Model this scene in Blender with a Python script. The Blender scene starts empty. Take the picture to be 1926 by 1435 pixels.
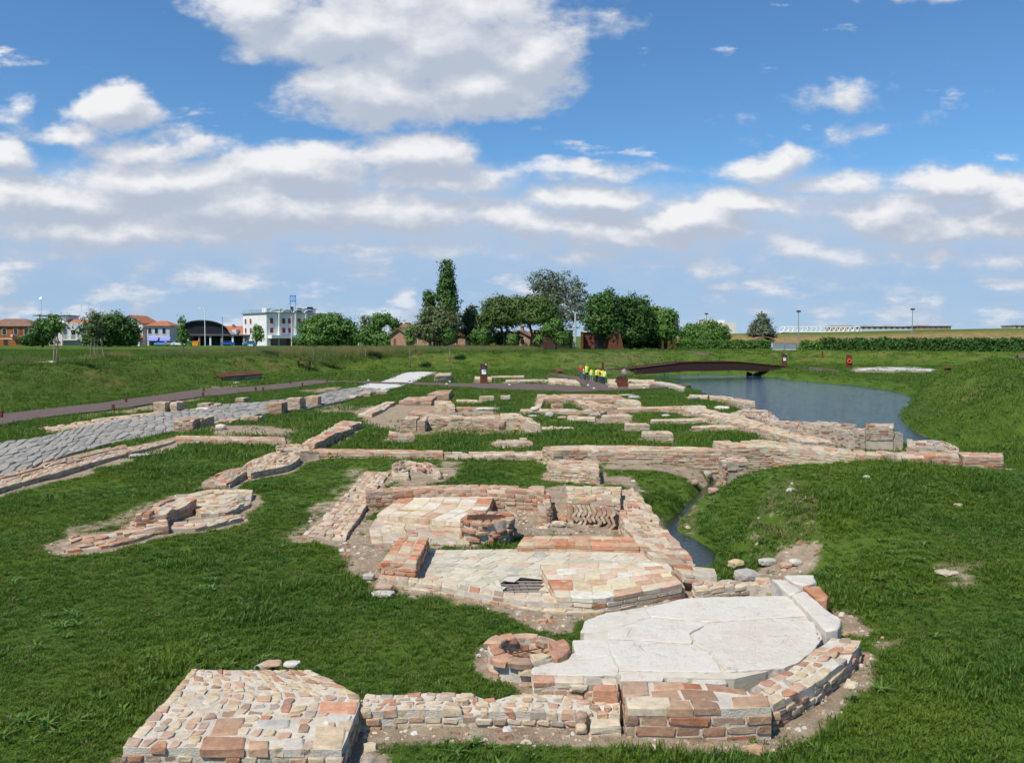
import bpy, bmesh, math, random
import numpy as np
from mathutils import Vector, Matrix
R = math.radians
SC = bpy.context.scene
COL = SC.collection
# ---------------------------------------------------------------- camera
EYE = 4.4                      # eye height above the floor of the dig, metres
FPX, CX, CY, HOR = 1559.0, 963.0, 717.5, 638.0
PITCH = math.atan((CY - HOR) / FPX)
cam_data = bpy.data.cameras.new('camera')
cam_data.sensor_width = 17.3
cam_data.lens = 17.3 * FPX / 1926.0
cam_data.clip_start, cam_data.clip_end = 0.1, 6000
cam = bpy.data.objects.new('camera', cam_data)
COL.objects.link(cam)
cam.location = (0, 0, EYE)
cam.rotation_euler = (R(90) - PITCH, 0, 0)
SC.camera = cam
SC.view_settings.view_transform = 'Standard'
SC.view_settings.look = 'None'
SC.view_settings.exposure = 0.13
SC.view_settings.gamma = 1.0
SC.cycles.max_bounces = 6
SC.cycles.diffuse_bounces = 3
SC.cycles.transparent_max_bounces = 8
SC.cycles.use_denoising = True
SC.cycles.use_adaptive_sampling = True
SC.cycles.adaptive_threshold = 0.025
SC.cycles.adaptive_min_samples = 12
# ---------------------------------------------------------------- sun and sky
SUN_EL = R(55)
SUN_AZ = math.atan2(-0.66, -0.75)          # toward the sun, from +Y clockwise: behind the camera, to the left
sun_dir = Vector((math.sin(SUN_AZ) * math.cos(SUN_EL), math.cos(SUN_AZ) * math.cos(SUN_EL), math.sin(SUN_EL)))
sl = bpy.data.lights.new('sun', 'SUN')
sl.energy = 5.0
sl.angle = R(0.55)
sl.color = (1.0, 0.945, 0.85)
sun = bpy.data.objects.new('sun', sl)
COL.objects.link(sun)
sun.rotation_euler = (-sun_dir).to_track_quat('-Z', 'Y').to_euler()


def build_world():
    w = bpy.data.worlds.new('World')
    SC.world = w
    w.use_nodes = True
    nt = w.node_tree
    N, L = nt.nodes, nt.links
    N.clear()
    out = N.new('ShaderNodeOutputWorld')
    bg = N.new('ShaderNodeBackground')
    bg.inputs['Strength'].default_value = 0.090
    L.new(bg.outputs[0], out.inputs[0])
    sky = N.new('ShaderNodeTexSky')
    sky.sky_type = 'NISHITA'
    sky.sun_disc = False
    sky.sun_elevation = SUN_EL
    sky.sun_rotation = SUN_AZ
    sky.air_density = 1.0
    sky.dust_density = 0.25
    sky.ozone_density = 2.2
    # ---- cumulus: a field over (azimuth, elevation), in units of 1000 px of a 1559 px lens
    g = bpy.data.node_groups.new('cloud_field', 'ShaderNodeTree')
    g.interface.new_socket('P', in_out='INPUT', socket_type='NodeSocketVector')
    g.interface.new_socket('D', in_out='OUTPUT', socket_type='NodeSocketFloat')
    g.interface.new_socket('S', in_out='OUTPUT', socket_type='NodeSocketFloat')
    g.interface.new_socket('F', in_out='OUTPUT', socket_type='NodeSocketFloat')
    gn, gl = g.nodes, g.links
    gi, go = gn.new('NodeGroupInput'), gn.new('NodeGroupOutput')

    def vm(op, a, b=None):
        n = gn.new('ShaderNodeVectorMath'); n.operation = op
        for i, v in enumerate((a, b)):
            if v is None: continue
            if isinstance(v, (tuple, list)): n.inputs[i].default_value = v
            else: gl.new(v, n.inputs[i])
        return n.outputs['Value'] if op in ('LENGTH', 'DOT_PRODUCT') else n.outputs[0]

    def mm(op, a, b=None, c=None, clamp=False):
        n = gn.new('ShaderNodeMath'); n.operation = op; n.use_clamp = clamp
        for i, v in enumerate((a, b, c)):
            if v is None: continue
            if isinstance(v, (int, float)): n.inputs[i].default_value = v
            else: gl.new(v, n.inputs[i])
        return n.outputs[0]
    # warp the lookup so that blob outlines billow
    def noise(vec, scale, detail, rough=0.55, lac=2.0):
        n = gn.new('ShaderNodeTexNoise'); n.inputs['Scale'].default_value = scale
        n.inputs['Detail'].default_value = detail; n.inputs['Roughness'].default_value = rough
        n.inputs['Lacunarity'].default_value = lac
        gl.new(vec, n.inputs['Vector']); return n
    P = gi.outputs[0]
    sq = vm('MULTIPLY', P, (1.0, 1.6, 1.0))
    wn = noise(sq, 6.5, 4, 0.6)
    warp = vm('MULTIPLY', vm('SUBTRACT', wn.outputs['Color'], (0.5, 0.5, 0.5)), (0.16, 0.085, 0))
    Q = vm('ADD', P, warp)
    # (px, py, rx, ry, weight): the clouds over the site
    blobs = [(505, 38, 110, 50, 1), (660, 70, 190, 84, 1), (840, 90, 230, 115, 1), (720, 175, 170, 66, 1), (890, 172, 170, 56, 1),
             (1000, 115, 110, 70, 1), (870, 208, 170, 34, .8),
             (225, 212, 85, 38, 1), (160, 255, 90, 26, .7), (300, 280, 140, 34, .8),
             (15, 298, 60, 30, .9), (330, 340, 260, 44, .9), (120, 375, 190, 44, .9), (560, 320, 160, 50, 1),
             (790, 290, 105, 42, 1.05), (830, 335, 130, 30, .8), (480, 385, 330, 50, .9), (240, 430, 330, 46, .8), (700, 400, 280, 46, .75),
             (1100, 322, 120, 17, .7), (1110, 372, 112, 28, 1.05), (1000, 420, 260, 34, .7),
             (1440, 318, 90, 26, .9), (1270, 412, 120, 32, 1.05), (1400, 390, 90, 28, .9), (1200, 440, 260, 34, .7), (1560, 350, 130, 22, .55),
             (1800, 352, 110, 32, 1.0), (1900, 372, 100, 38, 1), (1650, 400, 180, 34, .8), (1780, 420, 230, 36, .75),
             (1560, 190, 120, 32, .36), (1640, 255, 90, 30, .34), (1140, 40, 60, 45, .3), (1410, 225, 60, 26, .25), (1690, 0, 80, 18, .55),
             (65, 215, 30, 30, .35), (5, 545, 30, 26, .75), (772, 562, 26, 20, .75), (1330, 515, 60, 26, .5), (350, 500, 220, 22, .35),
             (300, 560, 160, 22, .3), (480, 545, 110, 20, .3), (1500, 480, 230, 34, .45), (1700, 545, 200, 24, .35), (1100, 480, 260, 26, .4),
             (700, 470, 300, 26, .45), (120, 470, 200, 24, .4), (1850, 480, 160, 30, .45)]
    acc = None
    for px, py, rx, ry, wt in blobs:
        c = ((px - CX) / 1000, (HOR - py) / 1000, 0)
        d = vm('LENGTH', vm('MULTIPLY', vm('SUBTRACT', Q, c), (1000 / rx, 1000 / ry, 0)))
        v = mm('MULTIPLY_ADD', d, -0.78 * wt, 1.14 * wt)
        acc = v if acc is None else mm('SMOOTH_MAX', acc, v, 0.12)
    fb = noise(vm('MULTIPLY', P, (1.0, 1.7, 1.0)), 9, 7, 0.58)
    lay = noise(vm('MULTIPLY', P, (1.0, 3.6, 1.0)), 4.5, 5, 0.6)
    # a general field for all directions
    spy = gn.new('ShaderNodeSeparateXYZ'); gl.new(P, spy.inputs[0])
    low = mm('MULTIPLY', mm('SUBTRACT', 0.30, spy.outputs[1]), 1.6, clamp=True)
    gen = mm('MULTIPLY_ADD', lay.outputs['Fac'], 2.6, mm('MULTIPLY_ADD', low, 1.0, -1.45))
    acc = mm('SMOOTH_MAX', acc, gen, 0.1)
    dens = mm('ADD', acc, mm('MULTIPLY_ADD', fb.outputs['Fac'], 1.45, -0.75))
    gl.new(dens, go.inputs[0]); gl.new(acc, go.inputs[1]); gl.new(fb.outputs['Fac'], go.inputs[2])
    # ---- main tree
    def nm(op, a, b=None, c=None, clamp=False):
        n = N.new('ShaderNodeMath'); n.operation = op; n.use_clamp = clamp
        for i, v in enumerate((a, b, c)):
            if v is None: continue
            if isinstance(v, (int, float)): n.inputs[i].default_value = v
            else: L.new(v, n.inputs[i])
        return n.outputs[0]
    tc = N.new('ShaderNodeTexCoord')
    sep = N.new('ShaderNodeSeparateXYZ'); L.new(tc.outputs['Generated'], sep.inputs[0])
    az = nm('ARCTAN2', sep.outputs[0], sep.outputs[1])
    hyp = nm('SQRT', nm('ADD', nm('POWER', sep.outputs[0], 2), nm('POWER', sep.outputs[1], 2)))
    el = nm('ARCTAN2', sep.outputs[2], hyp)
    comb = N.new('ShaderNodeCombineXYZ')
    # small angles: x = tan(az) within the frame, softly limited behind
    azt = nm('MULTIPLY', nm('TANGENT', nm('MINIMUM', nm('MAXIMUM', az, -1.1), 1.1)), 1.559)
    azl = nm('ADD', azt, nm('MULTIPLY', nm('SUBTRACT', az, nm('MINIMUM', nm('MAXIMUM', az, -1.1), 1.1)), 1.559))
    elt = nm('MULTIPLY', nm('DIVIDE', nm('TANGENT', nm('MINIMUM', el, 1.3)), nm('COSINE', nm('MINIMUM', nm('ABSOLUTE', az), 1.1))), 1.559)
    L.new(azl, comb.inputs[0]); L.new(elt, comb.inputs[1])

    def field(off):
        a = N.new('ShaderNodeVectorMath'); a.operation = 'ADD'
        L.new(comb.outputs[0], a.inputs[0]); a.inputs[1].default_value = off
        q = N.new('ShaderNodeGroup'); q.node_tree = g
        L.new(a.outputs[0], q.inputs[0]); return q.outputs
    f0 = field((0, 0, 0))
    f1 = field((-0.016, 0.034, 0))
    def mr(v, a, b, c, d, smooth=True):
        n = N.new('ShaderNodeMapRange'); n.interpolation_type = 'SMOOTHSTEP' if smooth else 'LINEAR'
        L.new(v, n.inputs[0])
        for i, x in enumerate((a, b, c, d)): n.inputs[1 + i].default_value = x
        return n.outputs[0]
    d0 = f0[0]
    alpha = mr(d0, 0.08, 0.58, 0.0, 1.0)
    grad = nm('ADD', nm('MULTIPLY', nm('SUBTRACT', f0[1], f1[1]), 1.25), nm('MULTIPLY', nm('SUBTRACT', f0[2], f1[2]), 1.15))
    lit = mr(nm('ADD', grad, nm('MULTIPLY', nm('SUBTRACT', f0[2], 0.5), 0.25)), -0.34, 0.78, 0.0, 1.0)
    ramp = N.new('ShaderNodeValToRGB')
    ramp.color_ramp.elements[0].color = (4.8, 5.45, 6.6, 1)
    ramp.color_ramp.elements[1].color = (9.0, 9.1, 9.3, 1)
    e = ramp.color_ramp.elements.new(0.5); e.color = (6.8, 7.1, 7.8, 1)
    L.new(lit, ramp.inputs[0])
    # the low cloud deck, thinning upward and fading into pale blue air below
    row = nm('MULTIPLY', elt, 1000.0)                  # photo rows above the horizon
    brk = nm('MULTIPLY', nm('SUBTRACT', f0[1], 0.2), 120.0)
    deck = nm('MULTIPLY', mr(nm('ADD', row, nm('MULTIPLY', brk, -1.0)), 365.0, 215.0, 0.0, 1.0), 0.90)
    hz = mr(row, 20.0, 220.0, 0.62, 1.0)
    alpha2 = nm('MULTIPLY', alpha, hz)
    tint = N.new('ShaderNodeMix'); tint.data_type = 'RGBA'; tint.blend_type = 'MULTIPLY'
    tint.inputs['Factor'].default_value = 1.0
    L.new(sky.outputs[0], tint.inputs['A'])
    tint.inputs['B'].default_value = (0.70, 1.08, 1.36, 1)
    dk = N.new('ShaderNodeValToRGB')
    for i_, (p_, c_) in enumerate(((0.0, (4.0, 5.6, 7.7)), (0.30, (3.7, 5.2, 7.5)), (0.6, (4.7, 5.8, 7.5)), (1.0, (5.4, 6.3, 7.8)))):
        e = dk.color_ramp.elements[i_] if i_ < 2 else dk.color_ramp.elements.new(p_)
        e.position = p_; e.color = (*c_, 1)
    L.new(mr(nm('ADD', row, nm('MULTIPLY', nm('SUBTRACT', f0[2], .5), 160.0)), 0.0, 330.0, 0.0, 1.0, False), dk.inputs[0])
    pale = N.new('ShaderNodeMix'); pale.data_type = 'RGBA'
    L.new(deck, pale.inputs['Factor'])
    L.new(tint.outputs['Result'], pale.inputs['A'])
    L.new(dk.outputs[0], pale.inputs['B'])
    mix = N.new('ShaderNodeMix'); mix.data_type = 'RGBA'
    L.new(alpha2, mix.inputs['Factor'])
    L.new(pale.outputs['Result'], mix.inputs['A'])
    L.new(ramp.outputs[0], mix.inputs['B'])
    L.new(mix.outputs['Result'], bg.inputs['Color'])


build_world()
SC.world.cycles.sampling_method = 'MANUAL'
SC.world.cycles.sample_map_resolution = 256
# ---------------------------------------------------------------- helpers
rng = random.Random(7)
nrg = np.random.default_rng(11)


def site(px, py, z=0.0):
    """survey point: where the sight line through (px, py) of the photo meets the level z"""
    dx, dy = (px - CX) / FPX, (CY - py) / FPX
    c, s = math.cos(PITCH), math.sin(PITCH)
    d = (dx, c + dy * s, -s + dy * c)
    t = (z - EYE) / d[2]
    return (d[0] * t, d[1] * t, z)


def at(px, py, Y):
    """point on the sight line at distance Y"""
    dx, dy = (px - CX) / FPX, (CY - py) / FPX
    c, s = math.cos(PITCH), math.sin(PITCH)
    d = (dx, c + dy * s, -s + dy * c)
    t = Y / d[1]
    return Vector((d[0] * t, Y, EYE + d[2] * t))


def pxm(Y):            # photo pixels per metre at distance Y
    return FPX / Y


def tag(o, label=None, cat=None, group=None, kind=None):
    for k, v in (('label', label), ('category', cat), ('group', group), ('kind', kind)):
        if v: o[k] = v
    return o


def empty(name, loc=(0, 0, 0), rz=0.0, label=None, cat=None, group=None):
    o = bpy.data.objects.new(name, None)
    o.empty_display_size = 0.1
    COL.objects.link(o)
    o.location = loc
    o.rotation_euler = (0, 0, rz)
    return tag(o, label, cat, group)


def link(name, me, mat=None, parent=None, loc=(0, 0, 0), smooth=False):
    if mat is not None and not me.materials:
        me.materials.append(mat)
    if smooth:
        me.polygons.foreach_set('use_smooth', [True] * len(me.polygons))
    o = bpy.data.objects.new(name, me)
    COL.objects.link(o)
    o.parent = parent
    o.location = loc
    return o


class MB:
    """collects simple solids into one mesh"""
    def __init__(self):
        self.v, self.f = [], []

    def add(self, vs, fs):
        b = len(self.v)
        self.v += [tuple(p) for p in vs]
        self.f += [tuple(i + b for i in q) for q in fs]
        return self

    def box(self, x0, x1, y0, y1, z0, z1, M=None):
        vs = [Vector(p) for p in ((x0, y0, z0), (x1, y0, z0), (x1, y1, z0), (x0, y1, z0), (x0, y0, z1), (x1, y0, z1), (x1, y1, z1), (x0, y1, z1))]
        if M is not None: vs = [M @ p for p in vs]
        return self.add(vs, [(0, 3, 2, 1), (4, 5, 6, 7), (0, 1, 5, 4), (1, 2, 6, 5), (2, 3, 7, 6), (3, 0, 4, 7)])

    def prism(self, pts, axis, a0, a1):
        """extrude a 2D outline along an axis: 'y' -> pts are (x, z); 'z' -> (x, y); 'x' -> (y, z)"""
        n = len(pts)
        def mk(p, a):
            return {'y': (p[0], a, p[1]), 'z': (p[0], p[1], a), 'x': (a, p[0], p[1])}[axis]
        vs = [mk(p, a0) for p in pts] + [mk(p, a1) for p in pts]
        fs = [tuple(range(n))[::-1], tuple(range(n, 2 * n))] + [(i, (i + 1) % n, n + (i + 1) % n, n + i) for i in range(n)]
        return self.add(vs, fs)

    def tube(self, pts, r, n=6, cap=True):
        pts = [Vector(p) for p in pts]
        rs = r if isinstance(r, (list, tuple)) else [r] * len(pts)
        vs, fs = [], []
        for i, p in enumerate(pts):
            d = (pts[min(i + 1, len(pts) - 1)] - pts[max(i - 1, 0)])
            d = d.normalized() if d.length > 1e-9 else Vector((0, 0, 1))
            a = Vector((1, 0, 0)) if abs(d.x) < 0.8 else Vector((0, 1, 0))
            u = d.cross(a).normalized(); w = d.cross(u)
            for k in range(n):
                t = 2 * math.pi * k / n
                vs.append(p + rs[i] * (math.cos(t) * u + math.sin(t) * w))
        for i in range(len(pts) - 1):
            for k in range(n):
                fs.append((i * n + k, i * n + (k + 1) % n, (i + 1) * n + (k + 1) % n, (i + 1) * n + k))
        if cap:
            fs.append(tuple(range(n))[::-1]); b = (len(pts) - 1) * n
            fs.append(tuple(range(b, b + n)))
        return self.add(vs, fs)

    def mesh(self, name):
        me = bpy.data.meshes.new(name)
        me.from_pydata(self.v, [], self.f)
        me.validate(); me.update()
        return me

    def build(self, name, mat, parent=None, loc=(0, 0, 0), smooth=False):
        return link(name, self.mesh(name), mat, parent, loc, smooth)


# ---------------------------------------------------------------- materials
M = {}


def new_mat(name):
    m = bpy.data.materials.new(name)
    m.use_nodes = True
    nt = m.node_tree
    return m, nt, nt.nodes, nt.links, nt.nodes['Principled BSDF']


def plain(name, col, rough=0.8, var=0.12, scale=6.0, bump=0.15, bscale=40.0, metal=0.0, spec=0.3, stain=None, stain_amt=0.4):
    m, nt, N, L, b = new_mat(name)
    b.inputs['Roughness'].default_value = rough
    b.inputs['Metallic'].default_value = metal
    b.inputs['Specular IOR Level'].default_value = spec
    geo = N.new('ShaderNodeNewGeometry')
    no = N.new('ShaderNodeTexNoise'); no.inputs['Scale'].default_value = scale; no.inputs['Detail'].default_value = 6
    L.new(geo.outputs['Position'], no.inputs['Vector'])
    mp = N.new('ShaderNodeMapRange'); L.new(no.outputs['Fac'], mp.inputs[0])
    mp.inputs[1].default_value, mp.inputs[2].default_value = 0.25, 0.75
    mp.inputs[3].default_value, mp.inputs[4].default_value = 1 - var, 1 + var
    mx = N.new('ShaderNodeVectorMath'); mx.operation = 'SCALE'
    mx.inputs[0].default_value = col
    L.new(mp.outputs[0], mx.inputs['Scale'])
    cur = mx.outputs[0]
    if stain:
        n2 = N.new('ShaderNodeTexNoise'); n2.inputs['Scale'].default_value = scale * 0.35; n2.inputs['Detail'].default_value = 8
        L.new(geo.outputs['Position'], n2.inputs['Vector'])
        r2 = N.new('ShaderNodeMapRange'); L.new(n2.outputs['Fac'], r2.inputs[0])
        r2.inputs[1].default_value, r2.inputs[2].default_value = 0.5, 0.72
        r2.inputs[3].default_value, r2.inputs[4].default_value = 0, stain_amt
        m2 = N.new('ShaderNodeMix'); m2.data_type = 'RGBA'
        L.new(r2.outputs[0], m2.inputs['Factor']); L.new(cur, m2.inputs['A']); m2.inputs['B'].default_value = (*stain, 1)
        cur = m2.outputs['Result']
    L.new(cur, b.inputs['Base Color'])
    if bump:
        n3 = N.new('ShaderNodeTexNoise'); n3.inputs['Scale'].default_value = bscale; n3.inputs['Detail'].default_value = 5
        L.new(geo.outputs['Position'], n3.inputs['Vector'])
        bp = N.new('ShaderNodeBump'); bp.inputs['Strength'].default_value = bump; bp.inputs['Distance'].default_value = 0.02
        L.new(n3.outputs['Fac'], bp.inputs['Height']); L.new(bp.outputs[0], b.inputs['Normal'])
    M[name] = m
    return m


def masonry_mat(name, stops, lime=(0.56, 0.485, 0.39), lime_amt=0.34, lime_lo=0.5, dark_amt=0.35, rough=0.9, bump=0.5):
    """each piece takes its own tone from the list; grain, lime wash and dark lichen lie over it"""
    m, nt, N, L, b = new_mat(name)
    b.inputs['Roughness'].default_value = rough
    b.inputs['Specular IOR Level'].default_value = 0.2
    oi = N.new('ShaderNodeObjectInfo'); geo = N.new('ShaderNodeNewGeometry')
    mu = N.new('ShaderNodeMath'); mu.operation = 'MULTIPLY_ADD'; mu.inputs[1].default_value = 7.31
    L.new(geo.outputs['Random Per Island'], mu.inputs[0]); L.new(oi.outputs['Random'], mu.inputs[2])
    fr = N.new('ShaderNodeMath'); fr.operation = 'FRACT'; L.new(mu.outputs[0], fr.inputs[0])
    rp = N.new('ShaderNodeValToRGB'); cr = rp.color_ramp; cr.interpolation = 'CONSTANT'
    n = len(stops)
    for i, c in enumerate(stops):
        e = cr.elements[i] if i < 2 else cr.elements.new(i / n)
        e.position = i / n; e.color = (*c, 1)
    L.new(fr.outputs[0], rp.inputs[0])
    # offset the grain per piece
    ov = N.new('ShaderNodeVectorMath'); ov.operation = 'ADD'
    sc_ = N.new('ShaderNodeVectorMath'); sc_.operation = 'SCALE'; sc_.inputs[0].default_value = (13.1, 7.7, 3.3)
    L.new(fr.outputs[0], sc_.inputs['Scale']); L.new(geo.outputs['Position'], ov.inputs[0]); L.new(sc_.outputs[0], ov.inputs[1])
    def noise(scale, det, rough_=0.6):
        q = N.new('ShaderNodeTexNoise'); q.inputs['Scale'].default_value = scale; q.inputs['Detail'].default_value = det
        q.inputs['Roughness'].default_value = rough_; L.new(ov.outputs[0], q.inputs['Vector']); return q.outputs['Fac']
    def mr(v, a, b_, c, d):
        q = N.new('ShaderNodeMapRange'); L.new(v, q.inputs[0])
        for i, x in enumerate((a, b_, c, d)): q.inputs[1 + i].default_value = x
        return q.outputs[0]
    def mix(f, a, col, mode='MIX'):
        q = N.new('ShaderNodeMix'); q.data_type = 'RGBA'; q.blend_type = mode
        L.new(f, q.inputs['Factor']); L.new(a, q.inputs['A'])
        if isinstance(col, tuple): q.inputs['B'].default_value = (*col, 1)
        else: L.new(col, q.inputs['B'])
        return q.outputs['Result']
    g = mr(noise(9, 8), 0.25, 0.75, 0.72, 1.22)
    sc2 = N.new('ShaderNodeVectorMath'); sc2.operation = 'SCALE'; L.new(rp.outputs[0], sc2.inputs[0]); L.new(g, sc2.inputs['Scale'])
    c = mix(mr(noise(5.0, 7, 0.7), lime_lo, lime_lo + 0.22, 0.0, lime_amt), sc2.outputs[0], lime)
    c = mix(mr(noise(3.3, 9, 0.75), 0.56, 0.74, 0.0, dark_amt), c, (0.10, 0.085, 0.07))
    c = mix(mr(noise(60, 3), 0.60, 0.72, 0.0, 0.35), c, (0.14, 0.10, 0.08))
    L.new(c, b.inputs['Base Color'])
    bp = N.new('ShaderNodeBump'); bp.inputs['Strength'].default_value = bump; bp.inputs['Distance'].default_value = 0.03
    L.new(noise(28, 8, 0.65), bp.inputs['Height']); L.new(bp.outputs[0], b.inputs['Normal'])
    M[name] = m
    return m


T_OR, T_OR2, T_SA, T_PK = (0.42, 0.18, 0.088), (0.34, 0.14, 0.072), (0.45, 0.275, 0.17), (0.38, 0.255, 0.18)
T_CR, T_YE, T_PA, T_BR, T_GR, T_GN = (0.50, 0.395, 0.255), (0.47, 0.365, 0.19), (0.54, 0.45, 0.325), (0.27, 0.165, 0.105), (0.33, 0.28, 0.22), (0.40, 0.375, 0.22)
def dust(k, *cs):
    return [tuple(a * (1 - k) + b * k for a, b in zip(c, (0.47, 0.375, 0.285))) for c in cs]


masonry_mat('brick', dust(.2, T_OR, T_CR, T_SA, T_PA, T_PK, T_YE, T_SA, T_CR, T_BR, T_OR2, T_PA, T_GR, T_CR, T_SA))
masonry_mat('brick_pale', dust(.15, T_CR, T_PA, T_SA, T_YE, T_PA, T_CR, T_PK, T_GN, T_PA, T_OR, T_CR, T_GR), lime_amt=0.5, lime_lo=0.48)
masonry_mat('brick_red', dust(.2, T_OR, T_OR2, T_SA, T_PK, T_OR, T_BR, T_SA, T_CR), lime_amt=0.35)
masonry_mat('brick_brown', [T_BR, (0.34, 0.19, 0.12), T_PK, (0.36, 0.27, 0.19), (0.38, 0.24, 0.15), T_OR2], lime_amt=0.25, dark_amt=0.5)
masonry_mat('tile_orange', [T_OR, T_SA, (0.52, 0.25, 0.15), T_CR, T_SA, T_OR], lime_amt=0.5)
masonry_mat('tile_pale', [(0.60, 0.50, 0.38), T_CR, (0.56, 0.38, 0.27), T_PA, (0.60, 0.56, 0.46), T_SA, (0.58, 0.50, 0.30), T_OR, T_PA], lime=(0.57, 0.505, 0.415), lime_amt=0.5, lime_lo=0.46, dark_amt=0.28)
masonry_mat('tile_white', [(0.46, 0.42, 0.32), (0.38, 0.37, 0.25), (0.50, 0.43, 0.31), (0.36, 0.345, 0.28), (0.47, 0.34, 0.24), (0.52, 0.47, 0.37)], lime=(0.54, 0.49, 0.40), lime_amt=0.5, lime_lo=0.42, dark_amt=0.3)
masonry_mat('stone_pale', [(0.46, 0.425, 0.36), (0.50, 0.465, 0.40), (0.40, 0.375, 0.33), (0.46, 0.39, 0.285)], lime_amt=0.3, dark_amt=0.4)
masonry_mat('quay_stone', [(0.42, 0.36, 0.29), T_GR, T_BR, T_CR, (0.36, 0.33, 0.30), T_OR2, (0.45, 0.36, 0.26), T_PK], lime_amt=0.35, dark_amt=0.6)
masonry_mat('basalt', [(0.25, 0.235, 0.205), (0.29, 0.27, 0.235), (0.215, 0.205, 0.188), (0.31, 0.288, 0.25), (0.26, 0.243, 0.215)], lime=(0.33, 0.31, 0.275), lime_amt=0.5, dark_amt=0.35, rough=0.75, bump=0.35)
def marble_mat():
    m, nt, N, L, b = new_mat('marble')
    b.inputs['Roughness'].default_value = 0.65
    b.inputs['Specular IOR Level'].default_value = 0.25
    geo = N.new('ShaderNodeNewGeometry'); oi = N.new('ShaderNodeObjectInfo')
    def noise(sc, d, r=0.6):
        q = N.new('ShaderNodeTexNoise'); q.inputs['Scale'].default_value = sc; q.inputs['Detail'].default_value = d
        q.inputs['Roughness'].default_value = r; L.new(geo.outputs['Position'], q.inputs['Vector']); return q
    def mr(v, a, b_, c, d):
        q = N.new('ShaderNodeMapRange'); L.new(v, q.inputs[0])
        for i, x in enumerate((a, b_, c, d)): q.inputs[1 + i].default_value = x
        return q.outputs[0]
    def mix(f, a, c):
        q = N.new('ShaderNodeMix'); q.data_type = 'RGBA'; L.new(f, q.inputs['Factor'])
        if isinstance(a, tuple): q.inputs['A'].default_value = (*a, 1)
        else: L.new(a, q.inputs['A'])
        q.inputs['B'].default_value = (*c, 1); return q.outputs['Result']
    c = mix(oi.outputs['Random'], (0.55, 0.505, 0.43), (0.585, 0.545, 0.48))
    c = mix(mr(noise(1.6, 9, .75).outputs['Fac'], .46, .64, 0, .65), c, (0.49, 0.415, 0.325))
    c = mix(mr(noise(7.0, 9, .75).outputs['Fac'], .54, .68, 0, .6), c, (0.38, 0.30, 0.23))
    c = mix(mr(noise(0.9, 6, .6).outputs['Fac'], .52, .7, 0, .35), c, (0.56, 0.55, 0.53))
    # hairline cracks with grime, bent by noise
    wv = noise(2.4, 5).outputs['Color']
    ad = N.new('ShaderNodeVectorMath'); ad.operation = 'MULTIPLY_ADD'; L.new(wv, ad.inputs[0]); ad.inputs[1].default_value = (.55, .55, .55); L.new(geo.outputs['Position'], ad.inputs[2])
    vo = N.new('ShaderNodeTexVoronoi'); vo.feature = 'DISTANCE_TO_EDGE'; vo.inputs['Scale'].default_value = 1.05; L.new(ad.outputs[0], vo.inputs['Vector'])
    gate = mr(noise(1.3, 3).outputs['Fac'], .52, .60, 0, 1)
    ml = N.new('ShaderNodeMath'); ml.operation = 'MULTIPLY'; L.new(mr(vo.outputs['Distance'], .002, .009, .35, 0), ml.inputs[0]); L.new(gate, ml.inputs[1])
    c = mix(ml.outputs[0], c, (0.20, 0.16, 0.12))
    L.new(c, b.inputs['Base Color'])
    bp = N.new('ShaderNodeBump'); bp.inputs['Strength'].default_value = .8; bp.inputs['Distance'].default_value = .05
    su = N.new('ShaderNodeMath'); su.operation = 'MULTIPLY_ADD'; L.new(ml.outputs[0], su.inputs[0]); su.inputs[1].default_value = -.5; L.new(noise(5, 10, .7).outputs['Fac'], su.inputs[2])
    L.new(su.outputs[0], bp.inputs['Height']); L.new(bp.outputs[0], b.inputs['Normal'])
    M['marble'] = m


marble_mat()
plain('mortar', (0.50, 0.45, 0.375), 0.95, 0.18, 7, 0.7, 45, stain=(0.30, 0.26, 0.21), stain_amt=0.5)
plain('mortar_far', (0.41, 0.345, 0.27), 0.95, 0.22, 5, 0.7, 30, stain=(0.27, 0.21, 0.155), stain_amt=0.6)
plain('lime_floor', (0.50, 0.455, 0.37), 0.95, 0.14, 5, 0.5, 40, stain=(0.40, 0.37, 0.28), stain_amt=0.5)
plain('mortar_dark', (0.30, 0.26, 0.22), 0.95, 0.2, 7, 0.7, 45, stain=(0.2, 0.17, 0.13), stain_amt=0.5)
plain('gravel_white', (0.50, 0.485, 0.455), 0.95, 0.08, 3, 0.4, 90, stain=(0.42, 0.40, 0.36), stain_amt=0.5)
plain('path', (0.110, 0.076, 0.067), 0.9, 0.10, 2.5, 0.2, 120, stain=(0.16, 0.12, 0.11), stain_amt=0.4)
plain('corten', (0.125, 0.040, 0.018), 0.75, 0.3, 3, 0.2, 60, stain=(0.06, 0.025, 0.016), stain_amt=0.7)
plain('corten_dark', (0.055, 0.026, 0.020), 0.75, 0.25, 3, 0.2, 60)
plain('rust', (0.10, 0.045, 0.025), 0.8, 0.3, 30, 0.3, 90)
plain('steel', (0.30, 0.30, 0.30), 0.5, 0.1, 30, 0.1, 90, metal=0.6)
plain('black', (0.015, 0.015, 0.016), 0.6, 0.2, 9, 0.1, 60)
plain('bark', (0.10, 0.075, 0.055), 0.95, 0.3, 5, 0.6, 18)
plain('bark_pale', (0.26, 0.22, 0.17), 0.95, 0.25, 5, 0.4, 18)
plain('stake', (0.33, 0.26, 0.18), 0.9, 0.2, 5, 0.3, 20)
plain('white_paint', (0.74, 0.74, 0.73), 0.6, 0.05, 1.0, 0.05, 20)
plain('plaster_white', (0.70, 0.69, 0.66), 0.9, 0.06, 0.6, 0.05, 8, stain=(0.55, 0.53, 0.50), stain_amt=0.35)
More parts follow.
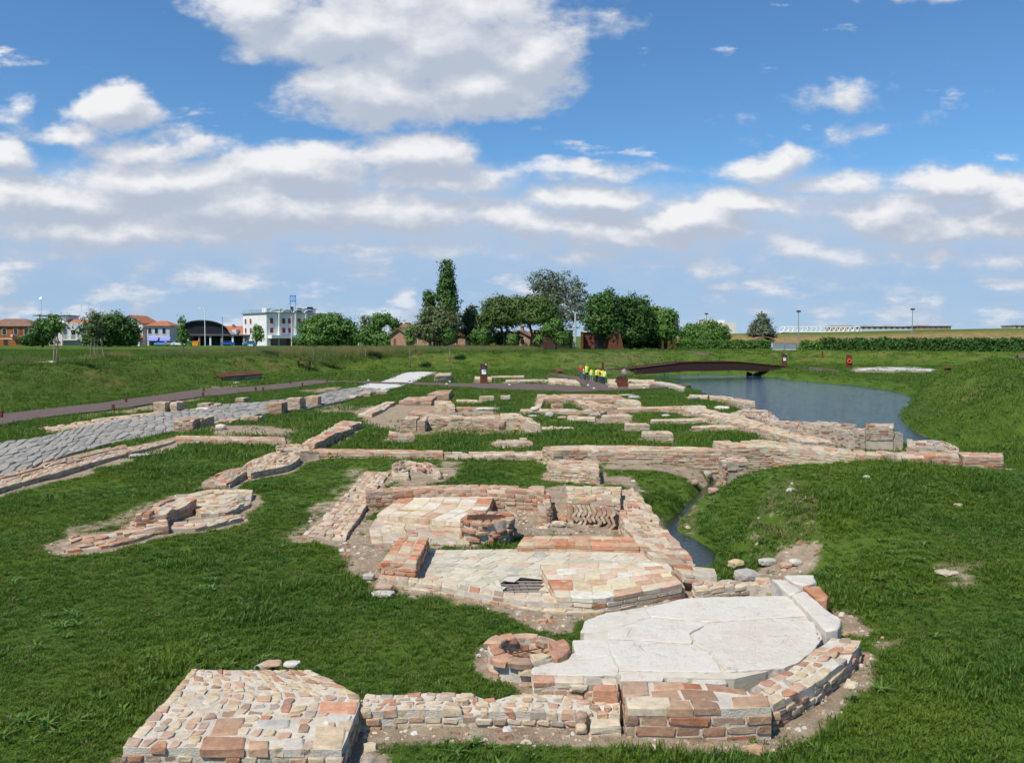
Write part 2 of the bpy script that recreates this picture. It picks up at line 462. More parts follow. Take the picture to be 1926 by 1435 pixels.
plain('plaster_cream', (0.66, 0.62, 0.50), 0.9, 0.06, 0.6, 0.05, 8, stain=(0.5, 0.47, 0.40), stain_amt=0.35)
plain('plaster_orange', (0.30, 0.105, 0.030), 0.9, 0.10, 0.6, 0.05, 8, stain=(0.20, 0.075, 0.03), stain_amt=0.4)
plain('plaster_grey', (0.48, 0.49, 0.50), 0.9, 0.06, 0.6, 0.05, 8, stain=(0.38, 0.38, 0.38), stain_amt=0.3)
plain('roof_tile', (0.36, 0.135, 0.065), 0.9, 0.22, 2.2, 0.6, 6, stain=(0.22, 0.11, 0.07), stain_amt=0.5)
plain('roof_old', (0.20, 0.115, 0.075), 0.9, 0.2, 2.2, 0.6, 6, stain=(0.12, 0.09, 0.07), stain_amt=0.5)
plain('roof_dark', (0.075, 0.060, 0.052), 0.85, 0.15, 0.8, 0.2, 5)
plain('hangar_front', (0.022, 0.024, 0.030), 0.7, 0.1, 0.8, 0.05, 5)
plain('glass', (0.02, 0.025, 0.035), 0.15, 0.1, 1, 0, 5, spec=0.6)
plain('shutter_red', (0.30, 0.022, 0.025), 0.6, 0.1, 2, 0.1, 20)
plain('shutter_brown', (0.19, 0.055, 0.030), 0.7, 0.1, 2, 0.1, 20)
plain('awning', (0.22, 0.24, 0.66), 0.7, 0.05, 1, 0, 5)
plain('brick_wall', (0.36, 0.215, 0.145), 0.9, 0.16, 3, 0.4, 9, stain=(0.42, 0.30, 0.22), stain_amt=0.5)
plain('ochre_brick', (0.46, 0.30, 0.15), 0.9, 0.12, 2, 0.2, 9)
plain('sign_blue', (0.05, 0.25, 0.60), 0.5, 0.03, 1, 0, 5)
plain('blue_paint', (0.02, 0.11, 0.50), 0.45, 0.05, 1, 0, 5)
plain('sky_paint', (0.10, 0.32, 0.62), 0.4, 0.05, 1, 0, 5)
plain('green_paint', (0.03, 0.17, 0.06), 0.5, 0.05, 1, 0, 5)
plain('orange_paint', (0.70, 0.26, 0.02), 0.5, 0.05, 1, 0, 5)
plain('red_paint', (0.62, 0.035, 0.02), 0.5, 0.05, 1, 0, 5)
plain('lifering', (0.85, 0.10, 0.03), 0.5, 0.05, 1, 0, 5)
plain('grey_metal', (0.26, 0.30, 0.32), 0.5, 0.06, 1, 0.05, 30, metal=0.3)
plain('concrete', (0.44, 0.43, 0.41), 0.9, 0.1, 1.5, 0.2, 30)
plain('levee_dry', (0.36, 0.24, 0.12), 0.95, 0.22, 0.25, 0.4, 1.2)
# ---------------------------------------------------------------- survey of the ruins (sight lines of the edges, level of the top, level of the foot)
# name, label, category, left edge, right edge, top z, foot z, options
W = []


def wall(name, label, cat, left, right, zt, zb=-0.1, group=None, **k):
    W.append(dict(name=name, label=label, cat=cat, L=left, R=right, zt=zt, zb=zb, group=group, **k))


def pier(label, x0, x1, yt, yb, depth, name='brick_pier', cat='pier', group=None, z0=0.0, **k):
    """a free-standing pier given by its front face: foot on level z0, axes along the road grid"""
    a, b = site(x0, yb, z0), site(x1, yb, z0)
    h = (yb - yt) * a[1] / FPX
    sk, zf = k.pop('skew', 0.0), k.pop('foot', z0 - 0.15)
    L_ = [(a[0], a[1]), (a[0] + sk * depth, a[1] + depth)]
    R_ = [(b[0], b[1]), (b[0] + sk * depth, b[1] + depth)]
    W.append(dict(name=name, label=label, cat=cat, Lw=L_, Rw=R_, zt=z0 + h, zb=zf, group=group, **k))


# --- foreground
wall('brick_platform', 'low platform of mixed bricks set in mortar at the front left corner', 'platform',
     [(230, 1404), (280, 1347), (318, 1306), (362, 1257)], [(643, 1409), (668, 1350), (682, 1308), (586, 1258)], 0.26, -0.2, row=0.14, ln=(0.11, 0.22), crazy=0.45, gap=0.017, jit=1.3, erode=0, wob=.02,
     special=[([(380, 1385), (468, 1386), (461, 1409), (372, 1408)], 'brick_brown'), ([(467, 1392), (511, 1392), (508, 1409), (463, 1409)], 'brick_pale'),
              ([(524, 1387), (576, 1387), (574, 1409), (521, 1409)], 'stone_pale'), ([(592, 1364), (655, 1365), (644, 1409), (584, 1407)], 'tile_orange'),
              ([(613, 1342), (667, 1345), (656, 1363), (603, 1361)], 'stone_pale'), ([(600, 1318), (680, 1320), (671, 1342), (594, 1339)], 'tile_orange'),
              ([(405, 1350), (465, 1348), (448, 1383), (391, 1384)], 'brick_brown'), ([(480, 1353), (550, 1352), (548, 1368), (476, 1370)], 'stone_pale')])
wall('low_brick_wall', 'low two-course wall running from the front platform to the large brick block', 'wall',
     [(684, 1304), (800, 1303), (940, 1304), (1072, 1305), (1166, 1311)], [(672, 1336), (800, 1335), (940, 1337), (1072, 1340), (1170, 1341)], 0.20, -0.1, row=0.13, ln=(0.11, 0.22), gap=0.02, crazy=.4, jit=1.3, erode=.05)
wall('brick_block', 'large brown brick block at the front end of the curved wall', 'block',
     [(1166, 1279), (1250, 1281), (1345, 1284), (1440, 1304)], [(1178, 1331), (1270, 1333), (1370, 1332), (1454, 1328)], 0.36, -0.1, row=0.2, ln=(0.2, 0.45), mat='brick_brown',
     erode=0, wob=.015, course=0.115, cln=(0.22, 0.5), special=[([(1167, 1280), (1220, 1280), (1224, 1308), (1170, 1310)], 'brick_brown'), ([(1225, 1282), (1290, 1282), (1293, 1297), (1228, 1298)], 'tile_orange'),
     ([(1180, 1311), (1264, 1311), (1266, 1332), (1179, 1331)], 'brick_pale'), ([(1372, 1310), (1446, 1308), (1452, 1328), (1378, 1331)], 'brick_brown')])
wall('curved_brick_wall', 'curved wall of rounded bricks sweeping around the white marble floor', 'wall',
     [(1404, 1292), (1440, 1272), (1478, 1257), (1506, 1242), (1538, 1217), (1560, 1198)], [(1450, 1328), (1507, 1305), (1545, 1281), (1580, 1255), (1612, 1224), (1622, 1204)], 0.26, -0.1,
     row=0.17, ln=(0.13, 0.26), crazy=0.45, gap=0.02, jit=1.4, erode=.04)
wall('pale_brick_course', 'short pale brick course between the well and the brown block', 'wall',
     [(1001, 1268), (1080, 1270), (1162, 1274)], [(1003, 1282), (1080, 1284), (1164, 1288)], 0.24, -0.1, erode=0, wob=.012, row=0.2, ln=(0.18, 0.34), mat='brick_pale', course=0.14)
wall('bleached_brick_block', 'bleached orange brick block standing before the low front wall', 'block',
     [(1113, 1341), (1166, 1341)], [(1108, 1366), (1171, 1365)], 0.14, -0.1, erode=0, wob=.012, row=0.3, ln=(0.3, 0.5), mat='tile_pale')
wall('orange_brick_slab', 'broken orange brick slab lying beside the brown block', 'block',
     [(1113, 1285), (1164, 1287)], [(1112, 1297), (1163, 1299)], 0.34, 0.1, erode=0, wob=.012, row=0.4, ln=(0.5, 0.7), mat='brick_red')
# --- terraces of the bath
wall('stone_terrace', 'weathered pale stone terrace floor around the iron grate', 'floor',
     [(800, 1034), (900, 1033), (1000, 1031), (1100, 1031), (1200, 1034), (1250, 1052), (1282, 1092)], [(716, 1080), (795, 1088), (880, 1102), (980, 1120), (1060, 1126), (1130, 1127), (1282, 1098)], 0.1, -0.1,
     erode=0, wob=.012, row=0.34, ln=(0.25, 0.5), mat='tile_white', crazy=0.3, gap=0.005, jit=0.12, mortar='lime_floor', hole=[(934, 1082), (1022, 1082), (1040, 1122), (948, 1122)])
wall('tile_floor', 'raised terracotta tile floor with white lime patches beside the grate', 'floor',
     [(1015, 1061), (1130, 1058), (1238, 1057)], [(1046, 1121), (1128, 1126), (1284, 1097)], 0.27, 0.0, erode=0, wob=.012, row=0.29, ln=(0.26, 0.46), mat='tile_pale', gap=0.005, jit=0.12)
wall('curved_stone_rim', 'upper curved rim of mixed stones in front of the grate', 'wall',
     [(712, 1078), (795, 1087), (880, 1101), (980, 1117), (1060, 1121), (1130, 1120), (1197, 1107), (1284, 1094)], [(712, 1086), (793, 1096), (876, 1112), (980, 1129), (1060, 1134), (1132, 1134), (1200, 1119), (1287, 1104)], 0.17, -0.05,
     erode=0, wob=.012, row=0.3, ln=(0.14, 0.3), crazy=0.3)
wall('lower_curved_rim', 'lower curved course of stones stepping out below the rim', 'wall',
     [(722, 1091), (850, 1108), (930, 1124), (991, 1134), (1060, 1141), (1128, 1140), (1200, 1127), (1286, 1109)], [(722, 1098), (848, 1118), (928, 1133), (990, 1144), (1060, 1152), (1130, 1152), (1204, 1136), (1290, 1116)], 0.06, -0.1,
     erode=0, wob=.012, row=0.3, ln=(0.16, 0.34), mat='brick_pale', crazy=0.3, drop=0.06)
wall('orange_tile_row', 'row of big orange bricks stepping up behind the terrace', 'wall',
     [(985, 1008), (1080, 1007), (1190, 1009)], [(972, 1024), (1080, 1024), (1202, 1027)], 0.24, 0.0, erode=0, wob=.012, row=0.3, ln=(0.28, 0.44), mat='tile_orange', course=0.12, cln=(0.28, 0.45), gap=0.008, jit=.4)
wall('brick_block', 'tall brick block with a dark shaded side left of the terrace', 'block',
     [(749, 1010), (717, 1056)], [(807, 1010), (783, 1060)], 0.4, -0.05, erode=0, wob=.012, row=0.24, ln=(0.16, 0.34), mat='tile_orange')
wall('tile_floor', 'raised floor of large cream and orange tiles with thick front edge', 'floor',
     [(760, 928), (735, 948), (708, 967)], [(928, 933), (919, 957), (866, 981)], 0.20, 0.04, erode=0, wob=.012, row=0.44, ln=(0.26, 0.36), mat='tile_pale', gap=0.006, jit=0.12, thick=0.12, maxcourse=1)
wall('brick_foundation', 'whitish rubble foundation under the large tile floor', 'foundation',
     [(703, 975), (690, 1000), (700, 1020)], [(872, 988), (880, 1005), (884, 1024)], 0.035, -0.1, row=0.3, ln=(0.18, 0.4), mat='brick_pale', drop=0.35, jit=1.4)
wall('brick_wall', 'straight brick wall behind the large tile floor', 'wall',
     [(688, 917), (800, 912), (900, 911), (1026, 914)], [(690, 926), (800, 921), (900, 920), (1024, 925)], 0.4, -0.2, row=0.2, ln=(0.16, 0.3), mat='brick_red', course=0.1)
wall('broken_wall_end', 'ragged broken end of the brick wall above the gravel pit', 'rubble',
     [(1006, 917), (1030, 918)], [(1012, 938), (1038, 942)], 0.38, -0.2, erode=.4, wob=.07, row=0.2, ln=(0.14, 0.3), crazy=0.6, jit=1.6, ragged=0.09, mat='brick_brown')
wall('brick_paving', 'wide slanting band of flat bricks left of the large tile floor', 'wall',
     [(568, 1008), (605, 972), (650, 927), (690, 885)], [(650, 1010), (672, 975), (700, 932), (734, 888)], 0.1, -0.15, row=0.16, ln=(0.16, 0.32), drop=0.06, crazy=0.3)
wall('rubble_stub', 'jagged rubble stub at the far end of the slanting brick band', 'rubble',
     [(736, 872), (762, 863), (792, 863), (828, 876)], [(738, 884), (770, 879), (800, 882), (830, 886)], 0.32, -0.1, erode=.4, wob=.07, row=0.2, ln=(0.16, 0.3), crazy=0.5, jit=1.4, ragged=0.06)
wall('brick_step', 'two low brick lumps below the jagged rubble stub', 'step',
     [(736, 886), (768, 886)], [(736, 893), (772, 894)], 0.2, -0.1, row=0.3, ln=(0.25, 0.45), mat='brick_pale')
wall('brick_stub', 'square brick stub with undercut corner before the long wall', 'block',
     [(1028, 867), (1062, 864), (1128, 866)], [(1034, 880), (1080, 883), (1128, 888)], 0.42, 0.0, row=0.2, ln=(0.16, 0.3), crazy=0.3, jit=1.3)
wall('herringbone_wall', 'brick wall with herringbone masonry facing the gravel pit', 'wall',
     [(1064, 914), (1120, 914), (1168, 914)], [(1068, 936), (1120, 938), (1166, 942)], 0.42, -0.2, row=0.2, ln=(0.16, 0.3), mat='brick_pale', maxcourse=2)
wall('brick_paving', 'wide slanting band of flat bricks right of the gravel pit', 'wall',
     [(1169, 915), (1170, 945), (1164, 970), (1182, 1000), (1202, 1028), (1228, 1046)], [(1190, 915), (1218, 946), (1240, 975), (1262, 1003), (1286, 1032), (1306, 1054)], 0.22, -0.55, row=0.17, ln=(0.18, 0.34), crazy=0.4)
wall('culvert_slab', 'brick slab bridging the dark culvert mouth right of the tile floor', 'culvert',
     [(1262, 1063), (1300, 1064), (1345, 1068)], [(1282, 1078), (1310, 1082), (1350, 1084)], 0.26, 0.10, erode=0, wob=.012, row=0.3, ln=(0.25, 0.4), mat='quay_stone', floating=True)
wall('culvert_cheek', 'small brick cheek left of the culvert mouth', 'culvert',
     [(1266, 1073), (1306, 1075)], [(1282, 1092), (1312, 1094)], 0.08, -0.5, row=0.3, ln=(0.2, 0.3), mat='quay_stone')
wall('rubble_edge', 'line of tumbled stones behind the marble floor', 'rubble',
     [(1300, 1098), (1350, 1092), (1400, 1084), (1448, 1086)], [(1306, 1112), (1360, 1106), (1410, 1100), (1452, 1104)], 0.16, -0.1, row=0.2, ln=(0.16, 0.34), crazy=0.6, jit=1.6, drop=0.1)
# --- rubble foundations on the left
wall('rubble_footing', 'flat rubble tongue at the lower end of the left foundations', 'rubble',
     [(104, 1022), (145, 1003), (190, 998), (233, 994), (296, 991)], [(132, 1034), (200, 1027), (230, 1020), (254, 1014), (296, 999)], 0.10, -0.15, erode=.4, wob=.07, row=0.2, ln=(0.16, 0.36), crazy=0.5, jit=1.3, mat='brick_red', drop=0.05)
wall('brick_block', 'slanting brick block with a black shaded side in the left foundations', 'block',
     [(252, 968), (300, 942), (326, 936)], [(311, 962), (345, 947), (372, 938)], 0.38, -0.05, row=0.18, ln=(0.16, 0.36), mat='brick_red')
wall('rubble_step', 'stepped rubble rising to the slanting brick block on the left', 'rubble',
     [(246, 974), (280, 971), (312, 972)], [(234, 990), (280, 992), (322, 988)], 0.22, -0.1, erode=.4, wob=.07, row=0.18, ln=(0.15, 0.3), crazy=0.4, jit=1.3)
wall('rubble_footing', 'broad low brick footing right of the slanting block', 'rubble',
     [(326, 926), (400, 920), (478, 921)], [(376, 966), (425, 964), (472, 944)], 0.16, -0.1, row=0.2, ln=(0.16, 0.34), crazy=0.4, jit=1.2, mat='brick_pale', drop=0.04)
wall('rubble_footing', 'ragged front course of the left foundations', 'rubble',
     [(300, 984), (372, 978), (446, 964)], [(296, 997), (372, 992), (456, 974)], 0.10, -0.15, erode=.4, wob=.07, row=0.22, ln=(0.16, 0.34), crazy=0.6, jit=1.6, drop=0.12, mat='brick_pale')
wall('brick_stub', 'low stepped brick stub beyond the left foundations', 'block',
     [(398, 896), (425, 883), (462, 877)], [(380, 908), (430, 908), (464, 886)], 0.22, -0.1, row=0.2, ln=(0.16, 0.34), mat='brick_red')
wall('brick_wall', 'slanting brick wall leading up to the wall crossing', 'wall',
     [(444, 882), (480, 862), (510, 851), (546, 846)], [(470, 889), (515, 881), (548, 874), (566, 858)], 0.22, -0.1, row=0.22, ln=(0.18, 0.36))
wall('wall_crossing', 'heap of bricks where the left walls cross', 'rubble',
     [(518, 838), (540, 830), (570, 836)], [(522, 850), (548, 848), (600, 846)], 0.36, -0.1, erode=.4, wob=.07, row=0.2, ln=(0.18, 0.36), crazy=0.5, jit=1.4, ragged=0.08)
wall('brick_wall', 'low red brick wall at the foot of the road pier', 'wall',
     [(332, 819), (430, 820), (536, 822)], [(330, 826), (430, 827), (538, 829)], 0.22, -0.1, row=0.3, ln=(0.2, 0.4), mat='brick_red')
wall('kerb_wall', 'long slanting kerb wall below the basalt road with a dark side', 'wall',
     [(-190, 960), (-40, 913), (0, 900), (100, 873), (200, 848), (326, 824)], [(-190, 978), (-40, 929), (0, 917), (100, 890), (200, 862), (331, 829)], 0.15, -0.1, row=0.24, ln=(0.2, 0.42))
wall('kerb_wall', 'upper brick course along the near edge of the basalt road', 'wall',
     [(-190, 948), (-40, 902), (0, 891), (100, 866), (180, 846), (236, 835)], [(-190, 957), (-40, 911), (0, 899), (100, 873), (180, 852), (240, 840)], 0.2, 0.0, row=0.3, ln=(0.2, 0.42), mat='brick_red', crazy=0.3)
wall('kerb_wall', 'thin brick kerb along the far edge of the basalt road', 'wall',
     [(70, 805), (120, 797), (200, 785), (310, 773)], [(98, 813), (160, 801), (240, 788), (318, 776)], 0.1, -0.1, row=0.3, ln=(0.2, 0.42))
# --- long wall of the court
wall('long_wall', 'left stretch of the long low wall across the site', 'wall',
     [(575, 842), (640, 844), (730, 845), (833, 847)], [(600, 851), (680, 851), (760, 852), (833, 853)], 0.2, -0.1, row=0.25, ln=(0.2, 0.4), mat='brick_red')
wall('long_wall', 'middle stretch of the long wall, one step lower', 'wall',
     [(833, 850), (900, 849), (980, 848), (1060, 848)], [(833, 856), (900, 856), (980, 856), (1060, 858)], 0.14, -0.1, row=0.25, ln=(0.2, 0.4))
wall('long_wall', 'high stretch of the long wall with an undercut before the ditch', 'wall',
     [(1020, 840), (1076, 837), (1140, 837), (1240, 839), (1344, 841)], [(1040, 847), (1080, 846), (1150, 846), (1250, 847), (1380, 849)], 0.5, -0.25, row=0.3, ln=(0.22, 0.44), undercut=(0.35, 0.62), hole_px=(1342, 1384))
wall('long_wall', 'tall pale stretch of the long wall above the culvert', 'wall',
     [(1340, 829), (1434, 826), (1520, 836), (1600, 844)], [(1376, 841), (1450, 840), (1530, 847), (1612, 854)], 0.7, -0.4, row=0.3, ln=(0.24, 0.5), mat='brick_pale')
wall('long_wall', 'right end stretch of the long wall behind the grass mound', 'wall',
     [(1604, 846), (1690, 848), (1800, 850)], [(1612, 855), (1700, 857), (1806, 858)], 0.72, -0.1, row=0.3, ln=(0.24, 0.5), mat='brick_red')
wall('brick_pier', 'square red brick pier at the right end of the long wall', 'pier',
     [(1800, 850), (1886, 851)], [(1815, 859), (1890, 859)], 0.70, -0.1, row=0.3, ln=(0.24, 0.45), mat='brick_red')
wall('slanting_wall', 'slanting wall joining the long wall from the far court', 'wall',
     [(1262, 764), (1350, 787), (1440, 811), (1520, 832)], [(1302, 763), (1385, 781), (1480, 807), (1570, 831)], 0.32, -0.1, row=0.35, ln=(0.24, 0.5), mat='brick_pale')
wall('brick_buttress', 'rough broken buttress leaning on the long wall by the culvert', 'wall',
     [(1352, 858), (1400, 856)], [(1362, 868), (1408, 866)], 0.42, -0.5, row=0.3, ln=(0.2, 0.4), crazy=0.4, jit=1.5, ragged=0.06)
pier('rough brick pier of the quay nearest the slanting wall', 1474, 1540, 797, 820, 1.6, mat='quay_stone', group='quay piers', skew=-0.25, jit=1.5, ragged=0.08, foot=-.8)
pier('rough brick pier of the quay, second from the slanting wall', 1542, 1610, 798, 836, 1.6, mat='quay_stone', group='quay piers', skew=-0.25, jit=1.5, ragged=0.08, foot=-.8)
pier('rough brick pier of the quay nearest the grass mound', 1614, 1700, 812, 846, 1.6, mat='quay_stone', group='quay piers', skew=-0.25, jit=1.5, ragged=0.08, foot=-.8)
wall('pier_cap', 'mossy block on top of the quay pier nearest the grass mound', 'block',
     [(1628, 796), (1680, 796)], [(1628, 800), (1682, 801)], 1.3, 0.75, row=0.4, ln=(0.24, 0.5), mat='quay_stone')
wall('quay_wall', 'broken quay wall between the piers and the grass mound', 'wall',
     [(1704, 825), (1760, 826), (1804, 838)], [(1706, 838), (1760, 842), (1806, 850)], 0.62, -0.5, row=0.4, ln=(0.24, 0.5), mat='quay_stone', jit=1.5, ragged=0.06)
wall('quay_wall', 'stepped quay wall left of the quay piers', 'wall',
     [(1402, 768), (1440, 769), (1472, 790)], [(1372, 776), (1420, 782), (1462, 800)], 0.4, -0.5, row=0.5, ln=(0.3, 0.6), mat='quay_stone', jit=1.5, ragged=0.06)
wall('quay_wall', 'low quay wall at the near corner of the pond', 'wall',
     [(1335, 743), (1366, 745), (1420, 754)], [(1335, 747), (1366, 751), (1420, 761)], 0.25, -0.5, row=0.5, ln=(0.3, 0.6), jit=1.3)
# --- middle court, far from the camera
wall('sloping_wall', 'broken wall with a sheared right side rising from the wall crossing', 'wall',
     [(568, 833), (605, 811), (643, 791)], [(592, 835), (640, 811), (680, 793)], 0.4, -0.1, row=0.3, ln=(0.24, 0.45), mat='brick_red', jit=1.2)
wall('court_wall', 'longest brick wall in the middle of the court', 'wall',
     [(800, 780), (870, 780), (940, 780)], [(800, 787), (870, 787), (945, 788)], 0.55, -0.1, row=0.3, ln=(0.25, 0.5))
wall('court_wall', 'stepped right end of the longest court wall', 'wall',
     [(940, 777), (975, 777), (1000, 786)], [(940, 787), (975, 787), (1014, 795)], 0.58, -0.1, row=0.4, ln=(0.25, 0.5), mat='brick_pale')
pier('square pier at the left end of the longest court wall', 755, 784, 788, 812, 1.6, cat='pier', name='brick_pier')
pier('narrow pier beside the left end of the longest court wall', 787, 799, 788, 812, 1.8, cat='pier', name='brick_pier')
wall('rubble_stub', 'low rubble stub in front of the square court pier', 'rubble',
     [(730, 809), (775, 809)], [(728, 818), (780, 818)], 0.3, -0.1, row=0.3, ln=(0.25, 0.45), jit=1.5, ragged=0.05, mat='brick_red')
wall('rubble_heap', 'small heap of bricks alone on the court grass', 'rubble',
     [(938, 822), (990, 821)], [(930, 832), (1000, 832)], 0.22, -0.1, row=0.3, ln=(0.2, 0.4), jit=1.6, ragged=0.08, crazy=0.5)
pier('free-standing brick block on the court grass, left of a pair', 1178, 1222, 799, 814, 0.9, name='brick_block', cat='block', mat='brick_pale')
pier('free-standing brick block on the court grass, right of a pair', 1214, 1266, 815, 832, 1.0, name='brick_block', cat='block', mat='brick_pale')
wall('court_wall', 'low wall line behind the longest court wall', 'wall',
     [(980, 769), (1040, 769), (1112, 769)], [(980, 773), (1040, 773), (1114, 774)], 0.22, -0.1, row=0.4, ln=(0.3, 0.6))
pier('little red brick block on the low wall line', 1038, 1060, 761, 771, 0.8, name='brick_block', cat='block', mat='brick_red')
pier('stepped brick block where two court walls meet', 1124, 1160, 765, 782, 2.0, name='brick_block', cat='block')
pier('lower front step of the stepped brick block', 1136, 1188, 783, 796, 1.4, name='brick_step', cat='step', mat='brick_pale')
wall('court_wall', 'thin court wall running right from the stepped block', 'wall',
     [(1160, 765), (1215, 765), (1268, 764)], [(1160, 769), (1215, 769), (1274, 769)], 0.24, -0.1, row=0.4, ln=(0.3, 0.6))
wall('court_wall', 'low wall remnant on the court grass, nearer the longest wall', 'wall',
     [(1224, 789), (1270, 787), (1326, 786)], [(1224, 792), (1272, 791), (1332, 790)], 0.2, -0.1, row=0.4, ln=(0.3, 0.6), mat='brick_pale')
wall('court_wall', 'low wall remnant on the court grass touching the slanting wall', 'wall',
     [(1302, 801), (1340, 799), (1372, 798)], [(1300, 805), (1342, 803), (1384, 803)], 0.22, -0.1, row=0.4, ln=(0.3, 0.6), mat='brick_pale')
wall('court_wall', 'back wall of the far court with a long flat top', 'wall',
     [(1012, 741), (1080, 741), (1160, 742)], [(1010, 748), (1080, 749), (1176, 749)], 0.3, -0.1, row=0.5, ln=(0.35, 0.7), mat='brick_red')
wall('court_wall', 'short slanting wall from the back wall to the stepped block', 'wall',
     [(1080, 752), (1104, 763), (1128, 774)], [(1108, 751), (1136, 762), (1158, 770)], 0.3, -0.1, row=0.5, ln=(0.35, 0.7))
wall('court_wall', 'broken wall pieces right of the back wall', 'wall',
     [(1160, 749), (1200, 752), (1206, 757)], [(1158, 756), (1190, 759), (1206, 761)], 0.3, -0.1, row=0.5, ln=(0.35, 0.7), mat='brick_pale')
wall('court_wall', 'stepped wall top nearest the walkway', 'wall',
     [(826, 734), (851, 733)], [(802, 741), (846, 741)], 0.45, -0.1, row=0.5, ln=(0.3, 0.6), mat='brick_red')
wall('court_wall', 'stepped wall below the top one nearest the walkway', 'wall',
     [(770, 746), (822, 745)], [(752, 753), (812, 753)], 0.38, -0.1, row=0.5, ln=(0.3, 0.6), mat='brick_red')
wall('court_wall', 'short wall ending in a dark edge left of the far court', 'wall',
     [(818, 753), (848, 754)], [(816, 760), (856, 762)], 0.42, -0.1, row=0.5, ln=(0.3, 0.6))
wall('court_wall', 'short wall behind the square court pier', 'wall',
     [(776, 772), (815, 771)], [(768, 778), (816, 778)], 0.38, -0.1, row=0.5, ln=(0.3, 0.6), mat='brick_red')
wall('court_wall', 'low stones at the head of the slanting wall', 'wall',
     [(1288, 762), (1326, 761)], [(1290, 767), (1330, 767)], 0.2, -0.1, row=0.5, ln=(0.35, 0.7), mat='brick_pale')
wall('court_wall', 'low stone line between the slanting wall and the pond corner', 'wall',
     [(1296, 742), (1334, 743)], [(1294, 746), (1332, 748)], 0.2, -0.1, row=0.5, ln=(0.35, 0.7), mat='brick_pale')
wall('court_wall', 'broken wall line just left of the free-standing pair of blocks', 'wall',
     [(1070, 781), (1120, 782)], [(1066, 785), (1118, 787)], 0.16, -0.1, row=0.5, ln=(0.35, 0.7), mat='brick_pale', erode=.4)
wall('court_wall', 'low rubble line in front of the stepped wall end', 'wall',
     [(1010, 800), (1060, 801)], [(1006, 804), (1056, 806)], 0.12, -0.1, row=0.5, ln=(0.3, 0.6), mat='brick_pale', erode=.4)
wall('court_wall', 'thin footing left of the pair of blocks before the stele', 'wall',
     [(860, 751), (898, 751)], [(858, 754), (898, 755)], 0.14, -0.1, row=0.5, ln=(0.3, 0.6), mat='brick_pale')
wall('court_wall', 'return wall down from the left end of the back wall', 'wall',
     [(1012, 750), (1004, 766)], [(1024, 750), (1018, 766)], 0.22, -0.1, row=0.5, ln=(0.3, 0.6))
wall('brick_ramp', 'flat plank-like brick wall lying on the gravel left of the court', 'wall',
     [(674, 777), (702, 766), (726, 755)], [(700, 778), (725, 766), (744, 755)], 0.2, -0.05, row=0.4, ln=(0.3, 0.6), mat='brick_pale')
pier('low brick block left of a pair before the information stele', 903, 928, 746, 755, 1.0, name='brick_block', cat='block', mat='brick_pale')
pier('small pale brick block right of a pair before the information stele', 941, 959, 745, 752, 0.9, name='brick_block', cat='block', mat='stone_pale')
wall('court_wall', 'thin wall line between the short walls and the white stone beam', 'wall',
     [(858, 765), (888, 765)], [(858, 768), (888, 768)], 0.2, -0.1, row=0.4, ln=(0.3, 0.6), mat='brick_red')
# --- piers beside the road
g = 'piers along the basalt road'
pier('pale brick pier on the far side of the road, left of a pair', 289, 311, 757, 778, 1.0, group=g, mat='brick_pale')
pier('pale brick pier on the far side of the road, right of a pair', 318, 333, 757, 777, 1.3, group=g, mat='brick_pale')
pier('tallest brick pier on the near side of the road', 326, 363, 790, 821, 1.3, group=g, mat='brick_red')
pier('narrow brick pier behind the tallest road pier', 367, 377, 789, 817, 1.9, group=g)
pier('low brick pier with a white stone at its foot', 402, 436, 792, 806, 1.2, group=g, mat='brick_red')
pier('low brick pier on the grass edge right of the white stone', 453, 486, 784, 796, 1.4, group=g)
pier('red brick pier at the road bend, front of three', 502, 531, 758, 780, 1.2, group=g, mat='brick_red')
pier('brick pier at the road bend, middle of three', 541, 566, 749, 772, 1.4, group=g)
pier('brick pier at the road bend, rear of three', 576, 597, 746, 766, 1.4, group=g)
pier('flat brick pier stump, nearest of three beyond the road bend', 648, 667, 746, 751, 1.5, group=g, mat='brick_pale')
pier('flat brick pier stump, middle of three beyond the road bend', 677, 697, 739, 747, 1.8, group=g, mat='brick_pale')
pier('flat brick pier stump, farthest of three beyond the road bend', 707, 727, 736, 742, 1.8, group=g, mat='brick_pale')
pier('small broken pier on the far side of the road behind a white stone', 372, 391, 759, 768, 1.0, group=g)
pier('smaller broken pier right of the one behind the white stone', 396, 408, 760, 768, 0.9, group=g)
pier('farthest small broken pier on the far side of the road', 442, 460, 749, 758, 1.0, group=g)
# --- far low walls by the walkway
wall('far_wall', 'pale wall corner beyond the gravel road', 'wall', [(826, 701), (850, 701)], [(818, 707), (848, 706)], 0.7, -0.1, row=0.7, ln=(0.4, 0.8), mat='brick_pale')
wall('far_wall', 'pale wall line left of the group of visitors', 'wall', [(1030, 711), (1082, 713)], [(1032, 717), (1090, 720)], 0.35, -0.1, row=0.7, ln=(0.4, 0.8), mat='brick_pale')
wall('far_wall', 'thin pale wall line beyond the information stele', 'wall', [(925, 707), (985, 706)], [(925, 709), (985, 709)], 0.25, -0.1, row=0.7, ln=(0.4, 0.8), mat='brick_pale')
wall('far_wall', 'pale footing right behind the information stele', 'wall', [(893, 708), (925, 709)], [(893, 713), (925, 713)], 0.4, -0.1, row=0.7, ln=(0.4, 0.8), mat='brick_pale')
wall('far_wall', 'long pale wall line crossing the grass beyond the walkway', 'wall', [(950, 714), (1030, 713)], [(950, 717), (1032, 716)], 0.25, -0.1, row=0.7, ln=(0.4, 0.8), mat='brick_pale')
